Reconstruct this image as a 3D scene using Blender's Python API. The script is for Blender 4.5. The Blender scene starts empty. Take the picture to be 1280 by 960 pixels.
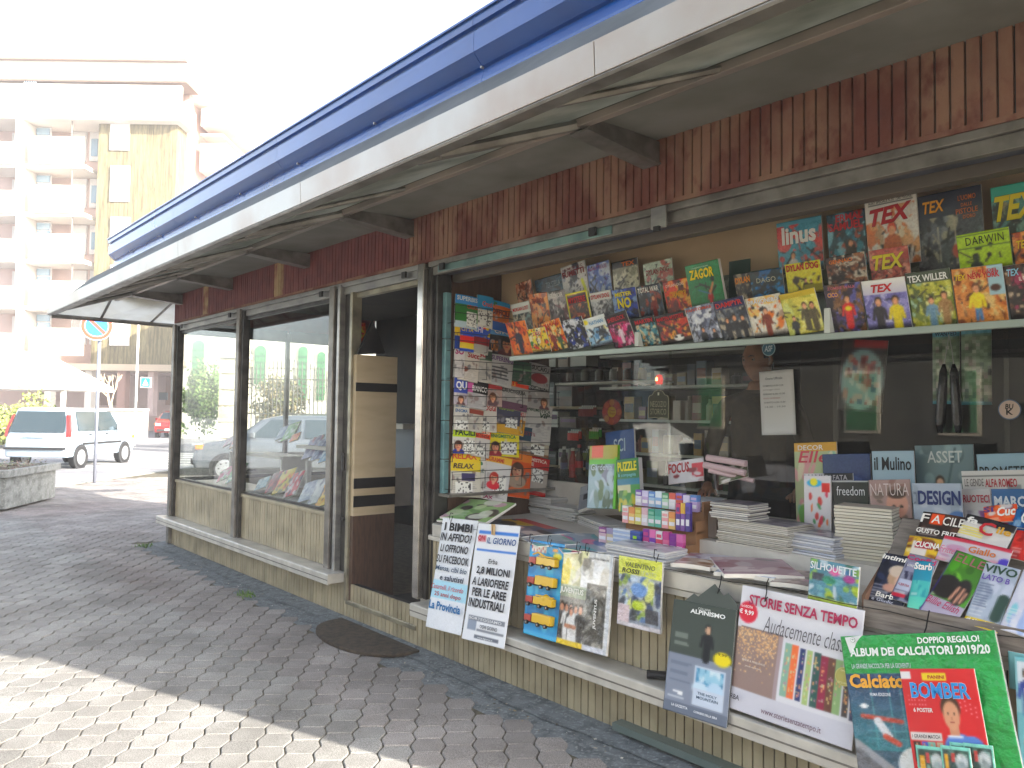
import bpy, bmesh, math, random
import numpy as np
from mathutils import Vector, Matrix, noise as mnoise

random.seed(7)
SC = bpy.context.scene
COL = SC.collection
# ------------------------------------------------------------------ camera
CAM_LOC = Vector((0.0, -2.68, 1.40))
FPX = 960.0                                   # focal length in pixels of a 1280 wide frame
_vx = np.array([-204 - 640, 507 - 480, FPX]); _up = np.cross(_vx, np.array([1, .014, 0.])); _up /= np.linalg.norm(_up)
if _up[1] > 0: _up = -_up
_X = -_vx / np.linalg.norm(_vx); _Y = np.cross(_up, _X); RC = np.array([_X, _Y, _up])
cam_d = bpy.data.cameras.new("camera"); cam = bpy.data.objects.new("camera", cam_d); COL.objects.link(cam)
cam_d.sensor_width = 36; cam_d.lens = 27.0; cam_d.clip_start = .02; cam_d.clip_end = 2000
m = Matrix.Identity(4)
for i in range(3):
    m[i][0] = RC[i, 0]; m[i][1] = -RC[i, 1]; m[i][2] = -RC[i, 2]; m[i][3] = CAM_LOC[i]
cam.matrix_world = m
SC.camera = cam
# ------------------------------------------------------------------ light
SUN_EL = 22.5; SUN_AZ = (.941, .339)           # the sun stands off the right end of the kiosk, slightly behind it
w = bpy.data.worlds.new("World"); SC.world = w; w.use_nodes = True
nt = w.node_tree; bg = nt.nodes["Background"]; sky = nt.nodes.new("ShaderNodeTexSky")
sky.sky_type = 'NISHITA'; sky.sun_disc = False; sky.sun_elevation = math.radians(SUN_EL)
sky.sun_rotation = math.atan2(SUN_AZ[0], SUN_AZ[1]); sky.dust_density = 3.0; sky.air_density = 1.0; sky.ozone_density = 1.0
hs = nt.nodes.new("ShaderNodeHueSaturation"); hs.inputs['Saturation'].default_value = .6
nt.links.new(sky.outputs[0], hs.inputs['Color']); nt.links.new(hs.outputs[0], bg.inputs[0]); bg.inputs[1].default_value = .15
sd = bpy.data.lights.new("sun", 'SUN'); sd.energy = 4.4; sd.angle = math.radians(.5); sd.color = (1, .93, .82)
sun = bpy.data.objects.new("sun", sd); COL.objects.link(sun)
ce = math.cos(math.radians(SUN_EL))
sun.rotation_euler = Vector((SUN_AZ[0] * ce, SUN_AZ[1] * ce, math.sin(math.radians(SUN_EL)))).to_track_quat('Z', 'Y').to_euler()
sun.location = (6, 3, 8)
SC.view_settings.view_transform = 'Standard'; SC.view_settings.look = 'None'
SC.view_settings.exposure = 2.15; SC.view_settings.gamma = 1.0
SC.render.engine = 'CYCLES'
SC.cycles.max_bounces = 8; SC.cycles.transparent_max_bounces = 16; SC.cycles.diffuse_bounces = 4
# ------------------------------------------------------------------ helpers
def ray(u, v):
    r = RC @ np.array([u - 640., v - 480., FPX]); return Vector(r)
def P(u, v, ax, val):
    """where the sight line of a photo point meets the plane ax = val"""
    r = ray(u, v); i = 'xyz'.index(ax); return CAM_LOC + r * ((val - CAM_LOC[i]) / r[i])
def PP(u, v, pt, n):
    r = ray(u, v); return CAM_LOC + r * ((Vector(pt) - CAM_LOC).dot(n) / r.dot(n))
def srgb(c):
    if isinstance(c, str):
        c = c.lstrip('#'); c = c if len(c) == 6 else ''.join(q * 2 for q in c); c = tuple(int(c[i:i + 2], 16) / 255 for i in (0, 2, 4))
    return c
def lin(c):
    c = srgb(c); return tuple(((x / 12.92) if x <= .04045 else ((x + .055) / 1.055) ** 2.4) for x in c[:3])
def L4(c): return (*lin(c), 1)
def setp(o, label=None, cat=None, group=None, kind=None):
    if label: o['label'] = label
    if cat: o['category'] = cat
    if group: o['group'] = group
    if kind: o['kind'] = kind
    return o
def empty(name, loc=(0, 0, 0), rz=0, label=None, cat=None, group=None, parent=None, kind=None):
    o = bpy.data.objects.new(name, None); COL.objects.link(o); o.location = loc; o.rotation_euler = (0, 0, rz); o.empty_display_size = .1
    if parent: o.parent = parent
    return setp(o, label, cat, group, kind)
# ------------------------------------------------------------------ materials
MATS = {}
def mat(name, c=None, rough=.6, metal=0., c2=None, nscale=8., namt=1., bump=0., bscale=60., coat=0., emis=None, estr=0., stretch=(1, 1, 1), spec=.5, rnd=0., c3=None, detail=6., thr=(.4, .65)):
    if name in MATS: return MATS[name]
    M = bpy.data.materials.new(name); M.use_nodes = True; N = M.node_tree.nodes; Lk = M.node_tree.links; b = N["Principled BSDF"]
    b.inputs['Roughness'].default_value = rough; b.inputs['Metallic'].default_value = metal
    b.inputs['Specular IOR Level'].default_value = spec
    b.inputs['Coat Weight'].default_value = coat; b.inputs['Coat Roughness'].default_value = .12
    tc = N.new("ShaderNodeNewGeometry"); mp = N.new("ShaderNodeMapping"); mp.inputs['Scale'].default_value = stretch
    Lk.new(tc.outputs['Position'], mp.inputs[0])
    out = None
    rgb = N.new("ShaderNodeRGB"); rgb.outputs[0].default_value = L4(c); out = rgb.outputs[0]
    if c2:
        nz = N.new("ShaderNodeTexNoise"); nz.inputs['Scale'].default_value = nscale; nz.inputs['Detail'].default_value = detail; Lk.new(mp.outputs[0], nz.inputs['Vector'])
        rp = N.new("ShaderNodeValToRGB"); rp.color_ramp.elements[0].position = thr[0]; rp.color_ramp.elements[1].position = thr[1]
        Lk.new(nz.outputs['Fac'], rp.inputs[0])
        mu = N.new("ShaderNodeMath"); mu.operation = 'MULTIPLY'; mu.inputs[1].default_value = namt; Lk.new(rp.outputs[0], mu.inputs[0])
        mx = N.new("ShaderNodeMixRGB"); mx.inputs[2].default_value = L4(c2); Lk.new(mu.outputs[0], mx.inputs[0]); Lk.new(out, mx.inputs[1]); out = mx.outputs[0]
    if c3:
        nz = N.new("ShaderNodeTexNoise"); nz.inputs['Scale'].default_value = nscale * 4.3; nz.inputs['Detail'].default_value = 4; Lk.new(mp.outputs[0], nz.inputs['Vector'])
        rp = N.new("ShaderNodeValToRGB"); rp.color_ramp.elements[0].position = .52; rp.color_ramp.elements[1].position = .72
        Lk.new(nz.outputs['Fac'], rp.inputs[0])
        mx = N.new("ShaderNodeMixRGB"); mx.inputs[2].default_value = L4(c3); Lk.new(rp.outputs[0], mx.inputs[0]); Lk.new(out, mx.inputs[1]); out = mx.outputs[0]
    if rnd:
        oi = N.new("ShaderNodeObjectInfo"); h = N.new("ShaderNodeHueSaturation"); mr = N.new("ShaderNodeMapRange")
        mr.inputs[3].default_value = 1 - rnd; mr.inputs[4].default_value = 1 + rnd
        Lk.new(oi.outputs['Random'], mr.inputs[0]); Lk.new(mr.outputs[0], h.inputs['Value']); Lk.new(out, h.inputs['Color']); out = h.outputs[0]
    Lk.new(out, b.inputs['Base Color'])
    if bump:
        nb = N.new("ShaderNodeTexNoise"); nb.inputs['Scale'].default_value = bscale; nb.inputs['Detail'].default_value = 5; Lk.new(mp.outputs[0], nb.inputs['Vector'])
        bp = N.new("ShaderNodeBump"); bp.inputs['Strength'].default_value = bump; bp.inputs['Distance'].default_value = .01
        Lk.new(nb.outputs['Fac'], bp.inputs['Height']); Lk.new(bp.outputs[0], b.inputs['Normal'])
    if emis:
        b.inputs['Emission Color'].default_value = L4(emis); b.inputs['Emission Strength'].default_value = estr
    MATS[name] = M; return M
def print_mat(name, rough=.38, coat=.35, wav=.25, bs=9):
    M = bpy.data.materials.new(name); M.use_nodes = True; N = M.node_tree.nodes; Lk = M.node_tree.links; b = N["Principled BSDF"]
    a = N.new("ShaderNodeAttribute"); a.attribute_name = "Col"; Lk.new(a.outputs['Color'], b.inputs['Base Color'])
    b.inputs['Roughness'].default_value = rough; b.inputs['Coat Weight'].default_value = coat; b.inputs['Coat Roughness'].default_value = .1
    g = N.new("ShaderNodeNewGeometry"); nz = N.new("ShaderNodeTexNoise"); nz.inputs['Scale'].default_value = bs; nz.inputs['Detail'].default_value = 3
    bp = N.new("ShaderNodeBump"); bp.inputs['Strength'].default_value = wav; bp.inputs['Distance'].default_value = .03
    Lk.new(g.outputs['Position'], nz.inputs['Vector']); Lk.new(nz.outputs['Fac'], bp.inputs['Height']); Lk.new(bp.outputs[0], b.inputs['Normal'])
    MATS[name] = M; return M
PRINT = print_mat("printed_glossy"); MATTE = print_mat("printed_matte", .75, 0., .2); FOIL = print_mat("printed_in_film", .3, 1., .9, 26)
def glass_mat(name, tint=(1, 1, 1), rough=0., boost=1.0, base=0.0):
    M = bpy.data.materials.new(name); M.use_nodes = True; N = M.node_tree.nodes; Lk = M.node_tree.links
    for n in list(N):
        if n.type == 'BSDF_PRINCIPLED': N.remove(n)
    o = N["Material Output"]; t = N.new("ShaderNodeBsdfTransparent"); t.inputs[0].default_value = (*tint, 1)
    g = N.new("ShaderNodeBsdfGlossy"); g.inputs['Roughness'].default_value = rough
    ge = N.new("ShaderNodeNewGeometry"); dt = N.new("ShaderNodeVectorMath"); dt.operation = 'DOT_PRODUCT'; Lk.new(ge.outputs['Incoming'], dt.inputs[0]); Lk.new(ge.outputs['Normal'], dt.inputs[1])
    ab_ = N.new("ShaderNodeMath"); ab_.operation = 'ABSOLUTE'; Lk.new(dt.outputs['Value'], ab_.inputs[0])
    om = N.new("ShaderNodeMath"); om.operation = 'SUBTRACT'; om.inputs[0].default_value = 1; Lk.new(ab_.outputs[0], om.inputs[1])
    pw = N.new("ShaderNodeMath"); pw.operation = 'POWER'; pw.inputs[1].default_value = 5; Lk.new(om.outputs[0], pw.inputs[0])
    mu = N.new("ShaderNodeMath"); mu.operation = 'MULTIPLY_ADD'; mu.inputs[1].default_value = .96 * boost; mu.inputs[2].default_value = .04 + base; mu.use_clamp = True
    mx = N.new("ShaderNodeMixShader"); Lk.new(pw.outputs[0], mu.inputs[0]); Lk.new(mu.outputs[0], mx.inputs[0]); Lk.new(t.outputs[0], mx.inputs[1]); Lk.new(g.outputs[0], mx.inputs[2])
    Lk.new(mx.outputs[0], o.inputs[0]); MATS[name] = M; return M
GLASS = glass_mat("window_glass", (.93, .95, .94)); FILM = glass_mat("clear_film", (.97, .98, .98), .12, 1.2, .04); CARGLASS = glass_mat("car_glass", (.30, .36, .38), .02, 1.3, .05)
def translucent_mat(name, c, c2):
    M = mat(name, c, .5, c2=c2, nscale=3, bump=.1); b = M.node_tree.nodes["Principled BSDF"]
    N = M.node_tree.nodes; Lk = M.node_tree.links; tr = N.new("ShaderNodeBsdfTranslucent"); mx = N.new("ShaderNodeMixShader"); mx.inputs[0].default_value = .6
    src = b.inputs['Base Color'].links[0].from_socket; Lk.new(src, tr.inputs[0]); Lk.new(b.outputs[0], mx.inputs[1]); Lk.new(tr.outputs[0], mx.inputs[2]); Lk.new(mx.outputs[0], N["Material Output"].inputs[0]); return M
ALU = mat("worn_aluminium", '#a9a8a4', .38, .75, c2='#77777a', nscale=5, namt=.6, bump=.06, bscale=40, stretch=(1, 1, 3))
ALUL = mat("pale_aluminium_ledge", '#cfcbc2', .42, .35, c2='#9d9a94', nscale=7, namt=.5, bump=.08, bscale=30)
BRONZE = mat("dark_frame_metal", '#4c4a48', .35, .6, c2='#312f30', nscale=9)
BRASS = mat("pale_gold_frame", '#a39c86', .4, .5, c2='#7b7668', nscale=8)
CREAM = mat("cream_enamel_slat", '#b3a78b', .38, .15, c2='#857a62', nscale=5, namt=.6, rnd=.07, bump=.05)
REDW = mat("worn_red_wood", '#723c31', .75, c2='#99755e', nscale=4.0, namt=.8, rnd=.06, bump=.25, bscale=70, stretch=(1, 1, .6), c3='#6a342b', thr=(.38, .58))
REDP = mat("dark_red_paint", '#6e2f2e', .6, c2='#7d3b35', nscale=9, rnd=.05, bump=.1)
WOODT = mat("bare_wood_slat", '#b79a6d', .7, c2='#8c4d3a', nscale=9, rnd=.08)
BLUE = mat("blue_roof_enamel", '#1a52a2', .2, 0, c2='#184a94', nscale=2, coat=.4, bump=.02, bscale=5)
WPLATE = mat("white_weathered_plate", '#b9b7b2', .34, .4, c2='#a38f81', nscale=2.2, namt=.7, bump=.05, bscale=20)
SOFFIT = mat("grey_soffit_board", '#7d7c76', .7, c2='#68675f', nscale=2.5)
FIBRE = translucent_mat("stained_fibreglass", '#dcddd2', '#a9afa2')
SIGNP = translucent_mat("pale_sign_sheet", '#9ea4a8', '#8c9396')
STEEL = mat("galvanised_steel", '#8d8983', .45, .6, c2='#6c6762', nscale=8)
CREAMW = mat("cream_wall_board", '#d3b892', .7, c2='#c5a883', nscale=2)
BROWNW = mat("brown_laminate", '#5b4335', .55, c2='#4b372d', nscale=10, stretch=(6, 6, 1))
BEIGE = mat("beige_laminate", '#c6b394', .75, c2='#bba888', nscale=3, stretch=(1, 1, 5))
BLACK = mat("black_plastic", '#1a191b', .45)
DARK = mat("dark_interior_paint", '#35322f', .8, c2='#28262a', nscale=4)
WHITEB = mat("white_laminate", '#d8d3cb', .45, c2='#c6c0b7', nscale=5)
FLOORM = mat("kiosk_floor_mat", '#5d5449', .8, c2='#453e37', nscale=20)
TEALM = mat("teal_rack_edge", '#6f9ba0', .35, .2, c2='#557c82', nscale=9)
WIREM = mat("black_wire", '#202022', .5, .6)
CONC = mat("weathered_concrete", '#8f918f', .9, c2='#6d6f6c', nscale=9, bump=.35, bscale=120, c3='#a2a39d')
CONCD = mat("grey_cement_strip", '#6f7578', .9, c2='#52575b', nscale=14, bump=.7, bscale=60, c3='#8b9294')
# ------------------------------------------------------------------ mesh builder
class MB:
    def __init__(s): s.v = []; s.f = []; s.c = []; s.m = []
    def face(s, pts, col=None, m=0):
        b = len(s.v); s.v += [tuple(p) for p in pts]; s.f.append(tuple(range(b, b + len(pts)))); s.c.append(col); s.m.append(m)
    def box(s, a, b, col=None, m=0, M=None):
        x0, y0, z0 = a; x1, y1, z1 = b
        p = [Vector(q) for q in ((x0, y0, z0), (x1, y0, z0), (x1, y1, z0), (x0, y1, z0), (x0, y0, z1), (x1, y0, z1), (x1, y1, z1), (x0, y1, z1))]
        if M: p = [M @ q for q in p]
        k = len(s.v); s.v += [tuple(q) for q in p]
        for f in ((0, 3, 2, 1), (4, 5, 6, 7), (0, 1, 5, 4), (1, 2, 6, 5), (2, 3, 7, 6), (3, 0, 4, 7)):
            s.f.append(tuple(k + i for i in f)); s.c.append(col); s.m.append(m)
        return s
    def prism(s, prof, x0, x1, col=None, m=0, closed=True):
        """profile of (y, z) extruded along x"""
        k = len(s.v); n = len(prof)
        s.v += [(x0, y, z) for y, z in prof] + [(x1, y, z) for y, z in prof]
        for i in range(n if closed else n - 1):
            j = (i + 1) % n; s.f.append((k + i, k + j, k + n + j, k + n + i)); s.c.append(col); s.m.append(m)
        if closed:
            s.f.append(tuple(k + i for i in range(n - 1, -1, -1))); s.f.append(tuple(k + n + i for i in range(n))); s.c += [col] * 2; s.m += [m] * 2
        return s
    def tube(s, pts, r, n=8, col=None, m=0, cap=True):
        pts = [Vector(p) for p in pts]; rr = r if isinstance(r, (list, tuple)) else [r] * len(pts); k = len(s.v)
        up = Vector((0, 0, 1)); prev = None
        for i, p in enumerate(pts):
            d = (pts[min(i + 1, len(pts) - 1)] - pts[max(i - 1, 0)]).normalized()
            a = prev if prev else (up.cross(d) if abs(d.z) < .95 else Vector((1, 0, 0)))
            a = (a - d * a.dot(d)).normalized(); prev = a; b = d.cross(a)
            for j in range(n):
                t = 2 * math.pi * j / n; s.v.append(tuple(p + a * math.cos(t) * rr[i] + b * math.sin(t) * rr[i]))
        for i in range(len(pts) - 1):
            for j in range(n):
                s.f.append((k + i * n + j, k + i * n + (j + 1) % n, k + (i + 1) * n + (j + 1) % n, k + (i + 1) * n + j)); s.c.append(col); s.m.append(m)
        if cap:
            s.f.append(tuple(k + j for j in range(n - 1, -1, -1))); e = k + (len(pts) - 1) * n; s.f.append(tuple(e + j for j in range(n))); s.c += [col] * 2; s.m += [m] * 2
        return s
    def lathe(s, prof, n=16, c=(0, 0, 0), col=None, m=0, cols=None):
        k = len(s.v)
        for r, z in prof:
            for j in range(n):
                t = 2 * math.pi * j / n; s.v.append((c[0] + r * math.cos(t), c[1] + r * math.sin(t), c[2] + z))
        for i in range(len(prof) - 1):
            for j in range(n):
                s.f.append((k + i * n + j, k + i * n + (j + 1) % n, k + (i + 1) * n + (j + 1) % n, k + (i + 1) * n + j)); s.c.append(cols[i] if cols else col); s.m.append(m)
        return s
    def mesh(s, name, mats):
        me = bpy.data.meshes.new(name); me.from_pydata(s.v, [], s.f)
        for x in (mats if isinstance(mats, (list, tuple)) else [mats]): me.materials.append(x)
        me.polygons.foreach_set('material_index', s.m)
        if any(c is not None for c in s.c):
            at = me.color_attributes.new("Col", 'FLOAT_COLOR', 'CORNER'); arr = []
            for f, c in zip(s.f, s.c):
                q = L4(c) if c is not None else (.6, .6, .6, 1)
                arr += list(q) * len(f)
            at.data.foreach_set('color', arr)
        me.update(); return me
    def build(s, name, mats, parent=None, smooth=False, bevel=0, M=None, **kw):
        me = s.mesh(name, mats); o = bpy.data.objects.new(name, me); COL.objects.link(o)
        if parent: o.parent = parent
        if M: o.matrix_local = M
        if smooth:
            me.polygons.foreach_set('use_smooth', [True] * len(me.polygons))
        if bevel:
            b = o.modifiers.new('bevel', 'BEVEL'); b.width = bevel; b.segments = 2; b.limit_method = 'ANGLE'
        return setp(o, **kw)
def inst(me, name, parent, M):
    o = bpy.data.objects.new(name, me); COL.objects.link(o); o.parent = parent; o.matrix_local = M; return o
def frame(o, ex, ey, ez):
    M = Matrix.Identity(4)
    for i in range(3): M[i][0] = ex[i]; M[i][1] = ey[i]; M[i][2] = ez[i]; M[i][3] = o[i]
    return M
# ------------------------------------------------------------------ lettering
_tc = {}
def glyphs(txt, bold=0., shear=0., space=1.):
    bold = max(-.012, min(bold * .5, .035)) if bold > 0 else bold
    key = (txt, bold, shear, space)
    if key in _tc: return _tc[key]
    cu = bpy.data.curves.new('t', 'FONT'); cu.body = txt; cu.offset = bold; cu.shear = shear; cu.resolution_u = 2; cu.space_character = space; cu.fill_mode = 'FRONT'
    ob = bpy.data.objects.new('t', cu); me = bpy.data.meshes.new_from_object(ob)
    v = np.empty(len(me.vertices) * 3); me.vertices.foreach_get('co', v); v = v.reshape(-1, 3)[:, :2].copy()
    f = [tuple(p.vertices) for p in me.polygons]
    lo = v.min(0); hi = v.max(0); asp = (hi[0] - lo[0]) / max(1e-6, hi[1] - lo[1]); v = (v - lo) / np.maximum(hi - lo, 1e-6)
    bpy.data.objects.remove(ob); bpy.data.curves.remove(cu); bpy.data.meshes.remove(me)
    _tc[key] = (v, f, asp); return _tc[key]
def lettering(name, items, W, H, parent, M=None, z=.0008, material=None):
    """items: (text, x, y, w, h, colour, opts) in fractions of the sheet; one mesh of flat letters"""
    V = []; F = []; C = []
    for it in items:
        txt, x, y, ww, hh, c = it[:6]; o = it[6] if len(it) > 6 else {}
        b = o.get('b', .02); sh = o.get('s', 0.)
        lay = [(b, c, .0002)]
        if o.get('o'): lay = [(b + .045, o['o'], .0), (b, c, .0004)]
        if o.get('o2'): lay = [(b + .10, o['o2'], -.0003)] + lay
        for bb, cc, dz in lay:
            v, f, asp = glyphs(txt, bb, sh, o.get('sp', 1.0))
            g = (bb - b) * .35 * hh * H
            px = x * W - g + v[:, 0] * (ww * W + 2 * g); py = y * H - g + v[:, 1] * (hh * H + 2 * g)
            a = o.get('r', 0.)
            if a:
                cx, cy = (x + ww / 2) * W, (y + hh / 2) * H; ca, sa = math.cos(a), math.sin(a)
                px, py = cx + (px - cx) * ca - (py - cy) * sa, cy + (px - cx) * sa + (py - cy) * ca
            if o.get('arc'):
                py = py + o['arc'] * H * np.sin(np.pi * (px - x * W) / (ww * W))
            k = len(V); V += [(float(p), float(q), z + dz) for p, q in zip(px, py)]
            for t in f: F.append(tuple(k + i for i in t)); C.append(cc)
    mb = MB(); mb.v = V; mb.f = F; mb.c = C; mb.m = [0] * len(F)
    return mb.build(name, material or MATTE, parent, M=M)
# ------------------------------------------------------------------ printed covers
class Art:
    def __init__(s, nx, ny, base='#ffffff'):
        s.nx, s.ny = nx, ny; s.a = np.empty((ny, nx, 3)); s.a[:] = srgb(base)
        s.X, s.Y = np.meshgrid((np.arange(nx) + .5) / nx, (np.arange(ny) + .5) / ny)
    def put(s, k, c, al=1.):
        k = (k * al)[..., None] if k.dtype != bool else (k.astype(float) * al)[..., None]
        s.a = s.a * (1 - k) + np.array(srgb(c)) * k; return s
    def rect(s, x0, y0, x1, y1, c, al=1.): return s.put((s.X >= x0) & (s.X <= x1) & (s.Y >= y0) & (s.Y <= y1), c, al)
    def grad(s, y0, y1, c0, c1, x0=0, x1=1):
        k = (s.Y >= y0) & (s.Y <= y1) & (s.X >= x0) & (s.X <= x1); t = np.clip((s.Y - y0) / (y1 - y0), 0, 1)[..., None]
        g = np.array(srgb(c0)) * (1 - t) + np.array(srgb(c1)) * t; s.a = np.where(k[..., None], g, s.a); return s
    def ell(s, cx, cy, rx, ry, c, al=1., rot=0.):
        dx, dy = s.X - cx, s.Y - cy; ca, sa = math.cos(rot), math.sin(rot); u = (dx * ca + dy * sa) / rx; v = (-dx * sa + dy * ca) / ry
        return s.put(np.clip((1 - np.sqrt(u * u + v * v)) * max(3, min(rx * s.nx, ry * s.ny)) + .5, 0, 1), c, al)
    def seg(s, x0, y0, x1, y1, wd, c, al=1.):
        asp = s.ny / s.nx; ax, ay, bx, by = x0, y0 * asp, x1, y1 * asp; X, Y = s.X, s.Y * asp
        t = np.clip(((X - ax) * (bx - ax) + (Y - ay) * (by - ay)) / max(1e-9, (bx - ax) ** 2 + (by - ay) ** 2), 0, 1)
        d = np.hypot(X - ax - t * (bx - ax), Y - ay - t * (by - ay)); return s.put(np.clip((wd - d) * s.nx + .5, 0, 1), c, al)
    def blobs(s, cols, n, seed, x0=0, y0=0, x1=1, y1=1, r=(.04, .16), al=.9):
        g = random.Random(seed); keep = s.a.copy()
        for i in range(n):
            s.ell(g.uniform(x0, x1), g.uniform(y0, y1), g.uniform(*r), g.uniform(*r) * .8, g.choice(cols), al, g.uniform(0, 3.1))
        k = ((s.X >= x0) & (s.X <= x1) & (s.Y >= y0) & (s.Y <= y1))[..., None]; s.a = np.where(k, s.a, keep); return s
    def speck(s, seed, amt=.08, x0=0, y0=0, x1=1, y1=1):
        g = np.random.RandomState(seed); k = ((s.X >= x0) & (s.X <= x1) & (s.Y >= y0) & (s.Y <= y1))[..., None]
        s.a = np.clip(s.a + g.uniform(-amt, amt, s.a.shape[:2])[..., None] * k, 0, 1); return s
    def man(s, cx, y0, h, shirt, hair='#3a2a20', skin='#d9a583', legs=None):
        """a small standing or half-length figure"""
        hr = h * .13 * s.ny / s.nx; hy = y0 + h * .86
        if legs:
            s.seg(cx - .04, y0, cx - .02, y0 + h * .45, .035, legs); s.seg(cx + .05, y0, cx + .02, y0 + h * .45, .035, legs); b = y0 + h * .42
        else: b = y0
        s.seg(cx, b, cx, y0 + h * .66, hr * .9, shirt); s.seg(cx - hr * .9, y0 + h * .64, cx + hr * .9, y0 + h * .64, hr * .45, shirt)
        s.seg(cx - hr * 1.1, y0 + h * .62, cx - hr * 1.5, y0 + h * .36, hr * .32, shirt); s.seg(cx + hr * 1.1, y0 + h * .62, cx + hr * 1.4, y0 + h * .36, hr * .32, shirt)
        s.ell(cx, hy + h * .03, hr * .78, h * .135, hair); s.ell(cx, hy - h * .015, hr * .6, h * .11, skin)
        return s
    def face(s, cx, cy, r, hair='#5a3a25', skin='#e3b394', shirt='#6c5458'):
        k = s.nx / s.ny; s.ell(cx, cy, r * 1.15, r * 1.4 * k, hair); s.ell(cx, cy - r * 1.7 * k, r * 1.6, r * 1.0 * k, shirt); s.seg(cx, cy - r * k, cx, cy - r * 1.2 * k, r * .35, skin)
        s.ell(cx, cy - r * .08 * k, r * .8, r * 1.05 * k, skin); s.ell(cx - r * .4, cy - r * .2 * k, r * .35, r * .6 * k, '#a87860', .5); s.ell(cx + r * .1, cy + r * .75 * k, r * .9, r * .4 * k, hair); s.ell(cx - r * .32, cy + r * .1 * k, r * .13, r * .1 * k, '#3a2a25'); s.ell(cx + r * .32, cy + r * .1 * k, r * .13, r * .1 * k, '#3a2a25')
        s.ell(cx, cy - r * .5 * k, r * .28, r * .1 * k, '#b04a48'); return s
    def lines(s, x0, y0, x1, y1, n, c, seed=0, al=.7):
        g = random.Random(seed); st = (y1 - y0) / n
        for i in range(n): s.rect(x0, y0 + i * st, x1 - g.uniform(0, .3) * (x1 - x0), y0 + i * st + st * .5, c, al)
        return s
    def cross(s, x0, y0, x1, y1, n, seed=0, k=.22):
        s.rect(x0, y0, x1, y1, '#f2f0ea'); g = random.Random(seed); m_ = int(n * (y1 - y0) / (x1 - x0) * s.ny / s.nx); dx = (x1 - x0) / n; dy = (y1 - y0) / max(1, m_)
        for i in range(n):
            for j in range(m_):
                if g.random() < k: s.rect(x0 + i * dx, y0 + j * dy, x0 + (i + 1) * dx, y0 + (j + 1) * dy, '#4a494b')
        return s
def comic(nx, ny, base, cols, seed, n=26, dark='#1d1a1c', men=()):
    a = Art(nx, ny, base); g = random.Random(seed); a.blobs(cols, n, seed, r=(.06, .22)); lum = [sum(srgb(c_)) for c_ in cols]; lo_ = cols[lum.index(min(lum))]; hi_ = cols[lum.index(max(lum))]
    a.blobs([lo_, dark, hi_] + list(cols), int(n * 2.2), seed + 100, r=(.015, .07)); a.grad(0, .16, dark, base) if seed % 3 == 0 else None
    for i in range(9): x = g.uniform(.05, .95); y = g.uniform(.03, .7); a.seg(x, y, x + g.uniform(-.16, .16), y + g.uniform(-.18, .18), g.uniform(.006, .018), g.choice([dark, hi_, lo_]), .85)
    for i in range(5):
        x = g.uniform(.1, .9); y = g.uniform(.05, .6); a.seg(x, y, x + g.uniform(-.3, .3), y + g.uniform(-.25, .25), g.uniform(.01, .035), dark, .8)
    for mn in men: a.man(*mn)
    return a.speck(seed, .07)
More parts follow.
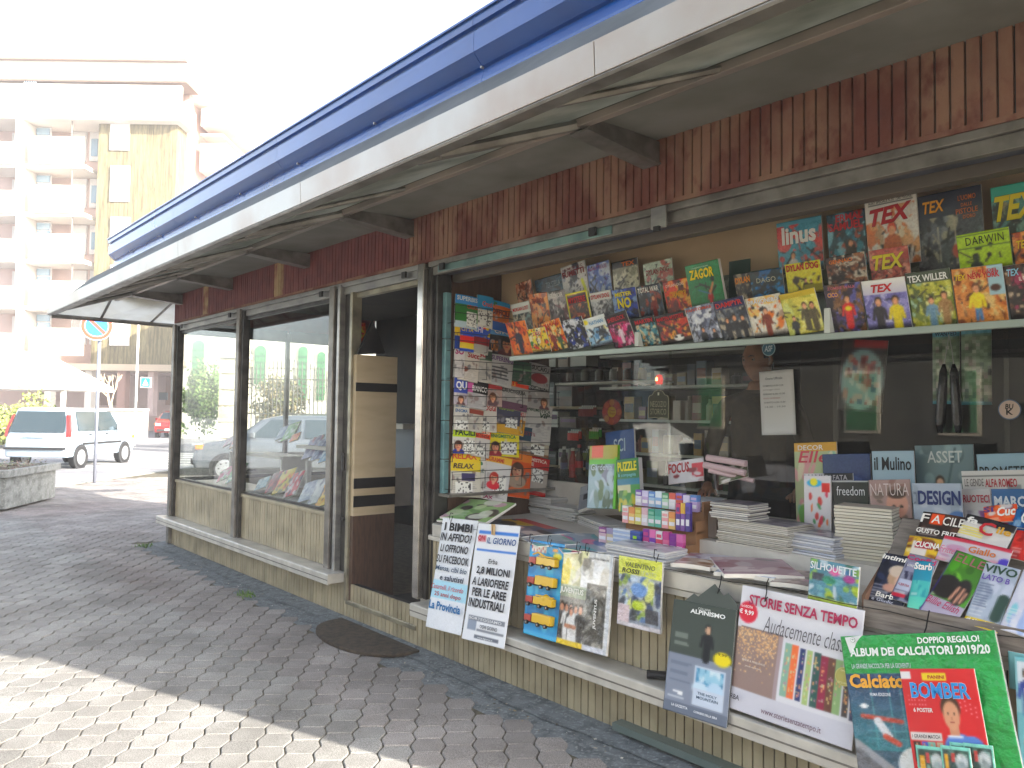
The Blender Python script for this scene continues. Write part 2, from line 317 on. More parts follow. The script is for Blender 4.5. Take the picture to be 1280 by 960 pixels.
def sheet_obj(name, W, H, t, art, M, parent=None, curl=0., edge='#e9e6df', back='#d8d4cc', material=None, wave=0., seed=0, **kw):
    """a booklet or board: a printed front grid over a block of pages"""
    ny, nx = art.a.shape[:2]
    xs = np.linspace(0, W, nx + 1); ys = np.linspace(0, H, ny + 1); XX, YY = np.meshgrid(xs, ys)
    ph = seed * 1.7
    ZZ = t + curl * (np.sin(np.pi * XX / W) - .5) * 1.0 + curl * .6 * (YY / H) ** 2 + wave * np.sin(7.3 * YY / H + ph) * np.sin(4.1 * XX / W + ph)
    V = np.stack([XX, YY, ZZ], -1).reshape(-1, 3)
    idx = np.arange((nx + 1) * (ny + 1)).reshape(ny + 1, nx + 1)
    F = np.stack([idx[:-1, :-1], idx[:-1, 1:], idx[1:, 1:], idx[1:, :-1]], -1).reshape(-1, 4)
    Vl = V.tolist(); Fl = F.tolist(); n0 = len(Vl)
    ring = list(idx[0, :]) + list(idx[1:, -1]) + list(idx[-1, -2::-1]) + list(idx[-2:0:-1, 0])
    step = max(1, len(ring) // 24); rr = ring[::step]
    # sides: drop every rim vertex by the thickness
    base = {}
    for i in ring:
        base[i] = len(Vl); p = Vl[i]; Vl.append([p[0], p[1], p[2] - max(t, .0006)])
    side = []
    for q in range(len(ring)):
        a_, b_ = ring[q], ring[(q + 1) % len(ring)]; side.append([b_, a_, base[a_], base[b_]])
    nF = len(Fl); Fl += [[int(x) for x in f] for f in side]
    if t < .004 and (wave or curl):
        kb = len(Vl); Vl += [[p[0], p[1], p[2] - max(t, .0006)] for p in Vl[:(nx + 1) * (ny + 1)]]; sx_ = 1
        bk = [[kb + int(q) for q in f[::-1]] for f in F.tolist()]; Fl += bk; nbk = len(bk) * 4
    else: Fl.append([int(base[i]) for i in ring[::-1]]); nbk = len(ring)
    me = bpy.data.meshes.new(name); me.from_pydata(Vl, [], Fl); me.materials.append(material or PRINT)
    a = art.a; gy_ = a.mean(-1, keepdims=True); a = np.clip(gy_ + (a - gy_) * 1.25, 0, 1); a = np.clip(.48 + (a - .48) * 1.14, 0, 1); c = np.where(a <= .04045, a / 12.92, ((a + .055) / 1.055) ** 2.4) * .86
    pad = np.pad(c, ((1, 1), (1, 1), (0, 0)), 'edge'); vc = (pad[:-1, :-1] + pad[1:, :-1] + pad[:-1, 1:] + pad[1:, 1:]) / 4
    sharp = kw.pop('sharp', False)
    if sharp: fc = np.repeat(c.reshape(-1, 1, 3), 4, 1)
    else: fc = .5 * vc.reshape(-1, 3)[F.reshape(-1)].reshape(-1, 4, 3) + .5 * np.repeat(c.reshape(-1, 1, 3), 4, 1)
    fc = np.concatenate([fc, np.ones((fc.shape[0], 4, 1))], -1).reshape(-1)
    at = me.color_attributes.new("Col", 'FLOAT_COLOR', 'CORNER'); n_side = len(side) * 4; nb = nbk
    rest = list(L4(edge)) * n_side + list(L4(back)) * nb
    at.data.foreach_set('color', np.concatenate([fc, np.array(rest)]))
    sm = np.zeros(len(me.polygons), bool); sm[:nF] = True; me.polygons.foreach_set('use_smooth', sm)
    me.update(); o = bpy.data.objects.new(name, me); COL.objects.link(o)
    if parent: o.parent = parent; o.matrix_local = M
    else: o.matrix_world = M
    return setp(o, **kw)
def res(W, H, px=.0048): return max(8, min(90, int(W / px))), max(8, min(110, int(H / px)))
def place(BL, BR, TL, plane, off=0.):
    """a rectangle on a real plane from three photo corners -> frame, width, height"""
    pt, n = plane; n = Vector(n).normalized(); pt = Vector(pt) + n * off
    a, b, c = (PP(*q, pt, n) for q in (BL, BR, TL)); ex = (b - a); W = ex.length; ex.normalize(); ey = n.cross(ex).normalized(); H = (c - a).dot(ey)
    sk = (c - a).dot(ex)
    r = math.atan2(sk, H) * .5; q = Matrix.Rotation(-r, 3, n)
    return frame(a, q @ ex, q @ ey, n), W, H
NMAG = 0
def mag(label, BL, BR, TL, plane, art, texts=(), off=0., t=.004, name='magazine', cat='magazine', group=None, curl=.003, material=None, px=.0045, ext=0., edge='#e6e3dc', wave=0., drop=0.):
    """art: function(nx, ny) -> Art"""
    global NMAG; NMAG += 1
    M, W, H = place(BL, BR, TL, plane, off)
    if drop: M = M @ Matrix.Translation((0, -drop, 0)); 
    nx, ny = res(W, H + drop, px)
    o = sheet_obj(name, W, H + drop, t, art(nx, ny), M, curl=curl, edge=edge, material=material, wave=wave, seed=NMAG, label=label, cat=cat, group=group)
    if texts: lettering('title', texts, W, H + drop, o, z=t + abs(curl) * 1.1 + abs(wave) + .0008, material=MATTE)
    return o
# ================================================================== GROUND
def ground_mat():
    M = bpy.data.materials.new("paver_surface"); M.use_nodes = True; N = M.node_tree.nodes; Lk = M.node_tree.links; b = N["Principled BSDF"]; b.inputs['Roughness'].default_value = .85
    g = N.new("ShaderNodeNewGeometry"); oi = N.new("ShaderNodeObjectInfo"); n1 = N.new("ShaderNodeTexNoise"); n1.inputs['Scale'].default_value = 240; n1.inputs['Detail'].default_value = 3
    n2 = N.new("ShaderNodeTexNoise"); n2.inputs['Scale'].default_value = 1.7; n2.inputs['Detail'].default_value = 5; n3 = N.new("ShaderNodeTexNoise"); n3.inputs['Scale'].default_value = 14; n3.inputs['Detail'].default_value = 6
    for n in (n1, n2, n3): Lk.new(g.outputs['Position'], n.inputs['Vector'])
    at = N.new("ShaderNodeAttribute"); at.attribute_name = "Col"
    r1 = N.new("ShaderNodeValToRGB"); r1.color_ramp.elements[0].position = .38; r1.color_ramp.elements[0].color = (.5, .5, .5, 1); r1.color_ramp.elements[1].position = .62; r1.color_ramp.elements[1].color = (1.35, 1.35, 1.35, 1)
    Lk.new(n1.outputs['Fac'], r1.inputs[0]); m1 = N.new("ShaderNodeMixRGB"); m1.blend_type = 'MULTIPLY'; m1.inputs[0].default_value = .8
    Lk.new(at.outputs['Color'], m1.inputs[1]); Lk.new(r1.outputs[0], m1.inputs[2])
    r2 = N.new("ShaderNodeValToRGB"); r2.color_ramp.elements[0].position = .35; r2.color_ramp.elements[0].color = (.62, .61, .60, 1); r2.color_ramp.elements[1].position = .62; r2.color_ramp.elements[1].color = (1.05, 1.05, 1.05, 1)
    Lk.new(n2.outputs['Fac'], r2.inputs[0]); m2 = N.new("ShaderNodeMixRGB"); m2.blend_type = 'MULTIPLY'; m2.inputs[0].default_value = .8; Lk.new(m1.outputs[0], m2.inputs[1]); Lk.new(r2.outputs[0], m2.inputs[2])
    r3 = N.new("ShaderNodeValToRGB"); r3.color_ramp.elements[0].position = .3; r3.color_ramp.elements[0].color = (.8, .78, .78, 1); r3.color_ramp.elements[1].position = .6
    Lk.new(n3.outputs['Fac'], r3.inputs[0]); m3 = N.new("ShaderNodeMixRGB"); m3.blend_type = 'MULTIPLY'; m3.inputs[0].default_value = .6; Lk.new(m2.outputs[0], m3.inputs[1]); Lk.new(r3.outputs[0], m3.inputs[2])
    Lk.new(m3.outputs[0], b.inputs['Base Color']); bp = N.new("ShaderNodeBump"); bp.inputs['Strength'].default_value = .5; bp.inputs['Distance'].default_value = .003
    Lk.new(n1.outputs['Fac'], bp.inputs['Height']); Lk.new(bp.outputs[0], b.inputs['Normal']); return M
PAVM = ground_mat()
ASPH = mat("pale_asphalt", '#8b8a8d', .9, c2='#77767a', nscale=.6, bump=.3, bscale=200, c3='#97969a')
JOINT = mat("sandy_joint", '#4a463a', .95, c2='#6a6350', nscale=40)
mb = MB(); mb.box((-160, -120, -.30), (160, 200, -.13)); mb.build('road', ASPH, kind='structure')
# raised paved square the kiosk stands on; its far edge is the kerb of the street
A1 = P(40, 612, 'z', 0); A2 = P(225, 586, 'z', 0); dk = (A2 - A1).normalized()
E1 = A1 - dk * 22; E2 = A1 + dk * 16
mb = MB(); ring = [(E1.x, E1.y), (40, -22), (40, 12), (E2.x + 4, E2.y)]
ring = [(E1.x, E1.y), (30, -24), (30, 12), (-12, 12), (E2.x, E2.y)]
mb.face([(x, y, -.0075) for x, y in ring]); n = len(ring)
for i in range(n):
    a, b = ring[i], ring[(i + 1) % n]; mb.face([(a[0], a[1], -.16), (b[0], b[1], -.16), (b[0], b[1], -.0075), (a[0], a[1], -.0075)])
pavement = mb.build('pavement', JOINT, kind='structure')
# kerb stones
mb = MB(); nrm = Vector((-dk.y, dk.x, 0)); L = (E2 - E1).length
kerb_me = None; k = 0
for i in range(int(L)):
    p0 = E1 + dk * i; km = MB(); Mx = frame((p0.x, p0.y, 0), dk, nrm, (0, 0, 1)); km.box((.005, -.06, -.15), (.995, .12, .006))
    if kerb_me is None: kerb_me = km.mesh('kerb_stone', CONC)
    inst(kerb_me, 'kerb_stone', pavement, Mx)
# pavers: hexagonal blocks in wavy rows
ang = math.radians(52); e1 = Vector((math.cos(ang), math.sin(ang))); e2 = Vector((-math.sin(ang), math.cos(ang)))
PW, PH, AM = .131, .134, .018
def hexa(jit, rx):
    w_, h_ = PW / 2 - .0035, PH / 2 - .0025
    return [(-w_ + AM * .5, -h_), (w_ - AM * .5 + 0, -h_), (w_ + AM * .5, 0 - .012), (w_ + AM * .5, .012), (w_ - AM * .5, h_), (-w_ + AM * .5, h_), (-w_ - AM * .5, .012), (-w_ - AM * .5, -.012)]
def hexa_s():
    w_, h_ = PW / 2 - .0042, PH / 2 - .0022; a = AM / 2
    return [(-w_ + a, -h_), (w_ - a, -h_), (w_ + a * .8, -h_ * .22), (w_ + a, 0), (w_ + a * .8, h_ * .22), (w_ - a, h_), (-w_ + a, h_), (-w_ - a * .8, h_ * .22), (-w_ - a, 0), (-w_ - a * .8, -h_ * .22)]
HX = hexa_s()
def paver_faces(mb, cx, cy, z, col, tilt=(0, 0)):
    out = []; top = []; b = .003
    for x, y in HX:
        X = cx + e1.x * x + e2.x * y; Y = cy + e1.y * x + e2.y * y; out.append((X, Y, z - b + tilt[0] * x + tilt[1] * y))
        s_ = .95; X = cx + e1.x * x * s_ + e2.x * y * s_; Y = cy + e1.y * x * s_ + e2.y * y * s_; top.append((X, Y, z + tilt[0] * x + tilt[1] * y))
    n = len(HX); mb.face(top, col)
    for i in range(n):
        j = (i + 1) % n; mb.face([out[i], out[j], top[j], top[i]], col)
        mb.face([(out[i][0], out[i][1], -.009), (out[j][0], out[j][1], -.009), out[j], out[i]], col)
rg = random.Random(3); cells = []
for i in range(-150, 60):
    for j in range(-40, 190):
        X = e1.x * i * PW + e2.x * (j + (i % 2) * .5) * PH; Y = e1.y * i * PW + e2.y * (j + (i % 2) * .5) * PH - 1.2
        if Y > -.30 and X > -8.7 and X < .1: continue
        if Y > 4 or Y < -4.6 or X > -.3 or X < -17: continue
        # keep what the street view can see
        d = Vector((X - CAM_LOC.x, Y - CAM_LOC.y, -CAM_LOC.z)); c = RC.T @ np.array(d)
        if c[2] < .5: continue
        u = 640 + FPX * c[0] / c[2]; v = 480 + FPX * c[1] / c[2]
        if u < -260 or u > 1500 or v > 1250: continue
        if (Vector((X, Y, 0)) - A1).dot(nrm) > -.15: continue
        cells.append((c[2], X, Y, u, v))
cells.sort(); near = [q for q in cells if -20 < q[3] < 1300 and q[4] < 985][:300]; nearset = set((q[1], q[2]) for q in near)
def pav_col(X, Y):
    k = mnoise.noise(Vector((X * .45, Y * .8, 3.1))); red = max(0, min(1, (k - .02) * 2.0)) * (.7 if Y > -1.3 and X < -3 else .12)
    if Y > -.85: red = min(.8, red + .3)
    b = .575 + rg.uniform(-.04, .04); a = np.array((b * 1.0, b * .99, b * .965)) * (1 - red) + np.array((b * .96, b * .87, b * .85)) * red
    return tuple(np.clip(a * 1.02, 0, 1))
pav_variants = []
for q in near:
    mb = MB(); paver_faces(mb, 0, 0, 0, pav_col(q[1], q[2]), (rg.uniform(-.012, .012), rg.uniform(-.012, .012)))
    mb.build('paver', PAVM, pavement, M=Matrix.Translation((q[1], q[2], rg.uniform(-.0015, .0015))))
mb = MB()
for q in cells:
    if (q[1], q[2]) in nearset: continue
    paver_faces(mb, q[1], q[2], rg.uniform(-.0015, .0015), pav_col(q[1], q[2]), (rg.uniform(-.012, .012), rg.uniform(-.012, .012)))
mb.build('far_pavers', PAVM, pavement, kind='stuff')
print('pavers', len(cells), 'near', len(near))
# cement strip along the kiosk foot, white road markings
mb = MB()
xs = [-8.6 + i * .12 for i in range(74)]
for a, b in zip(xs[:-1], xs[1:]):
    def ed(x): return -.16 - .05 * mnoise.noise(Vector((x * 2.1, .3, 0))) - .03 * mnoise.noise(Vector((x * 7.1, 2.3, 0)))
    mb.face([(a, ed(a), .002), (b, ed(b), .002), (b, .0, .012), (a, .0, .012)])
mb.build('cement_strip', CONCD, kind='structure')
mb = MB(); mb.face([(-8.6, -.34, -.004), (.2, -.34, -.004), (.2, .02, -.004), (-8.6, .02, -.004)]); mb.build('strip_bed', CONCD, kind='structure')
WPAINT = mat("road_paint", '#d2d0cb', .7, c2='#a5a4a2', nscale=9)
mb = MB()
for k in range(7):
    o_ = E2 + nrm * (1.2) - dk * (2.5 + k * 1.1); mb.face([tuple((o_ + dk * 0) + Vector((0, 0, -.124))), tuple(o_ + dk * .5 + Vector((0, 0, -.124))), tuple(o_ + dk * .5 + nrm * 4 + Vector((0, 0, -.124))), tuple(o_ + nrm * 4 + Vector((0, 0, -.124)))])
mb.build('road_marking', WPAINT, kind='structure')
mb = MB(); rg = random.Random(15)
for i in range(420):
    x = rg.uniform(-8.6, -.3); y = -.16 - abs(rg.gauss(0, .10)) if rg.random() < .6 else rg.uniform(-3.2, -.2); s_ = rg.uniform(.003, .011); a = rg.uniform(0, 6.3); d1 = Vector((math.cos(a), math.sin(a), rg.uniform(-.2, .2))) * s_; d2 = Vector((-math.sin(a), math.cos(a), rg.uniform(-.2, .3))) * s_ * rg.uniform(.3, .9); p = Vector((x, y, .006)); mb.face([p - d1, p - d2, p + d1, p + d2], rg.choice(['#6c5c48', '#8c7c60', '#4c463e', '#a09a8c', '#c8c4ba']))
mb.build('litter_grit', MATTE, kind='stuff')
# small weeds at the strip
mb = MB(); rg = random.Random(5)
for cx, cy in ((-8.45, -.25), (-5.75, -.28)):
    for i in range(60):
        x = cx + rg.gauss(0, .05); y = cy + rg.gauss(0, .035); h = rg.uniform(.015, .045); a = rg.uniform(0, 6.3); dx, dy = math.cos(a) * .006, math.sin(a) * .006; lx, ly = rg.uniform(-.02, .02), rg.uniform(-.02, .02)
        mb.face([(x - dx, y - dy, 0), (x + dx, y + dy, 0), (x + lx, y + ly, h)])
setp(mb.build('weeds', mat("weed_green", '#5c7a3a', .8)), 'tufts of green weeds in the cement strip at the kiosk foot', kind='stuff')
# door mat
mb = MB(); pts = []
for i in range(17):
    t = math.pi * i / 16; pts.append((-4.22 - .46 * math.cos(t) * (1 if abs(math.cos(t)) < .98 else 1), -.07 - .33 * (math.sin(t) ** .7)))
mb.face([(x, y, .020) for x, y in reversed(pts)][::-1] if False else [(x, y, .020) for x, y in pts])
for i in range(len(pts)):
    a, b = pts[i], pts[(i + 1) % len(pts)]; mb.face([(a[0], a[1], .002), (b[0], b[1], .002), (b[0], b[1], .020), (a[0], a[1], .020)])
mb.build('door_mat', mat("brown_coir", '#4f4438', .95, c2='#3a322b', nscale=30, bump=1., bscale=300), label='half round dark brown door mat lying in front of the open door', cat='door mat')

# ================================================================== KIOSK
X0, X1 = -8.40, .04
kiosk = empty('newsagent_kiosk', (X0, 0, 0), label='long newsagent kiosk with red slatted fascia, blue roof edge and glass windows', cat='kiosk')
KM = Matrix.Translation((-X0, 0, 0))       # children are written in world coordinates
def kp(mb, name, mats, **kw): return mb.build(name, mats, kiosk, M=KM, **kw)
SW = .045
def slats(name, xa, xb, y, z0, z1, matf, t=.012, gap=.0065, maxn=300, back=None, y1=None):
    n = int(round((xb - xa) / SW)); w_ = (xb - xa) / n; meshes = {}
    order = sorted(range(n), key=lambda i: -i); rest = MB()
    for i in order:
        mt = matf(xa + i * w_)
        if n - 1 - i < maxn:
            if mt.name not in meshes:
                b = MB(); g = gap / 2; b.box((g, -t, 0), (w_ - g, 0, z1 - z0)); meshes[mt.name] = b.mesh(name, mt)
            inst(meshes[mt.name], name, kiosk, KM @ Matrix.Translation((xa + i * w_, y + (i * 37 % 5) * .0004, z0)))
# walls behind the slats
mb = MB(); mb.box((X0, .003, 0), (X1, .04, .235)); kp(mb, 'base_wall', DARK)
def basemat(x): return CREAM
slats('base_slat', X0, X1, 0, .004, .236, basemat)
mb = MB(); mb.prism([(.0, .24), (.04, .24), (.04, .30), (.0, .30)], X0, -4.74); mb.prism([(.0, .24), (.04, .24), (.04, .30), (.0, .30)], -3.86, X1); kp(mb, 'ledge_backing', ALUL)
for xa, xb in ((X0 - .07, -4.75), (-3.76, X1)):
    mb = MB(); mb.prism([(-.145, .232), (-.13, .232), (-.13, .238), (-.012, .238), (-.002, .30), (-.135, .305), (-.145, .300)], xa, xb); kp(mb, 'ledge', ALUL, bevel=.003)
    mb = MB(); mb.box((xa, -.1475, .262), (xb, -.1452, .268)); kp(mb, 'ledge_groove', STEEL)
# panels between ledge and sill
for xa, xb in ((X0 + .06, -6.72), (-6.62, -4.98), (-3.80, X1)):
    mb = MB(); mb.box((xa, .014, .30), (xb, .04, .665)); kp(mb, 'panel_backing', DARK)
    slats('panel_slat', xa, xb, .012, .303, .655 if xa < -4 else .66, basemat)
    mb = MB(); mb.prism([(-.012, .655), (.05, .655), (.05, .685), (-.004, .685), (-.012, .68)], xa, xb); kp(mb, 'panel_cap', CREAM if xa < -4 else ALUL, bevel=.002)
# posts
for x in (X0 - .0, -6.67, -4.96):
    mb = MB(); mb.box((x - .04, -.050, .02 if x == X0 else .30), (x + .03, .05, 2.30)); kp(mb, 'post', STEEL, bevel=.004)
    mb = MB(); mb.box((x + .031, -.030, .305), (x + .075, .03, 2.28)); kp(mb, 'window_jamb', BRONZE)
mb = MB(); mb.box((-4.925 + .04, -.045, .30), (-4.925 + .075, .01, 2.30)); kp(mb, 'post', ALU, bevel=.003)
mb = MB(); mb.box((-3.875, -.055, .30), (-3.815, .05, 2.31)); kp(mb, 'post', mat("bright_polished_post", '#c3beb6', .22, .85, c2='#96928d', nscale=3, stretch=(1, 1, 3)), bevel=.004)
mb = MB(); mb.box((-3.810, -.02, .30), (-3.775, .12, 2.28)); kp(mb, 'shutter_jamb', BRONZE, bevel=.003)
mb = MB(); mb.box((-3.770, .0, .30), (-3.74, .10, 2.26)); kp(mb, 'shutter_jamb', BRONZE, bevel=.003)
# header rails
for xa, xb in ((X0, -3.9), (-3.80, X1)):
    mb = MB(); mb.prism([(-.03, 2.285), (.03, 2.285), (.03, 2.315), (-.03, 2.315)], xa, xb); mb.prism([(-.012, 2.235), (.02, 2.235), (.02, 2.284), (-.012, 2.284)], xa, xb); kp(mb, 'header_rail', ALU if xa < -5 else STEEL, bevel=.003)
for xa, xb in ((X0 + .08, -6.72), (-6.60, -5.0)):
    mb = MB(); mb.box((xa, .004, 2.205), (xb, .03, 2.232)); kp(mb, 'window_frame', BRONZE)
    mb = MB(); mb.box((xa, .004, .686), (xb, .03, .705)); kp(mb, 'window_frame', BRONZE)
    mb = MB(); mb.box((xa, .014, .705), (xb, .020, 2.205)); kp(mb, 'window_pane', GLASS)
RAILB = mat("blue_grey_rail", '#4b4f63', .4, .4, c2='#3a3c48', nscale=5)
mb = MB(); mb.prism([(.03, 2.245), (.10, 2.245), (.10, 2.31), (.03, 2.31)], -3.74, X1); kp(mb, 'shutter_track', RAILB, bevel=.003)
mb = MB(); mb.prism([(.11, 2.205), (.17, 2.205), (.17, 2.26), (.11, 2.26)], -3.74, X1); kp(mb, 'inner_track', mat("brown_track", '#5f564c', .5, .3), bevel=.003)
mb = MB(); mb.prism([(-.018, 2.245), (.0285, 2.245), (.0285, 2.2845), (-.018, 2.2845)], -3.72, -2.35); kp(mb, 'track_cover', mat("teal_track_cover", '#7fa09b', .35, .3, c2='#5d7b7a', nscale=6), bevel=.003)
for x in (-8.2, -6.9, -5.15, -4.05, -3.65, -2.45):
    mb = MB(); mb.box((x - .022, -.045, 2.248), (x + .022, -.0305, 2.288)); kp(mb, 'roller_clip', BLACK, bevel=.002)
mb = MB(); mb.box((-2.10, -.045, 2.215), (-2.02, -.032, 2.31)); kp(mb, 'bracket_plate', ALU, bevel=.002)
mb = MB(); mb.box((-2.075, -.06, 2.20), (-2.045, -.046, 2.222)); kp(mb, 'bracket_bolt', BLACK)
# fascia: red in the old part, worn red wood to the right, three bare patches
mb = MB(); mb.box((X0, -.010, 2.318), (X1, .05, 2.618)); kp(mb, 'fascia_board', DARK)
def fm(x):
    if -6.02 < x < -5.84 or -7.62 < x < -7.52: return WOODT
    return REDP if x < -4.02 else REDW
slats('fascia_slat', X0 - .03, X1, -.012, 2.335, 2.615, fm, t=.016, gap=.0075)
mb = MB(); mb.prism([(-.034, 2.316), (-.012, 2.316), (-.012, 2.336), (-.030, 2.336)], X0 - .03, X1); kp(mb, 'fascia_trim', REDW)
mb = MB(); mb.box((X0 - .045, -.03, 2.316), (X0 - .031, 2.4, 2.615)); kp(mb, 'fascia_end', REDP)
# ceiling, back wall, floor
mb = MB(); mb.box((X0, .05, 2.56), (X1, 2.45, 2.62)); kp(mb, 'ceiling', DARK)
mb = MB(); mb.box((X0, 2.40, .0), (X1, 2.45, 2.56)); kp(mb, 'back_wall', DARK)
mb = MB(); mb.box((X1 - .05, .05, .0), (X1 + .0, 2.40, 2.56)); kp(mb, 'end_wall', DARK)
mb = MB(); mb.box((X0 + .02, .04, .03), (X1 - .05, 2.40, .095)); kp(mb, 'floor', FLOORM)
# glazed end wall
for y0, y1 in ((.06, 1.2), (1.24, 2.40)):
    mb = MB(); mb.box((X0 - .01, y0, 2.205), (X0 + .03, y1, 2.335)); kp(mb, 'end_window_frame', BRONZE)
    mb = MB(); mb.box((X0 - .01, y0, .66), (X0 + .03, y1, .70)); kp(mb, 'end_window_frame', BRONZE)
    mb = MB(); mb.box((X0 + .008, y0, .70), (X0 + .014, y1, 2.205)); kp(mb, 'end_pane', GLASS)
mb = MB(); mb.box((X0 - .02, 1.2, .0), (X0 + .03, 1.24, 2.3)); kp(mb, 'post', STEEL)
mb = MB(); mb.box((X0, .05, .0), (X0 + .03, 2.40, .66)); kp(mb, 'end_panel', CREAM)
# awning
AW = -.97; ZL = 2.39; XE = X0 - .97
mb = MB(); mb.prism([(-.012, 2.612), (-.50, 2.585), (-.50, 2.60), (-.012, 2.630)], XE + .45, X1); kp(mb, 'soffit', SOFFIT)
mb = MB(); mb.prism([(-.50, 2.555), (-.465, 2.555), (-.465, 2.59), (-.50, 2.59)], XE + .45, X1); kp(mb, 'awning_rail', mat("pinkish_bare_metal", '#a99a90', .4, .4, c2='#8d857f', nscale=3), bevel=.003)
yb, zb = -.50, 2.59; ya, za = -.965, 2.425
xs = [XE + .02 + i * (X1 - XE - .02) / 11 for i in range(12)]
for a, b in zip(xs[:-1], xs[1:]):
    a2 = max(a, XE + .47) if a < XE + .4 else a
    mb = MB(); mb.face([(a, ya, za), (b, ya, za), (b, yb, zb), (a2, yb, zb)]); mb.face([(a, ya, za + .006), (a2, yb, zb + .006), (b, yb, zb + .006), (b, ya, za + .006)]); kp(mb, 'awning_sheet', FIBRE)
mb = MB(); mb.prism([(-.97, ZL + .005), (-1.03, ZL), (-1.035, ZL + .008), (-1.035, ZL + .012), (-.97, ZL + .03)], XE, X1 + .02); kp(mb, 'gutter_lip', STEEL)
segx = [XE, -7.35, -5.2, -3.43, -1.52, X1 + .02]
for a, b in zip(segx[:-1], segx[1:]):
    mb = MB(); mb.prism([(-1.038, ZL + .013), (-.965, ZL + .031), (-.965, ZL + .125), (-1.044, ZL + .118)], a + .0015, b - .0015); kp(mb, 'awning_front_plate', WPLATE, bevel=.002)
mb = MB(); mb.face([(XE + .1, -.98, 2.508), (X1, -.98, 2.508), (X1, -.69, 2.80), (XE + .3, -.69, 2.80)]); mb.face([(XE + .1, -.975, 2.506), (XE + .3, -.685, 2.798), (X1, -.685, 2.798), (X1, -.975, 2.506)]); kp(mb, 'sign_strip', SIGNP)
# ribs: diagonal struts and heavier brackets
for i, x in enumerate([-8.55, -7.55, -6.5, -5.9, -5.3, -4.35, -3.35, -2.25, -1.45, -.5]):
    mb = MB(); mb.tube([(x - .32, -.95, 2.418), (x, -.49, 2.572)], .013, 6); kp(mb, 'awning_strut', STEEL)
for x in (-8.3, -6.95, -5.45, -4.05, -2.15, -.30):
    mb = MB()
    for dx in (0, .07):
        mb.prism([(-.02, 2.50), (-.47, 2.535), (-.49, 2.60), (-.02, 2.60)], x + dx, x + dx + .012)
    mb.prism([(-.02, 2.498), (-.49, 2.533), (-.49, 2.541), (-.02, 2.506)], x - .008, x + .09); kp(mb, 'bracket_arm', STEEL)
    mb = MB(); mb.tube([(x + .03, -.48, 2.57), (x - .25, -.96, 2.41)], .022, 6); kp(mb, 'awning_rafter', STEEL)
# awning wrapped round the left end
mb = MB(); mb.tube([(XE + .01, -1.0, ZL), (XE + .01, 3.2, ZL)], .024, 8); kp(mb, 'end_rail', STEEL)
ENDP = translucent_mat("pale_end_panel", '#ece8dc', '#dcd6c6')
ys = [-1.0, -.52, .0, .7, 1.5, 2.4, 3.2]
for a, b in zip(ys[:-1], ys[1:]):
    inner = lambda y: (X0 - .05 if y > -.02 else X0 - .05 + (y) * .9, 2.60)
    pa = (XE + .02, a, ZL + .02); pb = (XE + .02, b, ZL + .02); ia = (inner(a)[0], max(a, a), 2.60 if a > -.6 else ZL + .03); ib = (inner(b)[0], b, 2.60)
    mb = MB(); mb.face([pa, pb, ib, ia]); kp(mb, 'end_sheet', ENDP)
    mb = MB(); mb.tube([pa, (ia[0], a, ia[2])], .014, 6); kp(mb, 'end_strut', STEEL)
# roof with stepped blue edge
XR = X0 - .22
mb = MB(); prof = [(-.655, 3.135), (-.655, 3.098), (-.635, 3.094), (-.635, 3.078), (-.648, 3.074), (-.648, 2.985), (-.60, 2.935), (-.585, 2.93), (-.60, 2.875), (-.60, 2.858), (-.50, 2.845), (.3, 2.845), (.3, 3.135)]
js = [XR, -6.6, -4.6, -2.6, -.9, X1 + .05]
for a, b in zip(js[:-1], js[1:]):
    mb = MB(); mb.prism([(y + .0008 * math.sin(a * 3 + z * 9), z) for y, z in prof], a + .001, b - .0015); kp(mb, 'roof_edge', BLUE)
mb = MB(); mb.box((XR + .12, -.40, 2.62), (X1, 2.75, 2.8449)); kp(mb, 'roof_core', DARK)
mb = MB(); mb.box((XR + .02, .3, 2.846), (X1, 2.95, 3.12)); kp(mb, 'roof_slab', SOFFIT)
mb = MB(); mb.box((XR + .06, -.585, 2.60), (XR + .14, -.50, 2.857)); kp(mb, 'roof_prop', STEEL)
mb = MB(); mb.prism([(-.665, 3.145), (.3, 3.145), (.3, 3.136), (-.665, 3.136)], XR - .01, X1 + .06); kp(mb, 'roof_cap', BLUE)
for x in np.arange(-8, 0, .9):
    mb = MB(); mb.tube([(x, -.592, 2.93), (x, -.606, 2.93)], .006, 6); kp(mb, 'rivet', ALU)
# remains of green letters on the sign sheet
SL = Vector((0, .29, .292)).normalized()
Ms = frame((0, -.9815, 2.506), (1, 0, 0), SL, Vector((1, 0, 0)).cross(SL))
art = [('TABACCHI', .02, .04, .8, .34, '#b3c274', {'b': .03, 'o': '#a9ccd8'})]
so = lettering('sign_letters', art, 2.9, .26, kiosk, M=KM @ Matrix.Translation((-2.7, 0, 0)) @ Ms, z=.003)
# lower metal step on the right
mb = MB(); mb.box((-2.27, -.075, .03), (X1, -.012, .06)); kp(mb, 'foot_channel', mat("green_grey_metal", '#6f7d7a', .4, .4))
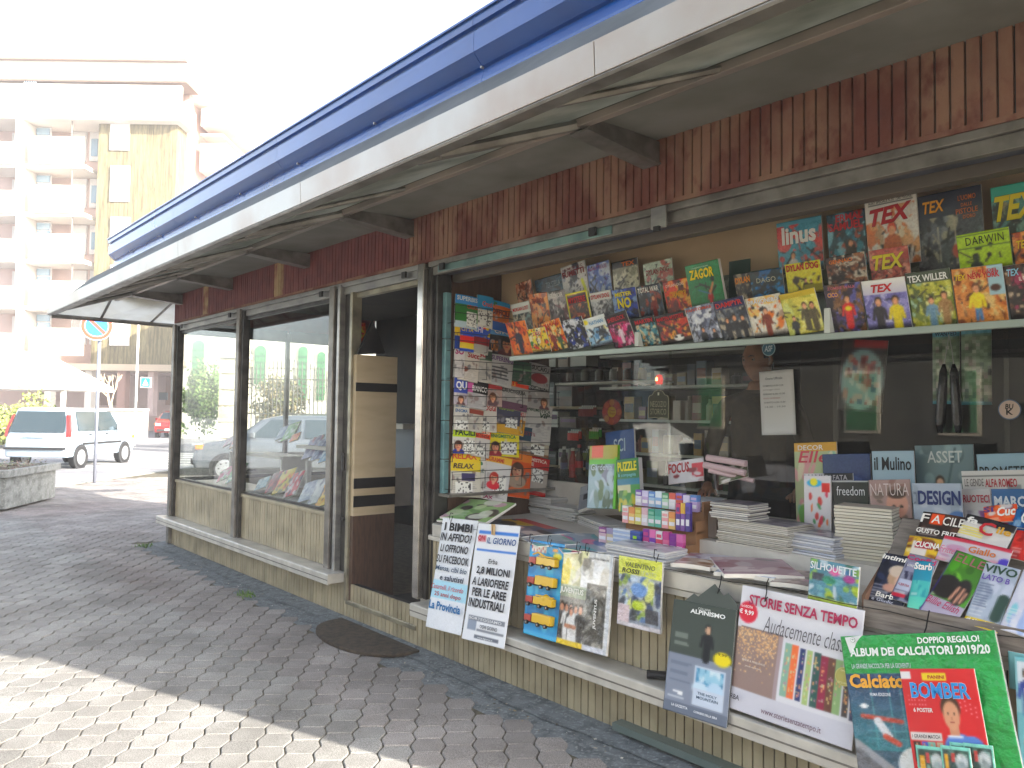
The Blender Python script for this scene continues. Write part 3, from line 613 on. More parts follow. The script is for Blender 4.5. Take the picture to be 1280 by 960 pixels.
# door
mb = MB(); mb.box((-4.73, -.02, .095), (-3.88, .05, .125)); kp(mb, 'door_sill', BRASS, bevel=.004)
mb = MB(); mb.box((-4.735, -.03, .30 - .18), (-4.700, .045, 2.235)); mb.box((-4.700, -.0, 2.20), (-3.885, .045, 2.233)); kp(mb, 'door_frame', BRASS, bevel=.003)
mb = MB(); mb.box((-4.86, .0, .30), (-4.736, .03, 2.235)); kp(mb, 'door_leaf_edge', BRONZE)
mb = MB(); mb.box((-4.775, -.045, .66), (-4.735, -.032, .68)); kp(mb, 'door_latch', BLACK)
mb = MB(); mb.tube([(-4.745, -.05, 1.0), (-4.745, -.05, 1.12)], .012, 6); kp(mb, 'door_handle', BLACK)
mb = MB(); mb.box((-4.70, .10, .096), (-3.88, .55, .104)); kp(mb, 'sill_mat', mat("dark_sill_rubber", '#252428', .9))
# display recess: side wall, back board, shelves, counter, glass
mb = MB(); mb.box((-3.805, .12, .30), (-3.76, .95, 2.56)); kp(mb, 'recess_side_wall', BROWNW)
mb = MB(); mb.box((-3.76, .52, 1.775), (X1 - .05, .55, 2.56)); kp(mb, 'recess_back_board', CREAMW)
mb = MB(); mb.box((-3.33, .22, 1.712), (X1 - .05, .245, 1.738)); kp(mb, 'shelf_bar', mat("grey_green_bar", '#9aa59c', .4, .2), bevel=.003)
mb = MB(); mb.box((-3.33, .245, 1.722), (X1 - .05, .31, 1.728)); kp(mb, 'comic_shelf', mat("grey_shelf", '#6f756f', .5))
mb = MB(); mb.box((-3.30, .352, 1.745), (X1 - .05, .36, 1.86)); kp(mb, 'shelf_riser', mat("grey_riser", '#7f8a82', .5))
mb = MB(); mb.box((-3.30, .435, 1.76), (X1 - .05, .443, 1.96)); kp(mb, 'shelf_riser', mat("grey_riser", '#7f8a82', .5))
PERF = mat("speckled_green_board", '#8d9a83', .6, c2='#6b7563', nscale=22, thr=(.5, .55))
mb = MB(); mb.box((-3.1, .500, 1.96), (X1 - .05, .512, 2.085)); kp(mb, 'pinned_board', PERF)
CZ = .755
mb = MB(); mb.box((-3.74, -.005, CZ - .03), (X1 - .05, .95, CZ)); kp(mb, 'counter_top', WHITEB)
mb = MB(); mb.prism([(-.022, .686), (-.006, .686), (-.006, .752), (-.016, .757), (-.024, .752)], -3.72, X1); kp(mb, 'counter_lip', ALUL, bevel=.002)
mb = MB(); mb.box((-2.35, .35, CZ), (X1 - .05, .95, .835)); kp(mb, 'counter_riser', WHITEB)
mb = MB(); mb.box((-3.74, .90, CZ), (-2.35, .93, .97)); kp(mb, 'glass_kerb', WHITEB)
mb = MB(); mb.box((-2.35, .90, .835), (X1 - .05, .93, .90)); kp(mb, 'glass_kerb', WHITEB)
gx = [-3.74, P(835, 480, 'y', .905).x, P(1041, 480, 'y', .905).x, P(1254, 480, 'y', .905).x, X1 - .05]
for i, (a, b) in enumerate(zip(gx[:-1], gx[1:])):
    mb = MB(); y = .905 + .008 * (i % 2); mb.box((a, y, .90 if i else .97), (b + .02, y + .005, 2.1)); kp(mb, 'display_pane', GLASS)

# ================================================================== COMICS ON THE UPPER SHELF
def C(base, cols, seed, men=(), n=26, band=None, frame_c=None, after=None):
    def f(nx, ny):
        a = comic(nx, ny, base, cols, seed, n, men=men)
        if band:
            for y0, y1, c in band: a.rect(0, y0, 1, y1, c)
        if frame_c:
            for r in ((0, 0, .05, 1), (.95, 0, 1, 1), (0, 0, 1, .04), (0, .96, 1, 1)): a.rect(*r, frame_c)
        if after: after(a)
        return a
    return f
ll = math.radians(-20)
FR = ((0, .275, 1.739), (0, -math.cos(ll), math.sin(ll)))
lm = math.radians(-13)
MR = ((0, .372, 1.86), (0, -math.cos(lm), math.sin(lm)))
BR_ = ((0, .452, 1.96), (0, -math.cos(math.radians(6)), -math.sin(math.radians(6))))
T_RED, T_YEL, T_WHT, T_BLK = '#c8242c', '#f2d23a', '#eeeae2', '#17161a'
G1 = 'comics standing on the long upper shelf'
front = [
 ('orange comic with a dark striding figure, first at the left of the shelf bar', (643,444),(668,442.5),(631,404), C('#c8632e', ['#e98b43','#7b2f22','#d9793a'], 11, men=((.5,.1,.75,'#20233a'),)), (), 0),
 ('crowded yellow and red comic, second from the left on the shelf bar', (667,442),(690,440),(658,412), C('#d8a92f', ['#c23a2a','#e8d14a','#2e6b3c','#e9e0c9'], 12), [('CICO',.3,.72,.45,.14,'#d62a2a',{'b':.05,'o':T_WHT})], 1),
 ('comic with an orange and yellow battle cover in the shelf bar row', (690,440),(713,438),(674,404), C('#e08a2b', ['#f3c13d','#b5311f','#5d3a22','#e8d7a0'], 13, men=((.35,.1,.6,'#7b2f22'),(.7,.05,.5,'#3c5a3a'))), [('YAKARI',.08,.82,.84,.11,'#c2281f',{'b':.05})], 0),
 ('comic with a black and white cover and blue patches in the shelf bar row', (713,438),(740,436),(698,402), C('#20222c', ['#e6e7ea','#24408f','#0f1118','#c9ced6'], 14, n=34), [('CRONACA',.1,.85,.8,.09,'#d9dde6')], 1),
 ('pale blue and white comic with a yellow spot in its top corner', (740,436),(769,434.5),(723,400), C('#9fc0d8', ['#e9eef0','#5e8cb5','#3a3f48','#d8d2a0'], 15, band=[(.66,1,'#e6ebea')], after=lambda a: a.ell(.13,.88,.11,.08,'#e8d42e')), [('NATHAN',.3,.75,.6,.12,'#5c9bc8',{'b':.04})], 0),
 ('comic with a magenta cover under a black title strip, loose copies behind it', (770,436),(798,433.5),(751,396), C('#a81f5c', ['#d13c86','#64133f','#e8a2c0','#3a1530'], 16, men=((.5,.15,.5,'#e6d3da'),), band=[(.72,1,'#241a20')]), [('SHERLOCK',.1,.78,.8,.13,'#c8323c',{'b':.04})], 1),
 ('comic with a teal scene, just right of the low white divider', (802,434),(828,431),(790,400), C('#3d7f8c', ['#7fb0b8','#1e3c46','#b58a5a','#d8c9a8'], 17, band=[(.78,1,'#19171a')]), [('MARTIN',.08,.81,.84,.14,T_RED,{'b':.05})], 0),
 ('dark comic with red title and a black and white animal at its foot', (829,431.5),(868,428),(816,396), C('#5b3b2c', ['#b8452e','#d8a04a','#232026','#8e2f2a'], 18, band=[(.76,1,'#1b1a1d')], after=lambda a: (a.ell(.6,.16,.16,.1,'#efeee9'), a.ell(.52,.2,.05,.04,'#111'), a.ell(.72,.2,.05,.04,'#111'))), [('MARTIN MYSTERE',.06,.80,.88,.13,T_RED,{'b':.05})], 1),
 ('cloudy grey blue comic with two dark heads at its foot', (868,428.5),(905,426.5),(851,386), C('#8f95a8', ['#c3c7d2','#6b7086','#dfe2e8','#4c5163'], 19, men=((.45,-.12,.5,'#1c1c22'),(.8,-.15,.45,'#24242c'))), [('FANTOMAS',.06,.87,.88,.08,'#c8502c',{'b':.04})], 0),
 ('comic with a group of dark figures and a red title on navy', (906,426.5),(944,423),(888,378), C('#5d6672', ['#2a2f3a','#8d8f90','#39404c','#b9ae9a'], 20, men=((.3,.05,.5,'#24262c'),(.55,.02,.58,'#2f3136'),(.8,.05,.5,'#1d1f26')), band=[(.78,1,'#1d2a55')]), [('DAMPYR',.06,.82,.88,.12,T_RED,{'b':.06,'o':'#d9d2c8'})], 1),
 ('comic with a white and orange cover, muscular brown figure and outlined white title', (944,423.5),(988,420),(929,374), C('#e6ddd0', ['#d97a2b','#f0c57c','#b9a08c','#efe9e0'], 21, men=((.5,.1,.62,'#7d3a22'),), n=22), [('DRAGONERO',.06,.84,.88,.10,'#e9e9ee',{'b':.05,'o':'#2a3448'})], 0),
 ('pale yellow comic with three silhouettes, left of the tall shelf divider', (988,420),(1033,416),(970,369), C('#d9cf6c', ['#e9e39a','#b8b554','#cfd48a'], 22, men=((.62,.12,.6,'#56503a'),(.82,.1,.6,'#5c543e'),(.25,.0,.45,'#2c3036')), n=16, band=[(.86,1,'#c8b23c')]), [('IL COMANDANTE',.06,.88,.6,.06,'#d9c02c',{'b':.05,'o':'#222'})], 1),
 ('dark comic with a figure in red and yellow, right of the tall shelf divider', (1039,417.5),(1085,414.5),(1029,357), C('#3c2f40', ['#4b3c6b','#7b5a3c','#8a6a4c','#27202c','#6a6ba6'], 23, men=((.6,.15,.62,'#c22a2a'),), after=lambda a: (a.ell(.6,.5,.09,.05,'#e8cf2e'), a.rect(.1,.74,.38,.84,'#5a3a88'))), [('ZOMBIE WALK',.12,.90,.76,.055,'#d06a7a'),('CICO',.1,.75,.28,.09,'#f0b02c',{'b':.05})], 0),
 ('comic with a white top, red title and two armed men before a violet sky', (1087,414.5),(1141,411),(1076,352), C('#8783b8', ['#a9a5d0','#726ea6','#c9c6df'], 24, n=10, men=((.33,.0,.66,'#26222a'),(.72,.0,.66,'#d8c62c')), after=lambda a: a.grad(.72,1,'#cfcbdc','#f0eee9')), [('TEX',.22,.76,.5,.15,T_RED,{'b':.06,'s':.25,'o':'#2a1414'})], 1),
 ('leafy green and yellow comic with a white title and two men', (1143,411.5),(1198,407.5),(1131,342), C('#a9a848', ['#c9c86c','#6d7a34','#e0dca0','#4e5a34','#9db8a0'], 25, men=((.5,.05,.5,'#7b9ab0'),(.8,.1,.52,'#a2825c')), band=[(.80,1,'#4c5548')]), [('TEX WILLER',.05,.83,.9,.12,'#e4e6e0',{'b':.05,'o':'#20241f'})], 0),
 ('comic with orange striped sky and a crouching figure in a yellow shirt', (1199,407.5),(1262,404),(1188,337), C('#c98a4a', ['#e0a866','#a85a2a','#d8c08a','#7a4522'], 26, n=18, men=((.45,.1,.62,'#e2cc2c','#5a3a20','#d9a583','#5c88b4'),), after=lambda a: (a.rect(.72,.5,1,1,'#a9c4cc'), a.ell(.83,.62,.1,.06,'#4a2a1c'))), [('TEX',.06,.80,.22,.10,'#f0c828',{'b':.05,'s':.2,'o':'#5a2410'}),('IL RE DEL',.42,.90,.5,.05,T_RED,{'b':.04}),('NEW YORK',.32,.80,.62,.10,T_RED,{'b':.06})], 1),
 ('dark streaked comic with pale blue title, last on the shelf bar', (1265,403.5),(1318,400),(1251,333), C('#3a3230', ['#6a4a34','#c9b8a0','#9a3c5c','#2a2422'], 27), [('TEX',.08,.82,.3,.12,'#8cc4dc',{'b':.05,'s':.2}),('IL PELLEGRINO',.35,.72,.62,.07,T_WHT)], 0),
]
for i, (lb, a, b, c, art, tx, k) in enumerate(front): mag(lb, a, b, c, FR, art, tx, off=.004 + k * .006, name='comic', cat='comic book', group=G1)
mid = [
 ('small dark comic with a white and red head, nearest the news rack', (645,412),(668,409),(638,381), C('#3b4a48', ['#6d8a86','#20292a','#b9b0a0'], 31, band=[(.66,1,'#cfd2cc')]), [('MORGAN LOST',.08,.74,.84,.12,T_RED,{'b':.04})], 0),
 ('comic with a faded orange desert cover in the second row', (667,409),(690,407),(661,368), C('#c8793c', ['#e2a566','#8a4a2a','#d9b48c'], 32), [('ZAGOR',.15,.75,.7,.12,'#8a2a1c',{'b':.05})], 1),
 ('comic with black and white ink shapes on dark red, second row from the bar', (690,407),(713,405),(682,365.5), C('#2c2128', ['#d8d4d0','#5a2430','#111014','#8f8a8c'], 33), [('HELLNOIR',.1,.82,.8,.12,'#e6e2dc',{'b':.04})], 0),
 ('comic with a bright yellow frame and red title block in the second row', (713,400),(740,396.5),(706,368), C('#7a4a34', ['#b0573a','#3a2a26','#d8a56c'], 34, frame_c='#f0d820', band=[(.62,.92,'#22181a')]), [('MYSTERE',.1,.66,.8,.2,T_RED,{'b':.06})], 1),
 ('comic with a grey car scene and a red title on white', (742,397),(769,394),(736,367), C('#74787c', ['#a9adb0','#3c3f44','#d0d2d2'], 35, band=[(.72,1,'#d6d6d2')]), [('DYLAN DOG',.08,.78,.84,.14,T_RED,{'b':.05})], 0),
 ('comic with a royal blue cover and a big yellow rounded title', (769,393.5),(799,390),(764,363.5), C('#2a49a0', ['#4c72c8','#1b2c66','#8fa9c8'], 36), [('MISTER',.15,.76,.7,.14,'#f0df2c',{'b':.06}),('NO',.22,.36,.56,.36,'#f0df2c',{'b':.10,'o':'#222'})], 1),
 ('comic with a dark blue scene and the large title TOTAL WAR', (802,395),(831,390),(796,359), C('#2c3440', ['#485668','#151a22','#9c4a34','#7c8a92'], 37, men=((.65,.1,.6,'#7c2e24'),)), [('TOTAL WAR',.06,.80,.88,.15,T_WHT,{'b':.05})], 0),
 ('comic with a fiery orange cover and yellow brush title, left of the green volume', (835,389),(867,384),(828,353), C('#c94a28', ['#e98a3c','#f2b85c','#8a2418','#5e1c16'], 38), [('DAMPYR',.2,.52,.66,.16,'#e8a82c',{'b':.05,'s':.3}),('DYLAN DOG',.12,.82,.7,.08,'#f0dcc8')], 1),
 ('thick green volume with big yellow title in the middle of the shelf', (867,380),(909,374),(857,333), C('#157a4c', ['#178052','#14744a'], 39, n=6, men=((.62,.06,.34,'#b02c30','#222','#c98a60'),), after=lambda a: (a.seg(.62,.3,.74,.52,.03,'#c98a60'), a.seg(.62,.3,.3,.42,.012,'#5a7ab0'))), [('ZAGOR',.10,.66,.72,.22,'#f2d820',{'b':.09,'s':.12,'o':'#12301f'}),('I CLASSICI A COLORI',.2,.90,.5,.025,'#cfe8d4')], 2),
 ('comic with an orange title on black, half hidden right of the green volume', (922,372),(943,368),(917,344), C('#2c3038', ['#6b5a4a','#15161b','#a9a08c'], 40), [('DYLAN',.1,.68,.84,.2,'#f0902c',{'b':.06,'o':'#f0dc5c'})], 0),
 ('dark green blue comic with glowing blue smoke and pale thin title', (941,369),(981,363),(938,340), C('#1c4048', ['#2c6a9c','#16323a','#4c9cd0','#0f2328'], 41, n=20), [('DAGO',.2,.60,.6,.16,'#c8c8b4',{'b':.02})], 1),
 ('bright yellow comic with a red title and a small dark group below it', (985,362),(1029,356.5),(981,331), C('#ddd244', ['#e8e070','#c8bc30','#d8c83c'], 42, n=8, men=((.55,.0,.5,'#4a4238'),(.7,.02,.42,'#2c2a26')), after=lambda a: (a.ell(.28,.46,.1,.1,'#4a4030'), a.rect(.5,.12,1,.3,'#9c9440'))), [('DYLAN DOG',.05,.76,.90,.20,T_RED,{'b':.07,'o':'#5a1210'})], 0),
 ('dark crowded comic with an orange title, left of the pale red one', (1036,354),(1085,349),(1030,323), C('#3a2a2a', ['#6e4a3c','#20181c','#9c6a4a','#d8d0c0'], 43, n=34), [('GENNAIO',.1,.78,.6,.12,'#f0802c',{'b':.04})], 1),
 ('pale red comic with a big yellow title, below the tall white cover', (1090,347.5),(1139,342.5),(1085,314), C('#b8685c', ['#c87c6c','#9c4a44','#8a5a50','#d8a08c'], 44), [('TEX',.08,.42,.82,.42,'#ecd838',{'b':.06,'s':.25,'o':'#3a2410'})], 0),
 ('lime green comic with dark outlined title and a black haired man, second row', (1200,333),(1266,326.5),(1193,295), C('#b4cf28', ['#b8d42c','#a9c624'], 45, n=5, men=((.34,-.28,.75,'#22301c','#111','#3a4a2c'),), band=[(.94,.96,'#5a7a1c'),(.62,.635,'#5a7a1c')]), [('DARWIN',.18,.70,.72,.20,'#2a3a1c',{'b':.0,'sp':1.1})], 0),
 ('orange comic with small yellow title, last in the second row', (1269,326),(1318,321),(1262,292), C('#c87a3c', ['#e0a05c','#a04c24','#5a2c18'], 46), [('TEX',.1,.55,.4,.22,'#f0c828',{'b':.05,'s':.2,'o':'#5a2410'})], 1),
]
for i, (lb, a, b, c, art, tx, k) in enumerate(mid): mag(lb, a, b, c, MR, art, tx, off=.004 + k * .006, name='comic', cat='comic book', group=G1, t=.004 if k < 2 else .018, drop=.03)
back = [
 ('small brown comic at the top left corner of the back row', (648,377),(668,374),(643,356), C('#9c5c3c', ['#b87c5c','#6e3a26','#d8b49c'], 51), (), 0),
 ('long dark blue comic lying low in the back row behind the others', (672,374),(707,369),(668,351), C('#2c4454', ['#4c6a7c','#1c2c38'], 52), [('TEX STELLA',.4,.60,.5,.2,'#b8c4cc')], 0),
 ('comic with a white cover, maroon title and lime corner, back row', (706,369),(737,364.5),(698.5,335.5), C('#dcdad8', ['#e8e6e2','#b8bcc8','#2a2c3c'], 53, n=12, after=lambda a: (a.seg(.95,0,.8,.5,.05,'#d8dc3c'),)), [('HUMOR & C',.1,.86,.8,.07,'#7a2430'),('FUMETTI',.06,.68,.88,.16,'#8a2434',{'b':.07})], 1),
 ('comic with a violet and light blue seascape, back row', (738,366),(766,362),(732,333), C('#8698c8', ['#a9b8dc','#5c74b4','#cfd6e4','#6a62a4'], 54), [('NAUTILUS',.1,.82,.8,.10,'#b46a9c')], 0),
 ('grey gold comic under a black and orange title strip, back row', (768,361.5),(800,357.5),(764,329), C('#8c8a78', ['#b4b09a','#5c5a4c','#d0ccb8'], 55, band=[(.80,1,'#2a2a2a')]), [('TEX',.4,.83,.5,.12,'#e0762c',{'b':.05})], 1),
 ('pale grey green comic with faded red title, left of the green volume', (807,357),(843,352),(803,331), C('#b9c4b4', ['#cdd6c8','#93a896','#a85a50'], 56, n=18), [('DYLAN DOG',.1,.60,.8,.18,'#9a3038',{'b':.05})], 0),
 ('turquoise comic magazine with red blots and the lower case white title', (974,330),(1030,322.5),(970.5,280), C('#5d9cae', ['#c85a54','#d4625c','#6aa8ba','#4e8ea2'], 57, n=16, men=((.35,-.1,.5,'#d8d4d0'),), after=lambda a: a.rect(0,.93,1,1,'#6aa8ba')), [('linus',.12,.55,.76,.34,'#f0ece6',{'b':.09})], 1),
 ('dark teal comic with a two line red title left of the tall white cover', (1037,323),(1085,316),(1033,270), C('#2c4c58', ['#4c8a9c','#1a2c34','#a8503c','#8cb8c4'], 58, men=((.6,.0,.5,'#3a2a24'),)), [('ERMAL',.25,.84,.7,.13,T_RED,{'b':.06}),('SAMUEL',.06,.68,.88,.15,T_RED,{'b':.06})], 0),
 ('tall white comic with a large red slanted title and tawny rider', (1086,321),(1151,313),(1078.5,252.5), C('#e6e0d8', ['#d9a87a','#c87c4a','#b89a7c','#e9d9c4'], 59, n=20, men=((.5,.0,.6,'#b86a3a','#c8502c'),), after=lambda a: (a.rect(0,.86,1,1,'#ece8e2'), a.rect(.06,.905,.94,.915,'#333'), a.rect(0,.66,.5,.86,'#e9e4dc'))), [('TEX',.10,.62,.82,.24,'#c0202a',{'b':.08,'s':.35,'r':.06,'o':'#2a1416'}),('ALBO SPECIALE N.35 - 240 PAGINE',.08,.925,.84,.035,'#333')], 2),
 ('large dark grey album with an orange title, sailing masts and grey mist', (1150,336),(1233,326),(1142,248), C('#55585e', ['#8c8f92','#3a3e46','#b4b09c','#70747a'], 60, n=18, after=lambda a: (a.rect(0,.72,1,1,'#353a48'), a.seg(.35,.2,.33,.6,.008,'#d8d4c0'), a.seg(.6,.15,.58,.7,.008,'#c8c0a8'), a.ell(.6,.3,.07,.08,'#c86a4c'))), [('TEX',.12,.78,.34,.14,'#eea42c',{'b':.05,'s':.2,'o':'#5a2a14'}),("L'UOMO",.66,.86,.26,.06,'#e0762c'),('DALLE',.7,.79,.16,.04,'#e0762c'),('PISTOLE',.62,.71,.32,.06,'#e0762c'),("D'ORO",.72,.65,.18,.045,'#e0762c')], 0),
 ('teal comic with a huge yellow slanted title, top right corner of the picture', (1244,322),(1312,314),(1236,236), C('#5c8c84', ['#3c4a3c','#8cac9c','#2c342c','#a0906c'], 61, after=lambda a: a.rect(0,.84,1,1,'#4cae9c')), [('TEX',.06,.58,.86,.30,'#e8d42c',{'b':.07,'s':.3,'o':'#2a2410'})], 1),
]
for i, (lb, a, b, c, art, tx, k) in enumerate(back): mag(lb, a, b, c, BR_, art, tx, off=.004 + k * .006, name='comic', cat='comic book', group=G1, t=.006, drop=.05)
mb = MB(); q = P(912, 330, 'y', .44); mb.box((q.x - .0, .435, 1.90), (q.x + .11, .44, q.z + .01)); setp(mb.build('divider_board', mat('dark_green_card', '#1c4034', .6)), 'dark green card board standing just behind the green volume', 'card')
for k, (u, v0) in enumerate(((797, 433), (1035, 417))):
    a = P(u, v0, 'y', .235); mb = MB(); mb.box((a.x - .012, .225, a.z), (a.x + .012, .33, a.z + (.10 if k else .07))); setp(mb.build('shelf_divider', mat('pale_divider', '#c8ccc4', .4), bevel=.002), ['low white divider on the shelf bar after the magenta comic', 'taller white divider on the shelf bar beside the pale yellow comic'][k], 'shelf divider')

# ================================================================== NEWS RACK ON THE LEFT SIDE WALL
rack = empty('news_rack', (-3.74, .06, .93), label='tall hinged news rack full of puzzle magazines, fixed beside the doorway', cat='magazine rack')
RM = Matrix.Translation((3.74, -.06, -.93))
mb = MB(); mb.box((-3.755, .06, .925), (-3.735, .93, 2.12)); mb.build('rack_back', BROWNW, rack, M=RM)
for z0, z1 in ((.93, 1.13), (1.134, 1.36), (1.364, 1.60), (1.604, 1.85), (1.854, 2.13)):
    mb = MB(); mb.box((-3.735, .035, z0), (-3.70, .075, z1)); mb.build('rack_edge_glass', TEALM, rack, M=RM, bevel=.003)
mb = MB(); mb.box((-3.74, .03, .912), (-3.63, .93, .928)); mb.build('rack_foot', STEEL, rack, M=RM)
for r_ in range(7):
    z = .985 + r_ * .165
    mb = MB(); mb.tube([(-3.63, .045, z + .03), (-3.632, .93, z + .03)], .0022, 5); mb.tube([(-3.63, .045, z + .075), (-3.632, .93, z + .075)], .0022, 5)
    for y in (.05, .3, .6, .92): mb.tube([(-3.73, y, z - .03), (-3.63, y, z - .03), (-3.63, y, z + .075)], .002, 5)
    mb.build('wire_holder', WIREM, rack, M=RM)
def newsp(base='#e4e1da', band=None, seed=0, face=None, cross=None, extra=None):
    def f(nx, ny):
        a = Art(nx, ny, base); a.lines(.08, .06, .92, .5, 11, '#8a898c', seed, .4); a.blobs(['#6c6a6e', '#a8a4a4', '#d8d4d0', '#8c7c78', base], 12, seed + 7, .05, .08, .95, .6, (.04, .12), .7)
        if band:
            for y0, y1, c in band: a.rect(0, y0, 1, y1, c)
        if cross: a.cross(*cross, 12, seed)
        if face: a.face(*face)
        if extra: extra(a)
        return a
    return f
GR = 'puzzle and lottery magazines in the tall news rack'
R = lambda x0, y0, x1, y1: (520 + x0 / 4.267, 320 + y0 / 4.267, 520 + x1 / 4.267, 320 + y1 / 4.267)
S = lambda x0, y0, x1, y1: (530 + x0 / 4.8, 500 + y0 / 4.8, 530 + x1 / 4.8, 500 + y1 / 4.8)
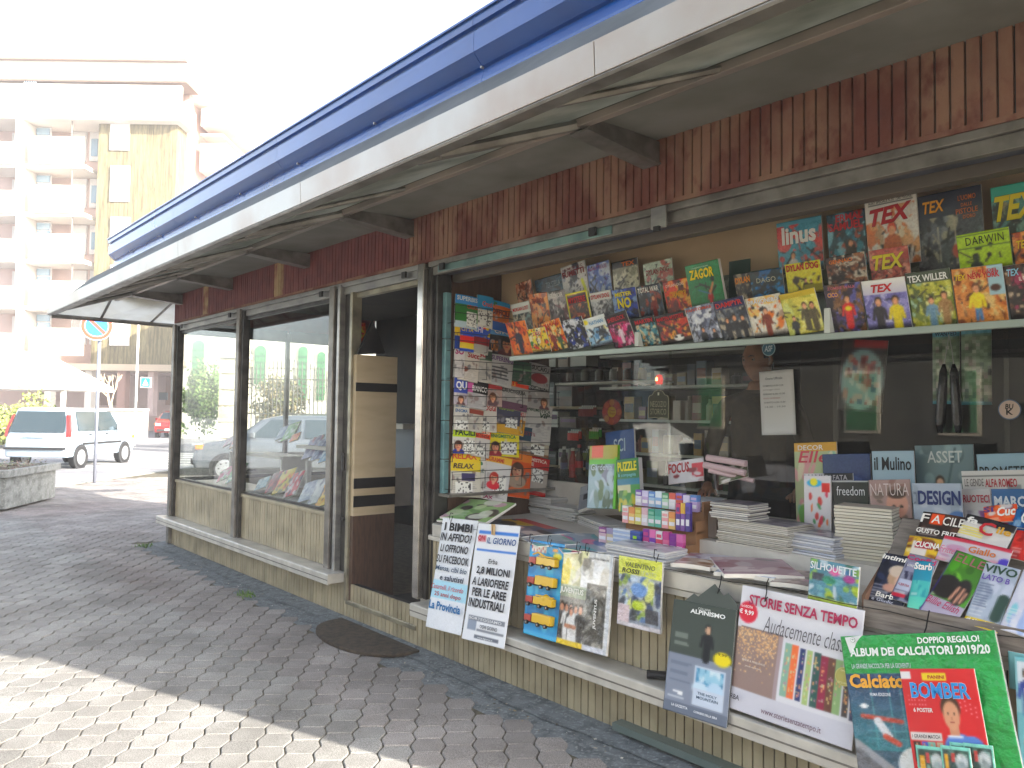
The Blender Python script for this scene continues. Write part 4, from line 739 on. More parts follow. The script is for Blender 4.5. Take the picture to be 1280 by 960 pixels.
rows = [
 # (rect), label, art, texts, lean of the left edge in px
 [(R(208,200,330,350), 'sky blue headed puzzle magazine at the top left of the news rack', newsp('#4a9ad4', [(.2,.72,'#3a7a3a'),(0,.2,'#c8d8e0')], 1, cross=(.5,.05,.95,.5)), [('SUPERBIS',.05,.82,.9,.14,'#dfeef8',{'b':.05,'o':'#174a7c'}),('CRUCI',.5,.6,.44,.12,T_RED,{'b':.05})], 0),
  (R(325,205,410,350), 'puzzle magazine with a turquoise head over a crossword, top row of the rack', newsp('#3c9cc8', [(.0,.55,'#e8e4dc')], 2, cross=(.1,.05,.9,.5)), [('Cruci',.3,.66,.6,.16,'#d83a2c',{'b':.06,'o':'#fff'})], 0),
  (R(400,232,500,365), 'puzzle magazine with a flaming orange cover, right end of the top rack row', newsp('#e07a2c', [(.0,.3,'#3a6ab0'),(.85,1,'#3c9cc8')], 3), [('DIFFICILI',.05,.52,.9,.2,'#6a1a14',{'b':.07}),('P',.1,.8,.16,.14,'#4a8a2c',{'b':.08})], 1)],
 [(R(205,350,235,470), 'narrow yellow and blue magazine at the left of the second rack row', newsp('#d8b83c', [(.0,.5,'#2c4a8c')], 4), (), 0),
  (R(230,352,310,480), 'puzzle magazine with a red and yellow picture on blue, second rack row', newsp('#2c5ab4', [(.3,.55,'#d0342c'),(.1,.3,'#e8c83c')], 5), [('CITTA',.1,.7,.8,.16,'#f0d02c',{'b':.05})], 0),
  (R(300,355,395,485), 'puzzle magazine with a rainbow head and a dark red block, second rack row', newsp('#3a62b8', [(.0,.3,'#b8b4ae'),(.3,.55,'#8c1c24')], 6, extra=lambda a: a.blobs(['#e84a2c','#f0c82c','#8c3ab4'],8,3,.3,.6,1,1)), [('CHI',.05,.7,.5,.2,'#e8e4f0',{'b':.05})], 1),
  (R(388,372,520,495), 'dark puzzle magazine showing a face beside orange letters, right of the second rack row', newsp('#2c2426', [(.72,1,'#7cb0dc')], 7, face=(.72,.42,.22,'#1a1210','#c89070','#5a2a2a')), [('CITY',.2,.76,.6,.18,'#fff',{'b':.05,'o':'#1a3a7c'}),('ORO',.08,.1,.28,.4,'#d8802c')], 0)],
 [(R(203,475,260,620), 'pale lottery weekly with violet letters at the left of the third rack row', newsp('#d9d4d2', None, 8), [('SU',.05,.72,.8,.22,'#a8246c',{'b':.08})], 0),
  (R(235,482,340,632), 'off white lottery weekly with a dark red title, third rack row', newsp('#cfc8bf', None, 9, extra=lambda a: a.ell(.3,.35,.15,.08,'#8a5a4c')), [('Succ',.35,.72,.6,.18,'#9c1c24',{'b':.06})], 1),
  (R(312,488,405,645), 'grey lottery weekly with a red title and a green strip, third rack row', newsp('#c9c4bc', [(.66,.7,'#4a6a4a')], 10, extra=lambda a: a.rect(.6,.7,1,.95,'#3a4a3c')), [('Sc',.2,.74,.4,.18,'#b4202c',{'b':.06})], 0),
  (R(395,498,520,655), 'newsprint lottery weekly with a purple title over figures, right of the third rack row', newsp('#c6c4c2', [(.92,1,'#4a3a4c')], 11, extra=lambda a: a.lines(.1,.2,.9,.6,4,'#3a3a3e',3,.8)), [('SUPERENIG',.05,.72,.9,.14,'#6a3a7c',{'b':.05})], 1),
  (R(505,555,615,655), 'green covered lottery weekly with its title hidden, third rack row', newsp('#3e5c48', [(.6,.68,'#7c9c7c')], 12), (), 0),
  (R(605,562,715,660), 'newsprint sudoku magazine with a red oval, right end of the third rack row', newsp('#bdbab8', None, 13, extra=lambda a: a.ell(.5,.35,.4,.22,'#8c2a34')), [('SUCAKU',.08,.68,.84,.22,'#1c1c20',{'b':.06})], 1)],
 [(R(203,645,275,765), 'magazine with a blue and violet head at the left of the fourth rack row', newsp('#c4bcc4', [(.45,1,'#4a5ca8')], 14, face=(.5,.2,.2)), [('QU',.1,.52,.8,.36,'#f0f0f4',{'b':.07})], 0),
  (R(250,650,385,775), 'magazine with a pink and black head reading BIANCO, fourth rack row', newsp('#bfbcbc', [(.55,1,'#1c181c')], 15, extra=lambda a: a.rect(0,.55,.4,1,'#c870a8')), [('BIANCO',.35,.62,.6,.2,'#e8e6e4',{'b':.05})], 1),
  (R(375,642,460,772), 'reddish newsprint magazine with two small faces, middle of the fourth rack row', newsp('#c0a8a0', [(.6,1,'#a83c3c')], 16, face=(.4,.3,.2)), (), 0),
  (R(440,650,600,780), 'magazine with an orange strip and a long grey title, fourth rack row', newsp('#b8b4b0', [(.82,1,'#d0502c'),(.0,.25,'#6a4a5c')], 17), [('CRUCIVERBA',.1,.56,.8,.14,'#33302f',{'b':.05}),('PAROLE',.05,.84,.5,.13,'#f0c84c')], 1),
  (R(592,660,712,785), 'dark headed newsprint magazine at the right end of the fourth rack row', newsp('#b4b0ae', [(.66,1,'#3a3a40')], 18, face=(.75,.25,.14)), [('SFIDE',.06,.84,.5,.13,'#dad8d4',{'b':.05}),('ENIGMISTICHE',.06,.70,.88,.1,'#dad8d4')], 0)],
 [(R(203,772,285,900), 'enigma weekly with a blue title at the left of the fifth rack row', newsp('#d4d0c8', None, 19, cross=(.1,.05,.9,.35)), [('SETTIMANA',.06,.80,.88,.1,'#3a6a9c',{'b':.05}),('ENIGMA',.06,.62,.8,.12,'#3a6a9c',{'b':.05})], 0),
  (R(272,775,362,905), 'enigma weekly with a brown title, second in the fifth rack row', newsp('#cbc6bc', [(.62,.78,'#8c4a3c')], 20), [('SETTIMANA',.1,.82,.8,.1,'#7a3a34',{'b':.05})], 1),
  (R(335,772,432,910), 'enigma weekly with a red title OGGI, third in the fifth rack row', newsp('#d6d2ca', None, 21, cross=(.1,.05,.6,.35)), [('OGGI',.3,.7,.62,.2,'#b0242c',{'b':.07})], 0),
  (R(428,770,560,912), 'dark enigma magazine with olive green letters, fourth in the fifth rack row', newsp('#4a4a5c', [(0,.3,'#c8a03c')], 22, cross=(.4,.2,.9,.5)), [('SUDOKU',.1,.74,.6,.18,'#8ca03c',{'b':.06})], 1),
  (R(500,795,590,915), 'small orange and red enigma magazine leaning over its neighbour in the fifth rack row', newsp('#d8a83c', [(.6,1,'#d8d4cc')], 23), [('SUDOKU',.1,.7,.8,.18,'#c02c44',{'b':.06})], 2),
  (R(575,775,728,960), 'folded newsprint magazine reading VIP, right end of the fifth rack row', newsp('#c8c6c2', None, 24), [('ENIGMISTICA',.08,.8,.84,.09,'#2a4a34',{'b':.05}),('VIP',.55,.66,.36,.13,'#26482c',{'b':.08,'s':.2})], 1)],
 [(S(172,150,310,290), 'puzzle magazine with a lime green head reading FACILI, left of the sixth rack row', newsp('#d9d6cf', [(.60,1,'#b8cc2c')], 25, face=(.25,.28,.16,'#4a3024','#d8a088','#2c3a8c'), cross=(.5,.05,.95,.5)), [('FACILI',.1,.66,.85,.26,'#1c3a20',{'b':.08})], 0),
  (S(295,160,400,305), 'puzzle magazine with a red title on orange, middle of the sixth rack row', newsp('#d4d0cc', [(.66,1,'#d8602c')], 26, cross=(.1,.05,.8,.4)), [('ENIGMI',.1,.82,.8,.12,'#f0e0c8',{'b':.05}),('IN ONDA',.1,.68,.8,.12,'#7c1420',{'b':.05})], 1),
  (S(378,152,572,305), 'yellow framed puzzle magazine with a small portrait, sixth rack row', newsp('#d8cc34', None, 27, face=(.26,.3,.12,'#3a2018','#d8a088','#8c2c3a'), cross=(.42,.08,.92,.5)), [('FAMIGLIA',.12,.78,.6,.12,'#2a7a4c',{'b':.06}),('ENIGMISTICA',.12,.62,.76,.12,'#2a7a4c',{'b':.06})], 0),
  (S(570,150,755,290), 'dark teal headed magazine at the right end of the sixth rack row', newsp('#c0b8a8', [(.5,1,'#2c4a5c'),(.0,.1,'#8c6a4c')], 28, cross=(.4,.05,.85,.4)), [('SETTIMANA',.15,.7,.7,.14,'#8c2c3a')], 1)],
 [(S(165,290,345,550), 'puzzle magazine with a yellow head reading RELAX, left of the bottom rack row', newsp('#d4d0c6', [(.75,1,'#ecc83c'),(.55,.75,'#e8cc50')], 29, cross=(.15,.05,.7,.32), extra=lambda a: a.rect(.35,.34,.8,.5,'#4a4468')), [('RELAX',.04,.8,.82,.14,'#e0602c',{'b':.08}),('RELAX',.06,.6,.7,.11,'#5a4a34',{'b':.08,'s':.2})], 0),
  (S(275,320,372,550), 'slim white magazine with green letters, second in the bottom rack row', newsp('#dcdad6', None, 30), [('Le',.4,.78,.4,.13,'#2c7a5c',{'b':.07}),('TUE',.5,.6,.4,.1,'#2c6a5c')], 1),
  (S(328,300,530,552), 'large puzzle weekly with a woman portrait and a magenta foot strip, bottom rack row', newsp('#dad9d8', [(.85,1,'#e8b84c')], 31, face=(.52,.5,.12,'#a83c2c','#e0b09c','#c83c4c'), cross=(.55,.15,.9,.55)), [('PROGRAMMI',.05,.86,.7,.1,'#c8402c',{'b':.06}),('RELAX',.06,.02,.5,.07,'#a8346c',{'b':.07})], 2),
  (S(480,300,650,545), 'orange magazine with a woman in the middle of the bottom rack row', newsp('#d0682c', [(.82,1,'#e08a3c')], 32, face=(.5,.6,.2,'#5a4030','#d0a890','#b0a090')), (), 1),
  (S(566,305,756,520), 'red framed enigma magazine with a crossword, right end of the bottom rack row', newsp('#b03430', [(.12,.7,'#b8b0a8')], 33, face=(.3,.45,.14,'#6a5040','#d8b8a8','#b8b0b0'), cross=(.5,.35,.85,.7)), [('ENIGMISTICA',.1,.86,.8,.09,'#e8d0c0',{'b':.06}),('MESE',.1,.74,.4,.09,'#e8d0c0',{'b':.06})], 2)],
]
for ri, row in enumerate(rows):
    for (x0, y0, x1, y1), lb, art, tx, k in row:
        yq = P((x0 + x1) / 2, y1, 'x', -3.70); pl = ((-3.688, yq.y, yq.z), (1, -.22 - .05 * ((ri + k) % 3), .20)); off = .006 + k * .007
        h = y1 - y0; xm = (x0 + x1) / 2
        sl = lambda x: (534 - y1) / (1734 - x0) * (x - x0)          # edges recede towards the back of the kiosk
        st = (534 - y0) / (1734 - x0) * (x1 - x0)
        lean = .06 + .10 * k; BLp = (x0 - lean * .5 * h, y1 + 0); BRp = (x1 - lean * .5 * h, y1 + sl(x1)); TLp = (x0 + lean * h, y0 + 1)
        mag(lb, BLp, BRp, TLp, pl, art, tx, off=off, group=GR, t=.009, material=MATTE, curl=.006, drop=.03, px=.0036)
# ================================================================== POSTERS AND BAGS HUNG ALONG THE COUNTER EDGE
def hang_plane(y0, z0, y1, z1):
    d = Vector((0, y1 - y0, z1 - z0)).normalized(); n = Vector((1, 0, 0)).cross(-d)
    if n.y > 0: n = -n
    return ((0, y0, z0), tuple(n))
def clip(label, u, v, y):
    p = P(u, v, 'y', y); mb = MB(); r = .0022
    mb.tube([(p.x - .012, y + .01, p.z + .012), (p.x - .006, y - .012, p.z + .018), (p.x - .002, y - .022, p.z - .01), (p.x + .008, y - .02, p.z - .035), (p.x + .016, y - .012, p.z + .002)], r, 5)
    setp(mb.build('wire_clip', WIREM), label, 'clip', 'black wire clips on the counter edge')
# news bill: I BIMBI
pl = hang_plane(-.045, .78, -.165, .26)
def bimbi(nx, ny):
    a = Art(nx, ny, '#e4e6ea'); a.rect(0, .27, 1, .43, '#b8dcee'); return a.speck(1, .02)
mag('white news bill with black capitals reading I BIMBI IN AFFIDO, next to the door', (532, 783), (575, 796), (553, 647), pl, bimbi,
    [('I BIMBI', .12, .885, .80, .075, '#26262c', {'b': .07}), ('IN AFFIDO?', .05, .79, .90, .075, '#26262c', {'b': .05, 's': .12}), ('LI OFFRONO', .10, .69, .80, .07, '#26262c', {'b': .05, 's': .1}), ('SU FACEBOOK', .04, .59, .92, .07, '#26262c', {'b': .04}),
     ('Mensa, cibi bio', .05, .51, .9, .055, '#2c4a66', {'b': .03, 's': .15}), ('e salutisti', .22, .435, .68, .05, '#2c3a4c', {'b': .05, 's': .05}), ('Casartelli, il ricordo', .02, .345, .92, .05, '#c4384a', {'s': .2, 'b': .01}), ('25 anni dopo', .14, .28, .76, .05, '#b03a44', {'b': .03}), ('La Provincia', .04, .17, .90, .075, '#1c6ea8', {'b': .06})],
    name='news_bill', cat='news bill', t=.0008, curl=.004, wave=.004, material=MATTE, px=.006)
def giorno(nx, ny):
    a = Art(nx, ny, '#e8e9ec'); 
    for y0, y1, c in ((.915, .935, '#4f86c8'), (.76, .78, '#4f86c8')): a.rect(.06, y0, .98, y1, c)
    a.rect(.05, .84, .26, .90, '#d8a0a8'); a.rect(.1, .175, .95, .21, '#8c8f96'); a.rect(.1, .09, .3, .17, '#9aa2b0'); a.rect(.32, .09, .95, .11, '#8c8f96'); a.rect(.3, .03, .85, .055, '#777b84')
    return a
mag('white news bill with two blue rules reading IL GIORNO, second from the door', (577, 798), (630, 812), (598, 654), pl, giorno,
    [('QN', .07, .845, .17, .05, '#c02838', {'b': .05}), ('IL GIORNO', .30, .83, .68, .055, '#24508c', {'b': .03, 's': .12}), ('Erba', .40, .66, .22, .04, '#2a2a30', {'s': .15}), ('2,8 MILIONI', .15, .555, .78, .075, '#26262c', {'b': .06}), ('A LARIOFIERE', .08, .465, .86, .07, '#26262c', {'b': .05, 's': .1}), ('PER LE AREE', .12, .375, .80, .07, '#26262c', {'b': .06}), ('INDUSTRIALI', .07, .28, .84, .075, '#26262c', {'b': .06, 's': .08}), ('SORTEGGIAMO', .14, .18, .76, .022, '#e8e8ea'), ('OGNI GIORNO', .42, .12, .4, .03, '#33343a'), ('www.ilgiorno.it', .4, .033, .35, .018, '#e8e8ea')],
    name='news_bill', cat='news bill', off=.003, t=.0008, curl=.004, wave=.003, material=MATTE, px=.006)
mb = MB(); q = P(618, 660, 'y', -.05)
for i in (0, 1): mb.box((q.x - .012 + i * .016, q.y - .012, q.z - .035), (q.x - .004 + i * .016, q.y - .004, q.z + .02))
setp(mb.build('clothes_peg', mat('pale_peg_wood', '#c8a87a', .7)), 'small wooden peg holding the second news bill', 'peg')
# toy truck blister card
plt = hang_plane(-.035, .745, -.085, .35)
def trucks(nx, ny):
    a = Art(nx, ny, '#2f9ed0'); a.blobs(['#3cb4e0', '#2484b8', '#66c4e4'], 24, 5, r=(.05, .15)); a.rect(.05, .87, .5, .95, '#b8343c'); a.cross(.05, .87, .5, .95, 8, 3, .0)
    for i in range(8):
        for j in range(2): a.rect(.05 + i * .056, .87 + j * .04, .05 + i * .056 + .028, .91 + j * .04, '#c0303c' if (i + j) % 2 else '#e9e6e0')
    a.ell(.82, .86, .12, .035, '#e8d83c'); a.ell(.72, .78, .14, .03, '#d8602c'); a.rect(0, 0, 1, .04, '#58b4dc'); a.ell(.75, .92, .08, .02, '#e0a02c'); return a
tr = mag('blue blister card with four little yellow toy trucks hanging from the counter', (654, 791), (697, 804), (663.5, 674), plt, trucks, (), name='toy_card', cat='toy pack', t=.003, curl=.001, px=.007)
YEL = mat('toy_yellow', '#e0b420', .3, coat=.5); TRED = mat('toy_red', '#b03428', .35, coat=.4)
Wt, Ht = .205, .42
M_, Wt, Ht = place((654, 791), (697, 804), (663.5, 674), plt)
for i, k in enumerate((.70, .49, .29, .10)):
    b = MB(); x0, y0 = Wt * .12, Ht * (k + .03)
    b.box((x0 + Wt * .25, y0 + .012, .006), (x0 + Wt * .78, y0 + .048 + .006 * (i % 2), .040), m=0); b.box((x0 + Wt * .29, y0 + .050, .010), (x0 + Wt * .74, y0 + .056, .036), m=0)
    b.box((x0 + Wt * .02, y0 + .012, .006), (x0 + Wt * .22, y0 + .042, .038), m=1); b.box((x0 + Wt * .0, y0 + .006, .006), (x0 + Wt * .76, y0 + .012, .038), m=2)
    if i == 0: b.tube([(x0 + Wt * .5, y0 + .05, .03), (x0 + Wt * .25, y0 + .068, .03), (x0 + Wt * .1, y0 + .055, .03)], .005, 6, m=0)
    if i == 2: b.tube([(x0 + Wt * .3, y0 + .03, .022), (x0 + Wt * .55, y0 + .045, .022), (x0 + Wt * .78, y0 + .035, .022)], [.012, .021, .010], 10, m=0)
    tk = b.build('toy_truck', [YEL, TRED, BLACK], tr, bevel=.0025)
    for x in (.12, .45, .66):
        wb = MB(); wb.tube([(x0 + Wt * x, y0 + .006, .034), (x0 + Wt * x, y0 + .006, .046)], .0105, 12); wb.tube([(x0 + Wt * x, y0 + .006, .046), (x0 + Wt * x, y0 + .006, .047)], .005, 8, m=1); wb.build('wheel', [BLACK, ALU], tk)
# football album bag
def juve(nx, ny):
    a = Art(nx, ny, '#dcdcda'); a.rect(.0, .62, .5, 1, '#e6dc7c'); a.blobs(['#f0ecc8', '#d8c84a', '#e9e6dc', '#a8a890'], 26, 4, 0, .62, .55, 1); a.blobs(['#f4f2ee', '#d0cdc6', '#9c9890', '#ffffff'], 30, 6, .4, .62, .97, .93)
    a.rect(.52, .06, .93, .68, '#55534f'); a.blobs(['#77746e', '#3a3936', '#8c8a84', '#a9a7a0'], 40, 9, .52, .06, .93, .66, (.02, .07))
    a.rect(.0, .50, .52, .62, '#a9b09c'); a.rect(.0, .08, .52, .50, '#8a8782')
    for i in range(5): a.man(.06 + i * .10, .08 + .02 * (i % 2), .36 - .03 * (i % 2), '#e4e2e0' if i % 2 else '#3a3838', '#2a2220', '#c8967c')
    a.man(.27, .06, .34, '#e8e6e4', '#2a2220', '#c8967c'); a.seg(.17, .2, .36, .2, .03, '#b8866c'); a.rect(0, .0, .52, .055, '#e4c42c'); a.rect(.52, 0, 1, .06, '#d8dae2'); a.rect(.95, 0, 1, 1, '#cfd2d6'); return a
mag('large cellophane bag with a football album cover and shiny dark sticker sheet', (697, 803), (759, 826), (702.5, 684), hang_plane(-.04, .735, -.10, .33), juve,
    [('JUVENTUS', .02, .525, .48, .075, '#efefe6', {'b': .06}), ('JUVENTUS', .55, .36, .42, .045, '#e4e2de', {'b': .05, 'r': math.pi / 2}), ('FOLLOW THE CHAMPIONS', .56, .93, .38, .018, '#666')],
    name='album_bag', cat='album', t=.012, wave=.004, material=FOIL, px=.006, off=.002)
def rossi(nx, ny):
    a = Art(nx, ny, '#aeb4b8'); a.rect(0, .74, 1, 1, '#d8dc6c'); a.grad(.0, .3, '#8c94a0', '#aeb4c4'); a.blobs(['#5c7ca8', '#3a4a68', '#c8d4e0', '#8aa04c', '#d8dc8c', '#2c3440'], 40, 8, 0, .1, 1, .76, (.04, .14)); a.ell(.5, .55, .2, .1, '#7ca0d0'); a.ell(.48, .33, .14, .07, '#b8c83c'); a.rect(.0, .06, .3, .3, '#d8c8cc'); a.rect(0, 0, 1, .06, '#d4cfd4'); a.rect(.65, .1, .95, .3, '#3a3e48'); return a
mag('yellow topped motorcycle magazine in a clear bag hanging before the cream slats', (773.5, 779), (827, 789), (780, 694), hang_plane(-.04, .735, -.06, .4), rossi,
    [('VALENTINO', .18, .86, .70, .07, '#6a7448', {'b': .03, 's': .2}), ('ROSSI', .10, .77, .42, .07, '#3a4230', {'b': .05, 's': .2}), ('LE MOTO', .55, .775, .36, .06, '#c8cf9c', {'s': .15})],
    name='album_bag', cat='magazine', t=.012, wave=.003, material=FOIL, px=.006, off=.014)
# mountain shaped card
pla = hang_plane(-.05, .76, -.165, .22)
Ma, Wa, Ha = place((829, 886), (910, 909), (845, 757), pla, .004)
outl = [(0, 0), (1, 0), (1.0, .80), (.90, .90), (.80, .86), (.60, .985), (.45, .90), (.32, .955), (.12, .80), (0.04, .70)]
q = Ma.inverted()
imgo = [(829, 886), (910, 909), (923, 757), (911, 741), (905, 745), (894, 730), (873, 746), (868, 742), (845, 760), (840, 790)]
pts = []
for u, v in imgo:
    p = q @ PP(u, v, Vector(Ma.translation), pla[1]); pts.append((p.x, p.y))
mb = MB(); n = len(pts)
mb.face([(x, y, .004) for x, y in pts], '#4c534e'); mb.face([(x, y, .0) for x, y in reversed(pts)], '#6c706c')
for i in range(n):
    a, b = pts[i], pts[(i + 1) % n]; mb.face([(a[0], a[1], 0), (b[0], b[1], 0), (b[0], b[1], .004), (a[0], a[1], .004)], '#555')
ac = mb.build('advert_card', MATTE, M=Ma); setp(ac, 'dark grey card with a mountain shaped top hanging beside the book series poster', 'advert card')
def alp(nx, ny):
    a = Art(nx, ny, '#4c534e'); a.rect(0, 0, 1, .52, '#8d93a0'); a.rect(0, 0, 1, .10, '#747b88'); a.lines(.06, .28, .42, .50, 11, '#777e8c', 3, .8); a.lines(.08, .60, .36, .74, 7, '#848b84', 5, .8)
    a.man(.60, .52, .30, '#23262a', '#2a2c30', '#c8a890'); a.ell(.85, .55, .13, .06, '#e4cf2c'); a.rect(.45, .12, .92, .45, '#c9d2de'); a.rect(.47, .26, .90, .44, '#5d94b4'); a.blobs(['#a8ccdc', '#3c7698', '#dfeaf0'], 14, 3, .47, .30, .9, .44, (.03, .1)); a.ell(.55, .26, .12, .06, '#cfe0ec'); a.ell(.78, .26, .13, .08, '#c4d8e8'); a.rect(.45, .12, .92, .25, '#ccd4e0')
    a.rect(.12, .17, .2, .2, '#e4e6ea'); a.rect(.22, .16, .3, .2, '#f0f0f2'); a.lines(.06, .13, .34, .16, 2, '#c8ccd4', 1, .9); return a
xs_ = [p[0] for p in pts[:2]]; Wc = pts[1][0] - .004; Hc = pts[2][1] - .02
fa = sheet_obj('card_print', Wc, Hc, .0005, alp(38, 62), Matrix.Translation((.002, .002, .0047)), ac, material=MATTE)
lettering('lettering', [('COLLANA', .42, .905, .2, .02, '#cfd4cf'), ('ALPINISMO', .30, .865, .55, .038, '#eef0ee', {'b': .06}), ('9,99', .79, .555, .13, .024, '#5a4c10'), ('THE HOLY', .53, .205, .30, .022, '#4a6078'), ('MOUNTAIN', .52, .170, .33, .024, '#4a6078'), ('LA GAZZETTA', .14, .055, .26, .022, '#e8eaf0', {'b': .04}), ('CORRIERE DELLA SERA', .50, .050, .36, .018, '#e8eaf0', {'b': .04})], Wc, Hc + .02, ac, z=.0062)
# STORIE SENZA TEMPO poster
pls = hang_plane(-.05, .76, -.150, .27)
def storie(nx, ny):
    a = Art(nx, ny, '#dcdbe0'); a.rect(0, .0, 1, .17, '#cfced6'); a.rect(.33, .60, 1, .605, '#8c8a92')
    a.rect(.03, .20, .40, .68, '#7c6866'); a.rect(.0, .17, .37, .66, '#95817c'); a.rect(.37, .18, .41, .66, '#a8989a')
    g = random.Random(4)
    for i in range(420):
        y = .66 - abs(g.gauss(0, .13)); a.ell(g.uniform(.01, .36), max(.2, y), .006, .006, g.choice(['#d8b48c', '#e4c49c', '#c8a078']), .9)
    cols = ['#8fae9e', '#dc7a4c', '#2f3e6c', '#a9ba84', '#3c5c5a', '#8c2f50', '#6c4c44', '#93ac80', '#4c4648', '#3a4260']
    for i, c in enumerate(cols):
        x0 = .43 + i * .058; y0 = .22 - i * .002; a.rect(x0, y0, x0 + .052, .63 - i * .004, c)
        for k in range(16): a.ell(x0 + .026 + g.uniform(-.016, .016), g.uniform(y0 + .03, .58), .006, .010, g.choice(['#d8c08c', '#e4a87c', '#c8d4b0', '#b88a9c']), .8)
    a.ell(.08, .79, .085, .085 * nx / ny, '#c8244c'); return a
sp = mag('wide white poster for a series of classic books reading STORIE SENZA TEMPO', (910, 884), (1064, 944), (925, 730), pls, storie,
    [('STORIE SENZA TEMPO', .09, .855, .88, .085, '#ac2450', {'b': .06}), ('Audacemente classici', .24, .665, .73, .13, '#55525a', {'s': .3, 'b': -.008}), ('€ 9,99', .015, .765, .13, .045, '#f4eef0', {'b': .05}), ('1a USCITA', .03, .825, .1, .02, '#f4eef0'), ('www.storiesenzatempo.it', .30, .035, .48, .055, '#6a4a5c', {'b': .01, 's': .05}), ('RBA', .025, .085, .08, .04, '#4a4852', {'b': .04}), ('PRIDE & PREJUDICE', .09, .40, .2, .02, '#d8c8b8'), ('JANE AUSTEN', .12, .36, .14, .014, '#d8c8b8')],
    name='poster', cat='poster', t=.002, curl=.006, wave=.004, px=.0052, off=.002)
# green album bag with the red magazine and card packs
plg = hang_plane(-.055, .74, -.175, .28)
def galb(nx, ny):
    a = Art(nx, ny, '#22944e'); a.blobs(['#2ca45a', '#1f8a46'], 14, 3, r=(.08, .2), al=.5)
    a.rect(0, 0, .52, .76, '#3a5868'); a.grad(.3, .76, '#3c7c84', '#31486c', 0, .52)
    for i in range(9): a.rect(.04 * i + .12, .3, .04 * i + .124, .74, '#5c9aa0', .6); a.rect(.1, .32 + i * .045, .52, .323 + i * .045, '#5c9aa0', .6)
    a.ell(.1, .56, .03, .012, '#fff'); a.seg(.08, .5, .34, .47, .016, '#b04a3c'); a.seg(.18, .47, .24, .38, .028, '#d8d8dc'); a.seg(.22, .38, .3, .34, .02, '#b8503c')
    a.ell(.42, .22, .14, .11, '#dcdcda'); a.ell(.44, .24, .05, .04, '#b0542c'); a.seg(.0, .32, .45, .02, .05, '#9a9a9c'); a.seg(.0, .25, .3, .02, .07, '#6c6c70'); a.rect(.03, .02, .22, .10, '#e8eaec'); a.rect(.22, 0, .55, .06, '#4c5a34'); return a
ga = mag('large green cellophane bag with the players album, hanging at the right of the counter', (1080, 1000), (1290, 1010), (1062, 795), plg, galb,
    [('DOPPIO REGALO!', .53, .935, .38, .04, '#e9f0ea', {'b': .06}), ('ALBUM DEI CALCIATORI 2019/20', .06, .865, .90, .055, '#e9f0ea', {'b': .08}), ('LA GRANDE RACCOLTA PER LA GIOVENTU', .06, .79, .40, .03, '#c8d0d8'), ('Calciatori', .03, .67, .44, .085, '#eaa83a', {'b': .07, 'o': '#f0dc6c'}), ('PRIMA EDIZIONE', .16, .62, .14, .02, '#dfe4ea')],
    name='album_bag', cat='album', t=.014, curl=.004, wave=.003, px=.0045, material=FOIL, off=.012)
def bomb(nx, ny):
    a = Art(nx, ny, '#c23038'); a.rect(.3, .90, .62, .96, '#e0c83c'); a.rect(.0, .92, .14, .97, '#e4e0e0')
    for i in range(9):
        for j in range(3): a.ell(.04 + i * .035, .70 + j * .035, .008, .006, '#e08088'); a.ell(.72 + i * .03, .70 - i * .012 + j * .035, .008, .006, '#e08088')
    a.seg(.62, .28, .82, .38, .14, '#6a8cc4'); a.seg(.62, .0, .66, .36, .20, '#6a8cc4'); a.seg(.9, .35, .97, .18, .05, '#6a8cc4'); a.seg(.97, .18, .98, .05, .035, '#c8967c')
    a.rect(.57, .46, .67, .56, '#c8967c'); a.seg(.54, .455, .70, .455, .015, '#e4e6ee'); a.ell(.61, .68, .125, .105, '#4a3428'); a.ell(.61, .62, .105, .115, '#cf9f84'); a.ell(.575, .635, .014, .007, '#2a2420'); a.ell(.65, .635, .014, .007, '#2a2420'); a.ell(.612, .57, .03, .008, '#a05a50'); a.ell(.61, .60, .015, .012, '#b8846c')
    a.rect(.03, .42, .44, .47, '#e4dcd8')
    for i, c in enumerate(('#3c2c30', '#5c6cb8', '#7cb8a8', '#c8b8a0')): a.rect(.05 + i * .1, .24, .13 + i * .1, .40, c); a.ell(.09 + i * .1, .37, .02, .02, '#c8967c')
    for i, c in enumerate(('#5c3c40', '#4a3c38', '#a87c5c', '#7c4438')): a.rect(.05 + i * .1, .08, .13 + i * .1, .18, c); a.ell(.09 + i * .1, .15, .02, .02, '#c8967c')
    a.rect(0, 0, .1, .08, '#e0c83c'); return a
plb = hang_plane(-.080, .74, -.200, .28)
mag('red football magazine with a light blue shirted player before the green bag', (1148, 990), (1248, 1000), (1126, 836), plb, bomb,
    [('PANINI', .38, .915, .22, .03, '#b02028', {'b': .04}), ('BOMBER', .12, .755, .78, .13, '#2c90d4', {'b': .06, 'o': '#f0f2f6'}), ('6 POSTER', .12, .64, .26, .035, '#e8e4e0', {'b': .05}), ('I GRANDI MATCH', .05, .43, .37, .03, '#4a4448', {'b': .02}), ('CIRO', .62, .235, .27, .10, '#a9c86c', {'b': .07, 'o': '#e9f2dc'}), ('IMMOBILE', .62, .165, .28, .05, '#a9c86c', {'b': .06, 'o': '#e9f2dc'}), ('MERTENS - RONALDO', .06, .20, .37, .02, '#f0e4e4')],
    name='magazine', cat='magazine', t=.006, curl=.004, px=.0042, off=.018)
def pack(nx, ny):
    a = Art(nx, ny, '#8ed0c0'); a.rect(.08, 0, .92, .94, '#2c4440'); a.blobs(['#4c7a70', '#1c2c2c', '#8ca8a0'], 14, nx, .08, 0, .92, .94); a.ell(.68, .68, .2, .18, '#c8cccc'); a.ell(.68, .5, .16, .2, '#9aa4a4'); a.rect(.12, .1, .26, .8, '#d8a83c'); a.rect(.35, .65, .45, .85, '#b84a4c'); return a
